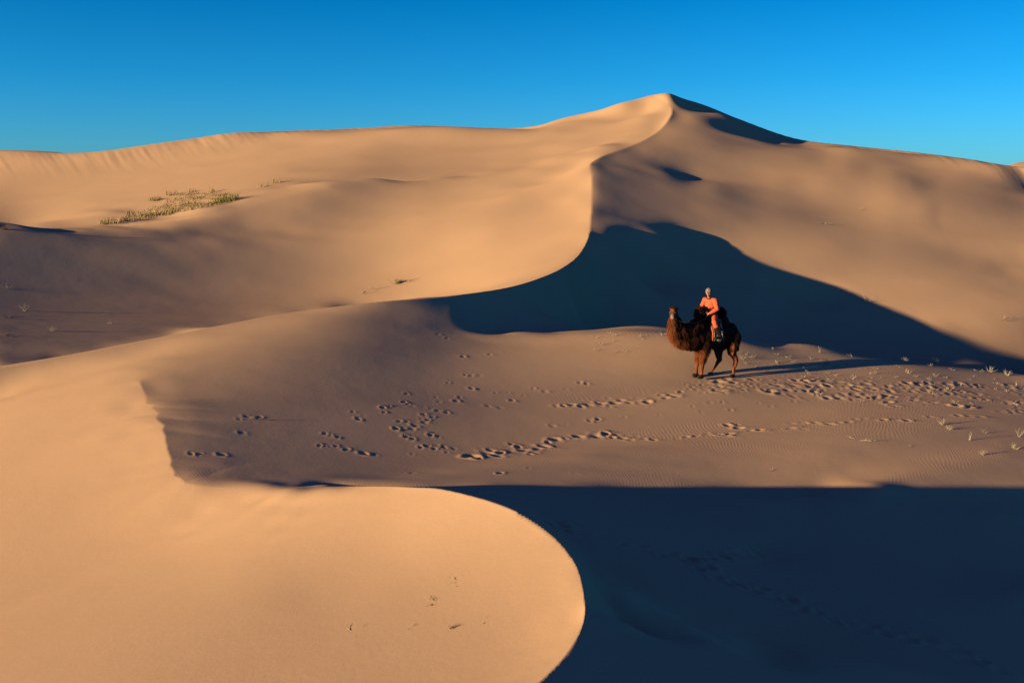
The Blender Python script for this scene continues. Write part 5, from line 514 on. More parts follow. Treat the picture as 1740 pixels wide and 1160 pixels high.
def sheet_q(c, sheet, u, s):
    iu, wu = bas((u-U0)/HU, NU); js, ws = bas((s-S0)/HS, NS); q = np.zeros(len(u))
    for a in range(4):
        for b in range(4): q += wu[:, a]*ws[:, b]*c[(iu+a)*NS+js+b]
    o = NG
    for k, kind, D in SHEETS[sheet]:
        P, rho = nodes(k, D); w = c[o:o+len(P)]; o += len(P)
        m = np.where((u > P[:,0].min()-.3) & (u < P[:,0].max()+.3) & (s > P[:,1].min()-.3) & (s < P[:,1].max()+.3))[0]
        if not len(m): continue
        d, side = line_dist(LINES[k], u[m], s[m]); n = d < D; m = m[n]; d = d[n]; side = side[n]
        r2 = (u[m][:,None]-P[:,0])**2+(s[m][:,None]-P[:,1])**2
        g = np.maximum(1-r2/rho**2, 0)**2; g /= g.sum(1, keepdims=True)+1e-9
        K = np.maximum(1-d/D, 0)**3 if kind == 'sym' else np.where(side, 4*d/D*np.maximum(1-d/D, 0)**2, 0)
        if kind == 'far': K = K*np.clip((u[m]-P[0,0])/.05, 0, 1)
        q[m] += K*(g@w)
    return q
def inpoly(P, x, y):
    c = np.zeros(np.shape(x), bool)
    for i in range(len(P)):
        x0, y0 = P[i]; x1, y1 = P[i-1]
        if y0 == y1: continue
        c ^= ((y0 > y) != (y1 > y)) & (x < (x1-x0)*(y-y0)/(y1-y0)+x0)
    return c
CW, CB = unpack(NEAR_SHEET), unpack(FAR_SHEET)
def terrain_z(u, s):
    """height of the bare dunes at x = u*exp(s), y = exp(s)"""
    u = np.asarray(u, float).ravel(); s = np.asarray(s, float).ravel()
    sc = np.clip(s, S0, S1); uc = np.clip(u, U0, U1)
    a = sheet_q(CW, 'W', uc, sc); b = sheet_q(CB, 'B', uc, sc)
    L = LINES['mid']; pk = L[-1]
    bm = inpoly([(-1.4, L[0,1])]+[tuple(p[:2]) for p in L]+[(pk[0]+.01, pk[1]+.3), (pk[0]+.05, 9), (-1.4, 9)], uc, sc)
    q = np.where(bm, b, a)
    z = ZC+np.exp(sc)*q
    # lee side of the farthest crest
    K = LINES['sky']; sk = np.interp(uc, K[:,0], K[:,1]); qk = np.interp(uc, K[:,0], K[:,2]); dY = np.maximum(np.exp(s)-np.exp(sk), 0)
    z = np.where(dY > 0, np.maximum(ZC+np.exp(sk)*qk-.42*(dY-1.2*(1-np.exp(-dY/1.2))), -5), z)
    # outside the solved fan the sand sinks to the plain
    t = np.clip((np.abs(u)-U1)/3, 0, 1); z = z*(1-t)+(-8)*t
    t = np.clip((s-S1)/1.2, 0, 1); z = z*(1-t)+(-6)*t
    return z

# ---------------------------------------------------------------- helpers
C = scene.collection
def mesh_obj(name, V, Fc, mat, parent=None, smooth=True):
    me = bpy.data.meshes.new(name); me.from_pydata([tuple(v) for v in V], [], [tuple(f) for f in Fc]); me.update()
    if smooth: me.polygons.foreach_set('use_smooth', [True]*len(me.polygons))
    if mat: me.materials.append(mat)
    o = bpy.data.objects.new(name, me); C.objects.link(o)
    if parent: o.parent = parent
    return o
def tag(o, label=None, cat=None, group=None, kind=None):
    for k, v in (('label', label), ('category', cat), ('group', group), ('kind', kind)):
        if v: o[k] = v
    return o
def pix(px, py, zoff=0.0, smin=None, smax=None):
    """the point of the dunes that a picture position looks at (used to read positions off the photograph)"""
    u = (px-CX)/F; s = np.linspace(smin or math.log(8), smax or math.log(110), 1600)
    q = (dune_z(np.full(1600, u), s)-ZC)/np.exp(s); k = int(np.argmax(q >= (HY-py)/F)); y = math.exp(s[k])
    return Vector((u*y, y, ZC+y*q[k]+zoff))
def ground(x, y):
    return float(dune_z(np.array([x/y]), np.array([math.log(y)]))[0])
# ---------------------------------------------------------------- sand material
def sand_material():
    m = bpy.data.materials.new('sand'); m.use_nodes = True; nt = m.node_tree; N = nt.nodes; L = nt.links
    b = N['Principled BSDF']; b.inputs['Roughness'].default_value = 1.0; b.inputs['Specular IOR Level'].default_value = 0.0
    geo = N.new('ShaderNodeNewGeometry')
    n1 = N.new('ShaderNodeTexNoise'); n1.inputs['Scale'].default_value = .35; n1.inputs['Detail'].default_value = 5
    n2 = N.new('ShaderNodeTexNoise'); n2.inputs['Scale'].default_value = 60; n2.inputs['Detail'].default_value = 3
    L.new(geo.outputs['Position'], n1.inputs['Vector']); L.new(geo.outputs['Position'], n2.inputs['Vector'])
    r1 = N.new('ShaderNodeValToRGB'); r1.color_ramp.elements[0].position = .3; r1.color_ramp.elements[1].position = .7
    r1.color_ramp.elements[0].color = (.50, .325, .205, 1); r1.color_ramp.elements[1].color = (.535, .345, .215, 1)
    L.new(n1.outputs['Fac'], r1.inputs[0])
    mx = N.new('ShaderNodeMixRGB'); mx.blend_type = 'MULTIPLY'; mx.inputs[0].default_value = .22
    L.new(r1.outputs[0], mx.inputs[1]); L.new(n2.outputs['Fac'], mx.inputs[2])
    sc = N.new('ShaderNodeMixRGB'); sc.blend_type = 'MULTIPLY'; sc.inputs[0].default_value = 1; sc.inputs[2].default_value = (1.12,1.12,1.12,1)
    L.new(mx.outputs[0], sc.inputs[1]); L.new(sc.outputs[0], b.inputs['Base Color'])
    # wind ripples: only on gentle slopes, fading in and out in patches
    # phase of the ripples: their direction turns slowly across the plateau, as the wind does around a dune
    def M(op, a, b=None, c=None):
        n = N.new('ShaderNodeMath'); n.operation = op
        for i, v in enumerate((a, b, c)):
            if v is None: continue
            if isinstance(v, (int, float)): n.inputs[i].default_value = v
            else: L.new(v, n.inputs[i])
        return n.outputs[0]
    P = N.new('ShaderNodeSeparateXYZ'); L.new(geo.outputs['Position'], P.inputs[0]); x, y = P.outputs['X'], P.outputs['Y']
    nw = N.new('ShaderNodeTexNoise'); nw.inputs['Scale'].default_value = 1.3; nw.inputs['Detail'].default_value = 3; L.new(geo.outputs['Position'], nw.inputs['Vector'])
    nv = N.new('ShaderNodeTexNoise'); nv.inputs['Scale'].default_value = .3; nv.inputs['Detail'].default_value = 2; L.new(geo.outputs['Position'], nv.inputs['Vector'])
    y0 = M('SUBTRACT', y, 22.0); ph = M('MULTIPLY_ADD', M('MULTIPLY', x, y0), -.055, M('MULTIPLY_ADD', y0, .32, M('MULTIPLY', x, .9)))
    ph = M('MULTIPLY_ADD', nw.outputs['Fac'], .16, ph); ph = M('MULTIPLY_ADD', nv.outputs['Fac'], .9, ph)
    sn = M('SINE', M('MULTIPLY', ph, 2*math.pi/.072)); wfac = M('MULTIPLY_ADD', sn, .5, .5)
    sp = N.new('ShaderNodeSeparateXYZ'); L.new(geo.outputs['True Normal'], sp.inputs[0])
    fl = N.new('ShaderNodeMapRange'); fl.inputs['From Min'].default_value = .975; fl.inputs['From Max'].default_value = .995; L.new(sp.outputs['Z'], fl.inputs['Value'])
    n3 = N.new('ShaderNodeTexNoise'); n3.inputs['Scale'].default_value = .22; n3.inputs['Detail'].default_value = 3; L.new(geo.outputs['Position'], n3.inputs['Vector'])
    pm = N.new('ShaderNodeMapRange'); pm.inputs['From Min'].default_value = .38; pm.inputs['From Max'].default_value = .66; pm.inputs['To Min'].default_value = .12; L.new(n3.outputs['Fac'], pm.inputs['Value'])
    yr = N.new('ShaderNodeMapRange'); yr.inputs['From Min'].default_value = 17.2; yr.inputs['From Max'].default_value = 18.6; L.new(y, yr.inputs['Value'])
    st = N.new('ShaderNodeMath'); st.operation = 'MULTIPLY'; L.new(fl.outputs[0], st.inputs[0]); L.new(M('MULTIPLY', pm.outputs[0], yr.outputs[0]), st.inputs[1])
    h1 = N.new('ShaderNodeMath'); h1.operation = 'MULTIPLY'; L.new(wfac, h1.inputs[0]); L.new(st.outputs[0], h1.inputs[1])
    h2 = N.new('ShaderNodeMath'); h2.operation = 'MULTIPLY'; h2.inputs[1].default_value = RIP_H; L.new(h1.outputs[0], h2.inputs[0])
    # faint large unevenness and grain
    n4 = N.new('ShaderNodeTexNoise'); n4.inputs['Scale'].default_value = 1.1; n4.inputs['Detail'].default_value = 6; n4.inputs['Roughness'].default_value = .55; L.new(geo.outputs['Position'], n4.inputs['Vector'])
    h3 = N.new('ShaderNodeMath'); h3.operation = 'MULTIPLY_ADD'; h3.inputs[1].default_value = .007; L.new(n4.outputs['Fac'], h3.inputs[0]); L.new(h2.outputs[0], h3.inputs[2])
    n5 = N.new('ShaderNodeTexNoise'); n5.inputs['Scale'].default_value = 14; n5.inputs['Detail'].default_value = 5; n5.inputs['Roughness'].default_value = .7; L.new(geo.outputs['Position'], n5.inputs['Vector'])
    h4 = M('MULTIPLY_ADD', n5.outputs['Fac'], .0022, h3.outputs[0])
    bp = N.new('ShaderNodeBump'); bp.inputs['Strength'].default_value = 1; bp.inputs['Distance'].default_value = 1
    L.new(h4, bp.inputs['Height']); L.new(bp.outputs[0], b.inputs['Normal'])
    return m
RIP_H = .0016
SAND = sand_material()
# ---------------------------------------------------------------- dune mesh
def dune_z(u, s): return terrain_z(u, s)
def axis(parts):
    out = [parts[0][0]]
    for a, b, st in parts:
        n = max(1, round((b-a)/st)); out += list(a+(b-a)*np.arange(1, n+1)/n)
    return np.array(out)
UA = axis([(-1, -.6, .01), (-.6, .6, .0016), (.6, 1, .01)])
UA = np.r_[[-9, -5, -3, -2, -1.5, -1.2, -1.1], UA, [1.1, 1.2, 1.5, 2, 3, 5, 9]]
SA = axis([(math.log(2), S0, .12), (S0, math.log(13), .006), (math.log(13), math.log(38), .0022), (math.log(38), math.log(90), .0032), (math.log(90), S1, .012)])
SA = np.r_[SA, S1+np.array([.1, .25, .5, .8, 1.2, 1.8, 2.4, 3.2])]
NI, NJ = len(UA), len(SA)
U, S = np.meshgrid(UA, SA, indexing='ij'); U = U.copy(); S = S.copy()
# lay grid lines exactly along the sharp crests
def snap(L):
    for (u0, s0, _), (u1, s1, _) in zip(L[:-1], L[1:]):
        du, ds = abs(u1-u0), abs(s1-s0)
        if max(abs(u0), abs(u1)) > .6: continue
        if ds < du*1.5:
            i0, i1 = np.searchsorted(UA, [min(u0, u1), max(u0, u1)])
            for i in range(i0, i1):
                sc = s0+(s1-s0)*(UA[i]-u0)/(u1-u0); j = int(np.argmin(np.abs(SA-sc)))
                if U[i, j] == UA[i]: S[i, j] = sc
        else:
            j0, j1 = np.searchsorted(SA, [min(s0, s1), max(s0, s1)])
            for j in range(j0, j1):
                uc = u0+(u1-u0)*(SA[j]-s0)/(s1-s0); i = int(np.argmin(np.abs(UA-uc)))
                if S[i, j] == SA[j]: U[i, j] = uc
for k in ('mid', 'front', 'edge'): snap(LINES[k])
Z = terrain_z(U, S).reshape(NI, NJ)
# wind-smoothed places: left end of the hollow's rim, and the right end of the far slope
def soften(u0, u1, y0, y1, n, both=True):
    i0, i1 = np.searchsorted(UA, [u0, u1]); j0, j1 = np.searchsorted(SA, [math.log(y0), math.log(y1)])
    A = Z[i0:i1, j0:j1].copy(); B = A.copy()
    for _ in range(n):
        B[:, 1:-1] = .25*B[:, :-2]+.5*B[:, 1:-1]+.25*B[:, 2:]
        if both: B[1:-1] = .25*B[:-2]+.5*B[1:-1]+.25*B[2:]
    a = np.linspace(0, 1, i1-i0)[:, None]; b = np.linspace(0, 1, j1-j0)[None]
    w = np.clip(np.minimum(a, 1-a)*5, 0, 1)*np.clip(np.minimum(b, 1-b)*4, 0, 1); w = w*w*(3-2*w); Z[i0:i1, j0:j1] = A*(1-w)+B*w
soften(-.68, -.40, 46, 60, 260)
soften(.42, .62, 55, 70.5, 400)
soften(.18, .50, 9.5, 17, 300)
# small slumps under the far crest
K = LINES['sky']; sk = np.interp(UA, K[:,0], K[:,1])
for i in range(NI):
    u = UA[i]
    if abs(u) > .6 or .03 < u < .33: continue
    t = np.clip((S[i]-(sk[i]-.06))/.05, 0, 1)*np.clip((sk[i]-S[i])/.012, 0, 1)
    j = np.where(t > 0)[0]
    for q in j: Z[i, q] += .030*t[q]*noise.fractal(Vector((u*150+S[i, q]*60, S[i, q]*16, 2.2)), .8, 2, 3)
Y = np.exp(S); X = U*Y
# footprints: pits with a pushed-up rim, pressed into the height field. Places are read off the photograph.
rng = random.Random(7)
def smin_at(px):
    return math.log(13)
def ray_s(px, py):
    u = (px-CX)/F; s = np.linspace(math.log(13), math.log(37), 1500)
    q = (terrain_z(np.full(1500, u), s)-ZC)/np.exp(s); k = int(np.argmax(q >= (HY-py)/F)); return u*math.exp(s[k]), math.exp(s[k])
PRINTS = []
def pr(px, py, size=1.0, jit=0):
    x, y = ray_s(px+rng.uniform(-jit, jit), py+rng.uniform(-jit*.35, jit*.35)); PRINTS.append((x, y, size*rng.uniform(.75, 1.2)))
SMALL = [(553,737),(575,742),(563,739),(600,700),(618,706),(610,712),(650,692),(655,700),(660,690),(685,684),(700,690),(694,687),(740,675),(745,683),(780,675),(775,681),(800,660),(830,690),(865,668),(870,680),(905,660),(925,665),(960,660),(985,650),(995,651),(945,690),(745,698),(760,701),(735,695),
  (690,717),(705,722),(720,718),(700,728),(680,716),(735,708),(720,705),(674,728),(690,742),(700,746),(730,738),(745,742),(715,712),(728,714),(545,757),(553,759),(570,757),(590,764),(620,770),(634,773),(640,774),(700,772),(708,775),(715,760),(722,757),(730,757),(737,762),(755,760),(770,762),(757,768),
  (790,638),(803,638),(815,637),(785,605),(760,575),(745,568),(830,602),(858,600),(690,668),(760,650),(850,693),(1000,715),(960,720),(940,724),(1015,713),(1060,708),(1120,706),(1190,700),(1240,697),(840,668),(890,672),(1108,692),(1175,690),(1205,684),(1225,683),(1290,686),(1310,690),(1350,682),(1375,681),
  (340,771),(324,771),(376,772),(405,711),(420,708),(440,709),(412,735),(700,803),(850,803),(980,805),(900,796)]
for p in SMALL: pr(p[0], p[1], .62, 2)
BIG = [(800,775),(812,778),(830,770),(836,765),(850,768),(848,775),(870,755),(880,760),(890,766),(905,768),(912,762),(902,772),(930,752),(925,758),(945,747),(960,745),(975,743),(985,741),(1008,740),(1018,742),(1030,737),(1050,740),(1042,744),(1060,745),(1072,747),(1082,742),(1095,745),(1110,747),(1150,745),(1165,742),(1180,741),(1200,735),
  (1236,722),(1250,721),(1258,728),(1276,732),(1290,730),(1300,731),(1240,738),(1228,738),(1343,728),(1355,727),(1366,729),(1372,719),(1345,720),(1385,718),(1410,720),(1425,718),(1440,717),(1452,713),(1464,712),(1500,713),(1515,690),(1525,690),(1540,714),(1580,708),(1592,710),(1630,705),(1645,706),(1662,708),(1700,699),(1722,702),
  (958,690),(970,688),(985,690),(1000,688),(1012,684),(1022,686),(1035,690),(1048,686),(1055,680),(1070,684),(1035,676),(1080,676),(1100,682),(1092,678),(1122,672),(1140,671),(1150,673),(1130,676),(1395,673),(1408,676),(1420,674),(1430,668),(1446,671),(1505,672),(1520,675)]
for p in BIG: pr(p[0], p[1], 1.0, 2)
for _ in range(240):                                  # the trampled band that runs right from the camel
    t = rng.random()**.85; px = 1190+t*560
    lo, hi = 645-4*math.sin(t*2.2)-2+t*14, 662+t*42
    pr(px, lo+(hi-lo)*rng.random()**1.25, rng.choice((.6, .8, 1.0, 1.15)), 1)
for _ in range(36):
    pr(rng.uniform(1140, 1290), rng.uniform(646, 668), .6, 1)
for k in range(34):                                   # walkers' line down the shaded lee side
    t = k/33; a, b = [(955,897),(1140,941),(1215,972),(1300,1006),(1440,1060),(1560,1085),(1700,1135)][min(int(t*6), 5):][:2]
    f = t*6-min(int(t*6), 5); pr(a[0]+(b[0]-a[0])*f, a[1]+(b[1]-a[1])*f+(6 if k % 2 else -3), 1.1, 5)
for k in range(16): pr(1190+k*6, 951-k*.9+(k%3)*3, 1.0, 3)
for x, y, sz in PRINTS:
    i0, i1 = np.searchsorted(UA, [(x-.6)/y, (x+.6)/y]); j0, j1 = np.searchsorted(SA, [math.log(y-.6), math.log(y+.6)])
    if i1 <= i0 or j1 <= j0: continue
    xx = U[i0:i1, j0:j1]*Y[i0:i1, j0:j1]-x; yy = Y[i0:i1, j0:j1]-y
    dp = sz*rng.uniform(.25, 1.0); a = rng.uniform(-.6, .6); ca, sa = math.cos(a), math.sin(a); p = (xx*ca+yy*sa)/(rng.uniform(.10, .17)*sz); q = (-xx*sa+yy*ca)/(rng.uniform(.07, .105)*sz)
    r = np.hypot(p, q); th = np.arctan2(q, p); k1, k2 = rng.uniform(0, 6), rng.uniform(0, 6)
    rim = np.exp(-((r-1.25-.15*np.sin(2*th+k2))/.42)**2)*(1+.5*np.sin(th*3+k1)+.35*np.cos(th+k2))
    Z[i0:i1, j0:j1] += dp*(-.027*np.exp(-(r/.85)**4)+.015*rim+.006*np.exp(-((p-1.9)**2+q**2)/1.2))

co = np.stack([X, Y, Z], -1).reshape(-1, 3).astype(np.float32)
I, J = np.meshgrid(np.arange(NI-1), np.arange(NJ-1), indexing='ij'); I = I.ravel(); J = J.ravel()
quads = np.stack([I*NJ+J, (I+1)*NJ+J, (I+1)*NJ+J+1, I*NJ+J+1], -1).astype(np.int32)
me = bpy.data.meshes.new('sand_dunes'); me.vertices.add(len(co)); me.vertices.foreach_set('co', co.ravel())
me.loops.add(quads.size); me.loops.foreach_set('vertex_index', quads.ravel())
me.polygons.add(len(quads)); me.polygons.foreach_set('loop_start', np.arange(0, quads.size, 4, dtype=np.int32))
me.polygons.foreach_set('use_smooth', np.ones(len(quads), bool)); me.update(); me.materials.append(SAND)
dunes = bpy.data.objects.new('sand_dunes', me); C.objects.link(dunes)
tag(dunes, 'wind-shaped tan sand dunes with sharp winding crests and rippled hollows', 'dunes', kind='structure')
plain = mesh_obj('desert_plain', [(-9000,-9000,-8.6),(9000,-9000,-8.6),(9000,9000,-8.6),(-9000,9000,-8.6)], [(0,1,2,3)], SAND)
tag(plain, 'flat sand plain reaching the horizon around the dunes', 'plain', kind='structure')

# two farther dunes just showing over the skyline
def far_dune(name, pts, depth, run, label):
    V = []; Fc = []; n = len(pts)
    for (px, py) in pts:
        x = (px-CX)/F*depth; z = ZC+(HY-py)/F*depth
        for k in range(9):
            t = k/8; V.append((x+run[0]*t, depth+run[1]*t, z+(-12-z)*(t**1.15)))
        for k in range(1, 6):
            t = k/5; V.append((x-30*t, depth+70*t, z+(-12-z)*t))
    for a in range(n-1):
        for k in range(8): Fc.append((a*14+k, (a+1)*14+k, (a+1)*14+k+1, a*14+k+1))
        Fc.append((a*14, a*14+9, (a+1)*14+9, (a+1)*14))
        for k in range(9, 13): Fc.append((a*14+k, a*14+k+1, (a+1)*14+k+1, (a+1)*14+k))
    o = mesh_obj(name, V, Fc, SAND); tag(o, label, 'dune', kind='structure')
far_dune('distant_dune', [(-160,268),(-80,258),(-20,255),(30,255.5),(70,256.5),(100,259),(125,262),(160,268)], 300, (58, -34), 'distant dune with its shaded side showing as a dark sliver on the left skyline')
far_dune('distant_dune', [(1690,290),(1712,281),(1728,276.5),(1760,272),(1820,270),(1900,276)], 260, (-20, -60), 'distant sunlit dune top at the right end of the skyline')

# ---------------------------------------------------------------- materials
def mat(name, col, rough=.9, var=.0, scale=8, col2=None, spec=.2, bump=0, sheen=0):
    m = bpy.data.materials.new(name); m.use_nodes = True; nt = m.node_tree; b = nt.nodes['Principled BSDF']
    b.inputs['Roughness'].default_value = rough; b.inputs['Specular IOR Level'].default_value = spec
    tc = nt.nodes.new('ShaderNodeTexCoord'); n = nt.nodes.new('ShaderNodeTexNoise'); n.inputs['Scale'].default_value = scale; n.inputs['Detail'].default_value = 5
    nt.links.new(tc.outputs['Object'], n.inputs['Vector'])
    r = nt.nodes.new('ShaderNodeValToRGB'); r.color_ramp.elements[0].position = .35; r.color_ramp.elements[1].position = .65
    c2 = col2 or tuple(c*(1-var) for c in col)
    r.color_ramp.elements[0].color = (*c2, 1); r.color_ramp.elements[1].color = (*col, 1)
    nt.links.new(n.outputs['Fac'], r.inputs[0]); nt.links.new(r.outputs[0], b.inputs['Base Color'])
    if bump:
        bp = nt.nodes.new('ShaderNodeBump'); bp.inputs['Distance'].default_value = bump; bp.inputs['Strength'].default_value = 1
        n2 = nt.nodes.new('ShaderNodeTexNoise'); n2.inputs['Scale'].default_value = scale*5; n2.inputs['Detail'].default_value = 4
        nt.links.new(tc.outputs['Object'], n2.inputs['Vector']); nt.links.new(n2.outputs['Fac'], bp.inputs['Height']); nt.links.new(bp.outputs[0], b.inputs['Normal'])
    if sheen: b.inputs['Sheen Weight'].default_value = sheen
    return m
FUR = mat('camel_coat', (.185, .052, .017), .95, .45, 5, bump=.015)
FUR_DARK_SHADE = mat('dark_wool_and_shade', (.045, .014, .008), 1, .4, 9, bump=.02)  # dark wool of the body; also colours shade onto the neck
MUZZLE = mat('pale_muzzle', (.20, .16, .13), .8, .25, 12)
HOOF = mat('dark_foot', (.02, .014, .012), .8, .3)
EYE = mat('eye', (.01, .008, .007), .15, spec=.6)
# ---------------------------------------------------------------- limbs melted into one surface
def capsule(bm, a, b, ra, rb, n=14):
    """tapered rod with round ends"""
    a, b = Vector(a), Vector(b); d = b-a; L = max(d.length, 1e-5); z = d/L
    x = z.orthogonal().normalized(); y = z.cross(x); rings = []
    for k in range(5): t = math.pi/2*(1-k/4) if k < 4 else 0; rings.append((-ra*math.sin(t), ra*math.cos(t) if k else 1e-3))
    for k in range(5): t = math.pi/2*k/4; rings.append((L+rb*math.sin(t), rb*math.cos(t) if k < 4 else 1e-3))
    prev = None
    for h, r in rings:
        ring = [bm.verts.new(a+z*h+(x*math.cos(2*math.pi*i/n)+y*math.sin(2*math.pi*i/n))*r) for i in range(n)]
        if prev:
            for i in range(n): bm.faces.new((prev[i], prev[(i+1)%n], ring[(i+1)%n], ring[i]))
        else: bm.faces.new(ring[::-1])
        prev = ring
    bm.faces.new(prev)
def ball(bm, c, r, rot=None):
    """ellipsoid"""
    M = Matrix.Translation(Vector(c)) @ (rot.to_4x4() if rot else Matrix()) @ Matrix.Diagonal((*r, 1))
    bmesh.ops.create_uvsphere(bm, u_segments=20, v_segments=12, radius=1, matrix=M)
def chain(bm, pts):
    """pts: (x, y, z, r) joints"""
    for p, q in zip(pts[:-1], pts[1:]): capsule(bm, p[:3], q[:3], p[3], q[3])
def melt(name, bm, voxel, mat_, parent, smooth_it=6, rough=None):
    """join overlapping pieces into one continuous skin"""
    bmesh.ops.recalc_face_normals(bm, faces=bm.faces)
    me = bpy.data.meshes.new(name); bm.to_mesh(me); bm.free(); o = bpy.data.objects.new(name, me); C.objects.link(o)
    r = o.modifiers.new('r', 'REMESH'); r.mode = 'VOXEL'; r.voxel_size = voxel; r.use_smooth_shade = True
    s = o.modifiers.new('s', 'SMOOTH'); s.iterations = smooth_it; s.factor = .5
    dg = bpy.context.evaluated_depsgraph_get(); ev = o.evaluated_get(dg); m2 = bpy.data.meshes.new_from_object(ev)
    o.modifiers.clear(); o.data = m2; bpy.data.meshes.remove(me); m2.name = name
    m2.materials.clear(); m2.materials.append(mat_)
    if rough:
        amp, sc = rough; n = len(m2.vertices); co = np.zeros(n*3); m2.vertices.foreach_get('co', co); co = co.reshape(-1, 3)
        nn = np.zeros(n*3); m2.vertices.foreach_get('normal', nn); nn = nn.reshape(-1, 3)
        d = np.array([noise.fractal(Vector((c[0]*sc, c[1]*sc, c[2]*sc*.45)), .7, 2.1, 3) for c in co])
        co += nn*(d*amp)[:, None]; m2.vertices.foreach_set('co', co.ravel()); m2.update()
    m2.polygons.foreach_set('use_smooth', [True]*len(m2.polygons))
    if parent: o.parent = parent
    return o
def shag(name, o_src, test, n, length, width, mat_, parent, seed, droop=.7, lift=.35):
    """locks of hair growing from part of a skin"""
    rg = random.Random(seed); me = o_src.data; cand = [p for p in me.polygons if test(p.center, p.normal)]; V = []; Fc = []
    if not cand: return None
    for _ in range(n):
        p = rg.choice(cand); c = p.center+Vector((rg.uniform(-1, 1), rg.uniform(-1, 1), rg.uniform(-1, 1)))*.008; nrm = p.normal
        d = (nrm*lift+Vector((rg.uniform(-.35, .35), rg.uniform(-.35, .35), -droop+rg.uniform(-.3, .3)))).normalized()
        L = length*rg.uniform(.5, 1.3); w = width*rg.uniform(.6, 1.3); s = d.cross(nrm+Vector((.01, .02, .03))).normalized()*w; b = len(V)
        m = c+d*L*.5+nrm*L*.12; e = c+d*L+Vector((0, 0, -L*.15))
        V += [c-s-nrm*.01, c+s-nrm*.01, m+s*.8, m-s*.8, e]; Fc += [(b, b+1, b+2, b+3), (b+3, b+2, b+4)]
    return mesh_obj(name, V, Fc, mat_, parent, smooth=False)
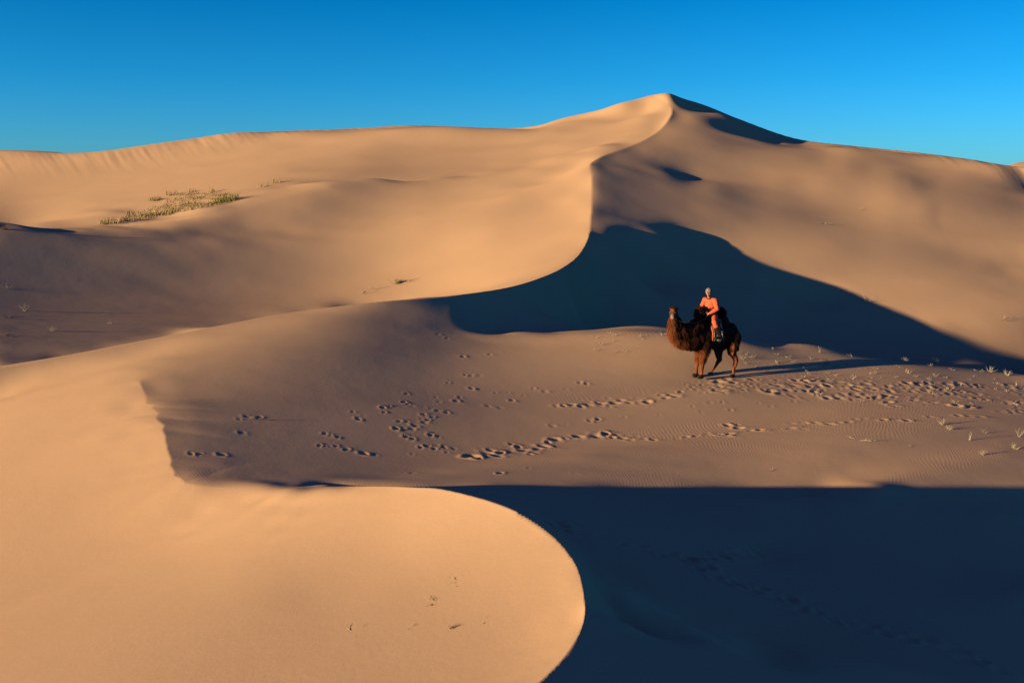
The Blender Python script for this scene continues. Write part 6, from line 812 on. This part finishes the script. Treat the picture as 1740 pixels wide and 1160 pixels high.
# ---------------------------------------------------------------- camel (x forward, y its left, z up)
def make_camel():
    c = bpy.data.objects.new('camel', None); C.objects.link(c)
    tag(c, 'dark brown two-humped camel stepping across the sand with its head turned to the viewer', 'camel')
    bm = bmesh.new()
    # trunk: deep chest, belly rising to the flank
    ball(bm, (.42, 0, 1.28), (.40, .30, .42)); ball(bm, (.05, 0, 1.27), (.48, .33, .37)); ball(bm, (-.38, 0, 1.33), (.42, .29, .33))
    ball(bm, (-.62, 0, 1.36), (.24, .24, .30)); ball(bm, (.62, 0, 1.22), (.26, .23, .36)); ball(bm, (.45, 0, .98), (.22, .2, .20))
    # humps
    ball(bm, (.58, 0, 1.72), (.25, .16, .32)); ball(bm, (.64, .01, 2.02), (.19, .13, .24)); ball(bm, (-.22, 0, 1.68), (.27, .18, .32)); ball(bm, (-.16, .0, 2.00), (.16, .13, .20)); chain(bm, [(.66, 0, 1.62, .24), (1.0, -.01, 1.52, .25), (1.25, -.02, 1.50, .24), (1.46, 0, 1.66, .20), (1.56, .03, 1.84, .15)]); ball(bm, (.16, 0, 1.50), (.34, .25, .31)); ball(bm, (-.55, 0, 1.50), (.26, .2, .24))
    # neck: dips forward from the chest, then climbs to the head
    chain(bm, [(.66, 0, 1.32, .28), (.95, -.02, 1.20, .27), (1.22, -.04, 1.22, .25), (1.45, -.03, 1.30, .22), (1.60, -.01, 1.48, .21), (1.66, .02, 1.74, .175), (1.68, .05, 1.96, .14), (1.69, .07, 2.05, .12)])
    # head, turned towards the viewer (to its left)
    hd = Vector((.62, .77, -.16)).normalized(); hb = Vector((1.70, .06, 2.09))
    def H_(t, z=0, s=0): 
        sd = Vector((-hd.y, hd.x, 0)).normalized(); return hb+hd*t+Vector((0, 0, z))+sd*s
    capsule(bm, H_(-.08), H_(.10), .115, .10); capsule(bm, H_(.10), H_(.33, -.035), .092, .066); ball(bm, H_(.36, -.05), (.07, .07, .055)); capsule(bm, H_(.12, -.07), H_(.33, -.10), .05, .035)
    ball(bm, H_(-.04, .08), (.09, .09, .07))
    for s in (-1, 1):
        capsule(bm, H_(-.08, .06, .09*s), H_(-.13, .12, .15*s), .028, .012, 8); ball(bm, H_(.10, .05, .075*s), (.035, .035, .03))
    # legs: fore pair together under the chest, far hind leg swinging forward
    def fore(y, fx):
        chain(bm, [(.50, y*.9, 1.15, .20), (.52, y, .88, .145), (.58, y, .62, .095), (.60, y*.95, .50, .082), (fx-.01, y*.9, .28, .052), (fx, y*.9, .10, .052)])
        capsule(bm, (fx-.01, y*.9, .06), (fx+.09, y*.9, .055), .075, .07); capsule(bm, (fx+.03, y*.9+.035, .035), (fx+.12, y*.9+.03, .03), .035, .03)
    fore(.13, .60); fore(-.12, .64)
    # near hind leg: knee high by the belly, hock pointing back
    chain(bm, [(-.60, .15, 1.28, .24), (-.52, .19, .98, .20), (-.50, .20, .82, .145), (-.62, .20, .62, .085), (-.68, .20, .52, .080), (-.60, .21, .28, .054), (-.58, .22, .10, .052)])
    capsule(bm, (-.58, .22, .055), (-.49, .22, .045), .06, .058); capsule(bm, (-.52, .25, .035), (-.44, .25, .03), .034, .028)
    # far hind leg
    chain(bm, [(-.50, -.14, 1.25, .22), (-.34, -.18, .98, .19), (-.28, -.19, .82, .15), (-.30, -.20, .62, .11), (-.34, -.20, .52, .075), (-.14, -.20, .28, .045), (-.03, -.20, .15, .044)])
    capsule(bm, (-.01, -.20, .10), (.08, -.20, .055), .055, .055)
    chain(bm, [(-.84, 0, 1.36, .05), (-.90, 0, 1.15, .035), (-.90, .01, .92, .03), (-.89, .01, .82, .04)])     # tail
    body = melt('body', bm, .018, FUR, c, 5, (.02, 6))
    body.data.materials.append(FUR_DARK_SHADE); body.data.materials.append(HOOF)
    for p in body.data.polygons:
        x, y, z = p.center
        if z < .125 and p.normal.z > -2: p.material_index = 2
        elif z > .86 and (x < 1.05 or (x < 1.55 and y > -.02 and p.normal.y > .1) or (x < 1.45 and z > 1.45)): p.material_index = 1 if z > 1.0+.12*math.sin(x*9) else 0  # neck's near side: its shade is put into the coat colour
    # woolly parts
    shag('hump_wool', body, lambda q, n: q.z > 1.72 and .35 < q.x < .95, 2600, .075, .006, FUR_DARK_SHADE, c, 1, .3, .8)
    shag('hump_wool', body, lambda q, n: q.z > 1.72 and -.60 < q.x < .05 and q.z > 1.9-q.x*.3, 1800, .065, .006, FUR_DARK_SHADE, c, 2, .4, .7)
    shag('neck_mane', body, lambda q, n: q.x > 1.2 and q.z < 1.95 and n.x > .12, 3600, .11, .0045, FUR, c, 3, .9, .25)
    shag('neck_shade_wool', body, lambda q, n: .9 < q.x < 1.6 and q.z < 2.0 and n.x <= .2, 3600, .09, .006, FUR_DARK_SHADE, c, 8, .9, .3)  # dark locks paint the shaded side and back of the neck
    shag('head_tuft', body, lambda q, n: q.x > 1.45 and q.z > 2.20 and n.z > .45 and abs(q.x-1.66) < .12, 360, .05, .006, FUR_DARK_SHADE, c, 4, -.2, .8)
    shag('shoulder_wool', body, lambda q, n: .45 < q.x < 1.1 and .8 < q.z < 1.5, 3200, .085, .006, FUR_DARK_SHADE, c, 5, .9, .4)
    shag('foreleg_wool', body, lambda q, n: .3 < q.x < .8 and .52 < q.z < .95, 2200, .09, .005, FUR, c, 6, .9, .4)
    shag('rump_wool', body, lambda q, n: -1.0 < q.x < .3 and .85 < q.z < 1.8 and n.z < .8, 3200, .06, .006, FUR_DARK_SHADE, c, 7, .8, .3)
    # muzzle, eyes, nostrils
    b2 = bmesh.new(); capsule(b2, H_(.24, -.04), H_(.345, -.05), .080, .072); ball(b2, H_(.375, -.055), (.066, .066, .056))
    melt('muzzle', b2, .012, MUZZLE, c, 3)
    for s in (-1, 1):
        b3 = bmesh.new(); ball(b3, H_(.125, .05, .095*s), (.021, .021, .019)); bmesh.ops.recalc_face_normals(b3, faces=b3.faces)
        me = bpy.data.meshes.new('eye'); b3.to_mesh(me); b3.free(); me.materials.append(EYE); o = bpy.data.objects.new('eye', me); C.objects.link(o); o.parent = c
    # halter: nose band, cheek strap
    b4 = bmesh.new()
    sd = Vector((-hd.y, hd.x, 0)).normalized(); up = hd.cross(sd)
    for t0, rr in ((.20, .098), (.0, .128)):
        pts = [H_(t0, -.02)+sd*math.cos(a)*rr+Vector((0, 0, 1))*math.sin(a)*rr for a in [k*math.pi/8 for k in range(17)]]
        for p, q in zip(pts[:-1], pts[1:]): capsule(b4, p, q, .009, .009, 8)
    for s in (-1, 1): capsule(b4, H_(.20, -.02, .098*s), H_(.0, .0, .125*s), .009, .009, 8)
    me = bpy.data.meshes.new('halter'); b4.to_mesh(me); b4.free(); me.materials.append(mat('halter_rope', (.10, .05, .03), .9)); o = bpy.data.objects.new('halter', me); C.objects.link(o); o.parent = c
    return c, body, H_
camel, camel_body, CH = make_camel()
CAMEL_ROT = math.atan2(-.423, -.906)
cp = pix(1214, 640)
fx, fy = cp.x, cp.y
def c2w(x, y, z=0):
    ca, sa = math.cos(CAMEL_ROT), math.sin(CAMEL_ROT); return Vector((fx+x*ca-y*sa, fy+x*sa+y*ca, CZ+z))
CZ = 0
feet = [c2w(.63, .13), c2w(.66, -.13), c2w(-.55, .22), c2w(.03, -.20)]
CZ = sum(ground(p.x, p.y) for p in feet[:3])/3
camel.location = (fx, fy, CZ); camel.rotation_euler = (0, 0, CAMEL_ROT)
gf = (ground(feet[0].x, feet[0].y)+ground(feet[1].x, feet[1].y))/2; gh = ground(feet[2].x, feet[2].y)
camel.rotation_euler = (0, math.atan2(gh-gf, 1.18), CAMEL_ROT)

camel.scale = (.965, .965, .965)

# ---------------------------------------------------------------- saddle and rider, in the camel's frame
JACKET = mat('coral_jacket', (.58, .10, .045), .8, .12, 14, bump=.008)
TROUSERS = mat('coral_trousers', (.58, .10, .045), .85, .15, 12, bump=.010)
SKIN = mat('skin', (.40, .16, .09), .55, .1, 20)
HAT = mat('grey_knit', (.21, .19, .175), .95, .35, 40, bump=.01)
BOOT = mat('black_boot', (.012, .011, .012), .5, .2)
DARKC = mat('dark_collar', (.015, .016, .022), .8)
HAIR = mat('dark_hair', (.012, .009, .008), .7)
def make_rider():
    p = bpy.data.objects.new('person', None); C.objects.link(p)
    tag(p, 'rider in coral jacket and trousers, grey knit hat, sitting between the camel humps', 'person')
    hip = Vector((.20, .0, 1.97)); chest = Vector((.27, .01, 2.28)); neck = Vector((.33, .02, 2.53)); head = Vector((.37, .035, 2.70))
    fd = Vector((.72, .65, -.25)).normalized()       # where the face looks: towards the viewer's left and down
    fs = Vector((fd.y, -fd.x, 0)).normalized(); fu = fs.cross(fd)   # face's right side and up
    def Hd(f, s, u): return head+fd*f+fs*s+fu*u
    # arms: both hands meet on the rein in front of the belly
    shL, shR = Vector((.25, .21, 2.46)), Vector((.34, -.18, 2.45)); elL, elR = Vector((.25, .34, 2.22)), Vector((.42, -.24, 2.22))
    hnL, hnR = Vector((.43, .24, 2.08)), Vector((.48, .10, 2.10))
    # ---- body (skin): head, neck, hands, lower body under the clothes, one surface
    bm = bmesh.new()
    ball(bm, Hd(-.012, 0, .02), (.083, .083, .105)); ball(bm, Hd(.025, 0, -.045), (.058, .058, .062))
    capsule(bm, neck-Vector((0, 0, .05)), Hd(-.02, 0, -.06), .056, .05)
    capsule(bm, Hd(.083, 0, .022), Hd(.105, 0, -.018), .011, .017, 8)                      # nose
    ball(bm, Hd(.086, 0, -.058), (.026, .026, .010)); ball(bm, Hd(.075, 0, -.095), (.026, .026, .02))   # lips, chin
    for s in (-1, 1):
        ball(bm, Hd(-.01, .084*s, 0), (.014, .022, .032)); ball(bm, Hd(.066, .034*s, .046), (.024, .024, .012)); ball(bm, Hd(.058, .042*s, -.018), (.026, .026, .026))
    chain(bm, [(*hip, .13), (*chest, .13), (*(neck-Vector((0, 0, .06))), .07)])
    for a, b, c in ((shL, elL, hnL), (shR, elR, hnR)): chain(bm, [(*a, .06), (*b, .045), (*c, .03)])
    def hand(w, d, side):
        d = d.normalized(); up = Vector((0, 0, 1)); s = d.cross(up).normalized()*side; u = s.cross(d)*side
        capsule(bm, w, w+d*.06, .030, .034, 10); ball(bm, w+d*.055, (.036, .036, .022))
        for k in range(4):                                                                # fingers curled round the rein
            b0 = w+d*.085+s*(.027-.018*k)*1.0; L = (.036, .041, .038, .030)[k]
            capsule(bm, w+d*.06+s*(.025-.017*k), b0, .0105, .010, 8); b1 = b0+d*L*.55-u*L*.65; capsule(bm, b0, b1, .010, .009, 8)
            b2 = b1-d*L*.65-u*L*.25; capsule(bm, b1, b2, .009, .008, 8)
        t1 = w+d*.04+s*.04-u*.004; capsule(bm, w+d*.02+s*.02, t1, .012, .011, 8); capsule(bm, t1, t1+d*.035-u*.018, .011, .009, 8)
    hand(hnL, hnL-elL+Vector((.05, -.1, .0)), -1); hand(hnR, hnR-elR+Vector((.05, .06, 0)), 1)
    melt('body', bm, .007, SKIN, p, 3)
    # ---- jacket
    bm = bmesh.new()
    ball(bm, hip+Vector((.01, .0, .02)), (.185, .20, .13)); ball(bm, hip+Vector((.03, .01, .14)), (.165, .19, .15)); ball(bm, chest+Vector((0, .01, .02)), (.15, .20, .17)); ball(bm, chest+Vector((.02, .02, .13)), (.13, .19, .11))
    capsule(bm, shL+Vector((0, -.03, .0)), shR+Vector((0, .03, 0)), .088, .088); capsule(bm, neck-Vector((0, 0, .10)), neck-Vector((0, 0, .015)), .095, .068)
    for a, b, c in ((shL, elL, hnL), (shR, elR, hnR)):
        v = c-(c-b).normalized()*.02; chain(bm, [(*a, .088), (*((a+b)/2), .076), (*b, .068), (*((b+v)/2), .060), (*v, .045)])
    jk = melt('jacket', bm, .010, JACKET, p, 3, (.011, 6))
    b = bmesh.new()                                                                       # open zip flap and dark collar
    z0 = neck+fd*.075-Vector((0, 0, .03)); pts = [z0, chest+Vector((.105, .125, .10)), chest+Vector((.115, .135, -.05)), hip+Vector((.14, .13, .05))]
    for q, r in zip(pts[:-1], pts[1:]): capsule(b, q, r, .010, .010, 8)
    me = bpy.data.meshes.new('zip'); b.to_mesh(me); b.free(); me.materials.append(DARKC); o = bpy.data.objects.new('zip', me); C.objects.link(o); o.parent = jk
    b = bmesh.new(); 
    for k in range(16):
        a0, a1 = k*math.pi/8, (k+1)*math.pi/8; cc = neck+Vector((0, 0, .005))+fd*.01
        capsule(b, cc+(fd*math.cos(a0)+fs*math.sin(a0))*.075, cc+(fd*math.cos(a1)+fs*math.sin(a1))*.075, .021, .021, 8)
    me = bpy.data.meshes.new('collar'); b.to_mesh(me); b.free(); me.materials.append(DARKC); o = bpy.data.objects.new('collar', me); C.objects.link(o); o.parent = jk
    # ---- trousers and boots: knees forward, lower legs hanging at the saddle
    legs = ((Vector((.20, .14, 1.95)), Vector((.42, .46, 1.80)), Vector((.22, .50, 1.38))), (Vector((.20, -.14, 1.95)), Vector((.42, -.46, 1.80)), Vector((.22, -.50, 1.38))))
    bm = bmesh.new(); ball(bm, hip+Vector((0, 0, -.04)), (.19, .20, .13))
    for h_, k_, a_ in legs: chain(bm, [(*h_, .125), (*((h_+k_)/2), .108), (*k_, .085), (*(k_*.62+a_*.38), .080)])
    melt('trousers', bm, .010, TROUSERS, p, 3, (.011, 6))
    for h_, k_, a_ in legs:
        b = bmesh.new(); t = k_*.66+a_*.34; chain(b, [(*t, .088), (*(t*.5+a_*.5), .076), (*a_, .062)]); capsule(b, a_+Vector((0, 0, -.03)), a_+Vector((.17, .02, -.055)), .050, .042); capsule(b, a_+Vector((-.04, 0, -.04)), a_+Vector((0, 0, -.04)), .046, .05)
        melt('boot', b, .010, BOOT, p, 2)
    # ---- knitted hat, hair at the nape, eyes, brows
    bm = bmesh.new(); ball(bm, Hd(-.018, 0, .068), (.098, .098, .088)); me = None
    ht = melt('hat', bm, .009, HAT, p, 2); b = bmesh.new()
    for k in range(20):
        a0, a1 = k*math.pi/10, (k+1)*math.pi/10; cc = Hd(-.015, 0, .058)
        capsule(b, cc+(fd*math.cos(a0)+fs*math.sin(a0))*.088, cc+(fd*math.cos(a1)+fs*math.sin(a1))*.088, .017, .017, 8)
    melt('hat_brim', b, .007, HAT, ht, 2)
    b = bmesh.new(); ball(b, Hd(-.055, 0, -.01), (.055, .06, .06)); melt('hair', b, .009, HAIR, p, 2)
    for s in (-1, 1):
        b = bmesh.new(); ball(b, Hd(.079, .033*s, .022), (.012, .012, .008)); me = bpy.data.meshes.new('eye'); b.to_mesh(me); b.free(); me.materials.append(EYE); o = bpy.data.objects.new('eye', me); C.objects.link(o); o.parent = p
        b = bmesh.new(); capsule(b, Hd(.088, .018*s, .044), Hd(.080, .052*s, .044), .005, .004, 6); me = bpy.data.meshes.new('eyebrow'); b.to_mesh(me); b.free(); me.materials.append(HAIR); o = bpy.data.objects.new('eyebrow', me); C.objects.link(o); o.parent = p
    return p, hnL, hnR
person, HNL, HNR = make_rider()
def drape(name, x0, x1, ztop, drop, off, mat_, parent, nx=18, nz=22, thick=.02):
    """cloth over the back between the humps, hanging down both flanks on the animal's real outline"""
    me = camel_body.data; co = np.zeros(len(me.vertices)*3); me.vertices.foreach_get('co', co); co = co.reshape(-1, 3); V = []; Fc = []
    angles = np.linspace(-1, 1, nz*2+1)
    for i in range(nx+1):
        x = x0+(x1-x0)*i/nx
        for a in angles:
            th = a*math.radians(108); dx = math.sin(th); dz = math.cos(th); cz = 1.32
            m = (abs(co[:,0]-x) < .05); P = co[m]; pr_ = P[:,1]*dx+(P[:,2]-cz)*dz; pe = np.abs(-P[:,1]*dz+(P[:,2]-cz)*dx); g = pe < .05
            r = (pr_[g].max() if g.any() else .3)+off+.008*math.sin(x*40+a*3)
            r = min(r, (ztop-cz)/max(dz, .05)) if dz > .2 else r
            V.append((x+.01*math.sin(a*9), dx*r, cz+dz*r))
    n = len(angles)
    for i in range(nx):
        for j in range(n-1): Fc.append((i*n+j, (i+1)*n+j, (i+1)*n+j+1, i*n+j+1))
    o = mesh_obj(name, V, Fc, mat_, parent); s = o.modifiers.new('s', 'SOLIDIFY'); s.thickness = thick; s.offset = 1
    return o
def rug_material(name, base, pattern, scale):
    m = bpy.data.materials.new(name); m.use_nodes = True; nt = m.node_tree; b = nt.nodes['Principled BSDF']; b.inputs['Roughness'].default_value = 1
    tc = nt.nodes.new('ShaderNodeTexCoord'); v = nt.nodes.new('ShaderNodeTexVoronoi'); v.inputs['Scale'].default_value = scale; v.distance = 'CHEBYCHEV'
    r = nt.nodes.new('ShaderNodeValToRGB'); r.color_ramp.interpolation = 'CONSTANT'; r.color_ramp.elements[0].color = (*pattern, 1); r.color_ramp.elements[1].color = (*base, 1); r.color_ramp.elements[1].position = .34
    nt.links.new(tc.outputs['Object'], v.inputs['Vector']); nt.links.new(v.outputs['Distance'], r.inputs[0]); nt.links.new(r.outputs[0], b.inputs['Base Color']); return m
RUG = rug_material('patterned_rug', (.05, .035, .03), (.46, .40, .33), 13)
RUG_EDGE = mat('red_rug_edge', (.52, .11, .05), 1, .3, 10)
saddle = drape('saddle_blanket', -.06, .38, 1.86, .5, .020, RUG_EDGE, None)
tag(saddle, 'patterned cream and red saddle blanket hanging over the camel flank under the rider', 'blanket')
drape('patterned_panel', .0, .32, 1.89, .5, .042, RUG, saddle, 14, 18, .008)
rein_pts = [CH(.20, -.02, .0)+Vector((0, 0, -.07)), Vector((1.25, .26, 1.80)), Vector((.80, .30, 1.88)), HNL+Vector((.05, -.02, -.02)), HNR+Vector((.04, 0, -.02)), Vector((.46, .02, 1.95))]
b = bmesh.new()
for k in range(len(rein_pts)-1):
    for j in range(6):
        f0, f1 = j/6, (j+1)/6; A_, B_ = rein_pts[k], rein_pts[k+1]; sag = lambda f: Vector((0, 0, -.05*4*f*(1-f)))
        capsule(b, A_.lerp(B_, f0)+sag(f0), A_.lerp(B_, f1)+sag(f1), .008, .008, 6)
me = bpy.data.meshes.new('rein'); b.to_mesh(me); b.free(); me.materials.append(mat('rein_rope', (.22, .13, .07), .9)); rein = bpy.data.objects.new('rein', me); C.objects.link(rein)
tag(rein, 'thin rope rein running from the camel halter to the rider\'s hands', 'rein')
for o in (person, saddle, rein): o.location = camel.location; o.rotation_euler = camel.rotation_euler; o.scale = camel.scale

# ---------------------------------------------------------------- dry plants, driftwood and grass
SANDY = mat('sandy_stem', (.46, .33, .21), .9, .3, 20)
STRAW = mat('bleached_stem', (.50, .42, .31), .9, .3, 20)
DEAD = mat('dead_stem', (.10, .065, .04), .95, .4, 20)
GRASS = mat('olive_grass', (.26, .22, .06), .85, .5, 3, col2=(.13, .14, .04))
GRASS_DRY = mat('dry_grass', (.46, .33, .14), .9, .4, 3)
def tube(V, Fc, a, b, ra, rb, n=5):
    d = (b-a); z = d.normalized() if d.length > 1e-6 else Vector((0,0,1)); x = z.orthogonal().normalized(); y = z.cross(x); k0 = len(V)
    for p, r in ((a, ra), (b, rb)):
        for i in range(n): t = 2*math.pi*i/n; V.append(p+(x*math.cos(t)+y*math.sin(t))*r)
    for i in range(n): Fc.append((k0+i, k0+(i+1)%n, k0+n+(i+1)%n, k0+n+i))
def twig_mesh(kind, h, seed, material, parent=None, name='twigs'):
    """kind: bush (fan of stems), upright, lying (fallen stems)"""
    rg = random.Random(seed); V = []; Fc = []
    n = {'bush': 16, 'upright': 4, 'lying': 5, 'bits': 6}[kind]
    for k in range(n):
        az = rg.uniform(0, 6.283); tilt = {'bush': rg.uniform(.2, 1.1), 'upright': rg.uniform(.05, .6), 'lying': rg.uniform(1.25, 1.5), 'bits': rg.uniform(.5, 1.4)}[kind]
        p = Vector((rg.uniform(-.06, .06)*h*3, rg.uniform(-.06, .06)*h*3, -.02)); d = Vector((math.cos(az)*math.sin(tilt), math.sin(az)*math.sin(tilt), math.cos(tilt)))
        L = h*rg.uniform(.6, 1.1)*(1.6 if kind == 'lying' else 1); r = h*.013+.0028; segs = 4
        for s_ in range(segs):
            q = p+d*L/segs; tube(V, Fc, p, q, r*(1-s_*.2), r*(1-(s_+1)*.2))
            if s_ and rg.random() < .8:
                d2 = (d+Vector((rg.uniform(-1, 1), rg.uniform(-1, 1), rg.uniform(-.2, .8)))*.8).normalized(); tube(V, Fc, q, q+d2*L*.28, r*.6, r*.25)
            p = q; d = (d+Vector((rg.uniform(-.25, .25), rg.uniform(-.25, .25), rg.uniform(-.1, .2)))).normalized()
            if kind == 'lying' and p.z < .005: d.z = abs(d.z)*.3
    return mesh_obj(name, V, Fc, material, parent, smooth=False)
def plant(px, py, h, kind, label, seed, name='dry_shrub', cat='shrub', material=None, group=None):
    p = pix(px, py); o = twig_mesh(kind, h, seed, material or STRAW, None, name); o.location = (p.x, p.y, p.z); tag(o, label, cat, group); return o
G1 = 'dry plants on the plateau'
for i, a in enumerate([
  (1393,600,.2,'upright','pale upright dry plant on the plateau edge, first beyond the camel'),
  (1405,619,.17,'bush','small pale dry shrub just below the plateau edge, right of the camel'),
  (1447,607,.13,'bits','tiny pale dry sprig on the plateau edge between two taller plants'),
  (1313,594,.13,'bits','pale broken sprig at the plateau edge just behind the camel'),
  (1266,607,.16,'lying','scatter of pale broken stems lying beside the hind leg of the camel'),
  (1343,615,.14,'lying','pale broken stem lying on bare sand under the upright dry plant'),
  (1521,612,.12,'upright','thin single pale stem standing on the shaded plateau edge'),
  (1538,615,.16,'bush','small rounded cream shrub on the shaded plateau edge'),
  (1588,619,.26,'bush','widest fan-shaped straw shrub lit against the shaded hollow'),
  (1660,630,.16,'lying','straggling pale stems at the plateau edge before the second fan-shaped shrub'),
  (1683,632,.22,'bush','second fan-shaped straw shrub, nearer the right end of the plateau edge'),
  (1711,638,.20,'bush','ragged straw shrub at the right end of the plateau edge'),
  (1602,722,.16,'bush','small white shrub with a long shadow, upper of two close together'),
  (1612,730,.13,'bush','small white shrub with a long shadow, lower of two close together'),
  (1673,736,.12,'bits','low pale tuft above the forked twig on the right sand'),
  (1646,748,.19,'upright','forked pale twig standing like a V on the right sand'),
  (1731,742,.22,'upright','tallest thin pale stem at the right edge of the plateau'),
  (1725,763,.16,'bush','bushy pale shrub at the foot of the tall stem at the right edge'),
  (1670,773,.13,'bush','lone pale shrub nearest the shadow edge on the right'),
  (1460,748,.24,'lying','long bleached branch lying flat on rippled sand right of centre'),
  (1545,758,.08,'bits','tiny dark-shadowed sprig on smooth sand between branch and shrubs'),
  (1725,657,.18,'upright','small pale sprig standing in the trampled sand at the far right'),
  (1313,801,.09,'bits','tiny white tuft on the rippled sand close to the shadow edge'),
  (1013,575,.12,'bits','single white tuft alone on the smooth plateau left of the camel'),
  (430,711,.24,'lying','heap of broken dark stems half buried on the left of the plateau'),
  (955,899,.12,'lying','broken straw stem poking over the crest of the near dune'),
  (1400,380,.36,'lying','pale broken branch lying on the right dune face'),
  (1474,514,.42,'bits','low tuft of debris on the lit slope just above the shadow'),
  (1705,545,.38,'bits','low scrubby tuft on the lit slope near the right edge'),
  (1464,358,.28,'bits','faint speck of dry plant high on the right dune face'),
  (783,987,.10,'lying','tangled dry stems on the lit near dune, uppermost of the group'),
  (742,1024,.12,'lying','long pale stems strung down the lit near dune slope'),
  (606,1076,.14,'lying','single long dry stem slanting on the lit near slope, farthest left'),
  (768,1068,.06,'bush','small round dry tuft on the lit near dune slope'),
  (834,1057,.09,'lying','short pale stick on the lit near slope, rightmost of the stems'),
  (700,1066,.06,'bits','faint dry stalks between the long stem and the round tuft'),
  (8,390,.4,'bush','dark dry bush at the left edge by the grassy slope'),
  (12,491,.30,'bits','small pale plant in the dim hollow at the left edge, upper one'),
  (42,529,.26,'bush','white tuft casting a long shadow in the dim left hollow'),
  (12,541,.34,'lying','dark lying debris at the left edge of the dim hollow'),
  (88,563,.22,'bush','pale tuft low in the dim hollow near the ridge'),
  (190,551,.20,'bits','small speck of plant in the dim hollow, nearest the ridge centre'),
  (14,573,.32,'lying','dark debris where the dim hollow meets the ridge at the left'),
  (672,483,.50,'bits','pale scattered stems above the green sprig in the bright bowl'),
  (618,500,.34,'bits','dry sprig low in the bright bowl left of the green one'),
  (640,492,.30,'bits','thin dry stalks between sprigs in the bright bowl'),
  (690,480,.34,'bits','dry stalks just right of the green sprig in the bright bowl'),
]):
    px, py, h, kind, lab = a
    plant(px, py, h, kind, lab, 100+i, material=DEAD if 'dark' in lab and 'shadowed' not in lab else SANDY if 'near' in lab and 'slope' in lab or 'near dune' in lab else STRAW)
# countless crumbs of plants on the trampled sand: small things, each its own
rg = random.Random(31); protos = [twig_mesh('bits', .10, 500+k, STRAW, None, 'plant_scrap') for k in range(5)]; used_ = set()
for k in range(110):
    t = rg.random(); px = 1255+t*480; py = 600+t*34+rg.random()**1.3*(22+t*44)
    if k < 22: px, py = rg.uniform(1280, 1740), rg.uniform(602, 690)
    if k > 96: px, py = rg.uniform(1010, 1150), rg.uniform(566, 600)
    q = k % 5; o = protos[q] if q not in used_ else protos[q].copy()
    if q in used_: C.objects.link(o)
    used_.add(q); p = pix(px, py, 0, math.log(20)); s_ = rg.uniform(.5, 1.5); o.location = p; o.scale = (s_, s_, s_*rg.uniform(.7, 1.3)); o.rotation_euler = (0, 0, rg.uniform(0, 6.28))
    tag(o, 'tiny bleached plant scrap on the bare sand left of the camel' if px < 1160 else 'tiny bleached plant scrap near the far edge behind the trampled sand' if py < 625 else 'tiny bleached plant scrap among the footprints right of the camel', 'plant scrap', 'bleached plant scraps strewn on the sand')
# grass
def blades(V, Fc, c, h, n, spread, rg, lean=(.25, .05)):
    for _ in range(n):
        az = rg.uniform(0, 6.283); rr = spread*rg.random()**.5; b = c+Vector((math.cos(az)*rr, math.sin(az)*rr, -.03)); a2 = rg.uniform(0, 6.283); L = h*rg.uniform(.5, 1.15); w = .006+.007*rg.random()
        out_ = Vector((math.cos(a2), math.sin(a2), 0)); s_ = Vector((-out_.y, out_.x, 0))*w; m = b+Vector((0, 0, L*.6))+out_*L*.15; e = b+Vector((lean[0]*L*.3, 0, L))+out_*L*rg.uniform(.3, 1.1)-Vector((0, 0, L*rg.uniform(0, .45))); k = len(V)
        V += [b-s_, b+s_, m+s_*.7, m-s_*.7, e]; Fc += [(k, k+1, k+2, k+3), (k+3, k+2, k+4)]
def tuft(px, py, h, n, spread, label, material, seed, name='grass_tuft', cat='grass tuft', flat=1.):
    rg = random.Random(seed); V = []; Fc = []; blades(V, Fc, Vector((0, 0, 0)), h, n, spread, rg); o = mesh_obj(name, V, Fc, material, None, smooth=False)
    o.location = pix(px, py); tag(o, label, cat); return o
for i, (px, py, h, n, sp, lab, mt) in enumerate([
  (391,341,.6,200,.55,'tallest dark green grass clump at the right end of the grassy patch', GRASS),
  (378,344,.42,120,.5,'olive grass clump leaning on the tallest green one', GRASS),
  (264,341,.4,100,.42,'dark olive grass tuft standing alone above the grassy strip', GRASS),
  (294,332,.5,70,.45,'small brownish grass tuft right of the lone dark olive one', GRASS_DRY),
  (228,368,.55,90,.45,'dry yellow tuft with a long shadow left of the grassy strip', GRASS_DRY),
  (216,375,.45,70,.45,'low dry tuft between the leftmost tufts of the slope', GRASS_DRY),
  (197,379,.45,80,.5,'low straw tuft close to the dune break', GRASS_DRY),
  (181,381,.4,60,.35,'leftmost little olive tuft at the dune break', GRASS),
  (325,327,.4,40,.3,'tiny brown tuft above the middle of the grassy strip', GRASS_DRY),
  (362,327,.55,30,.2,'thin reddish stalks above the right half of the grass strip', GRASS_DRY),
  (446,318,.4,40,.4,'sparse dry tuft alone to the right of the grass', GRASS_DRY),
  (470,311,.55,30,.3,'farthest right sparse tuft beyond all the other grass', GRASS_DRY),
  (677,481,.30,60,.16,'small fresh green sprig low in the bright sand bowl', GRASS),
]): tuft(px, py, h, n, sp, lab, mt, 700+i)
rg = random.Random(5); V = []; Fc = []; V2 = []; F2 = []
for k in range(190):
    t = rg.random(); px = 240+t*150; base = 374-t*30; py = base-rg.random()**1.5*(8+22*math.sin(t*3.0)); c = pix(px, py)
    green = rg.random() < (.15+.6*t)
    blades(V if green else V2, Fc if green else F2, c, rg.uniform(.12, .30), 20, .45, rg)
g = mesh_obj('grass', V, Fc, GRASS, None, smooth=False); tag(g, 'band of olive green grass growing along the dune break', 'grass', kind='stuff')
g = mesh_obj('dry_grass', V2, F2, GRASS_DRY, None, smooth=False); tag(g, 'yellow dry grass mixed into the green band on the slope', 'grass', kind='stuff')
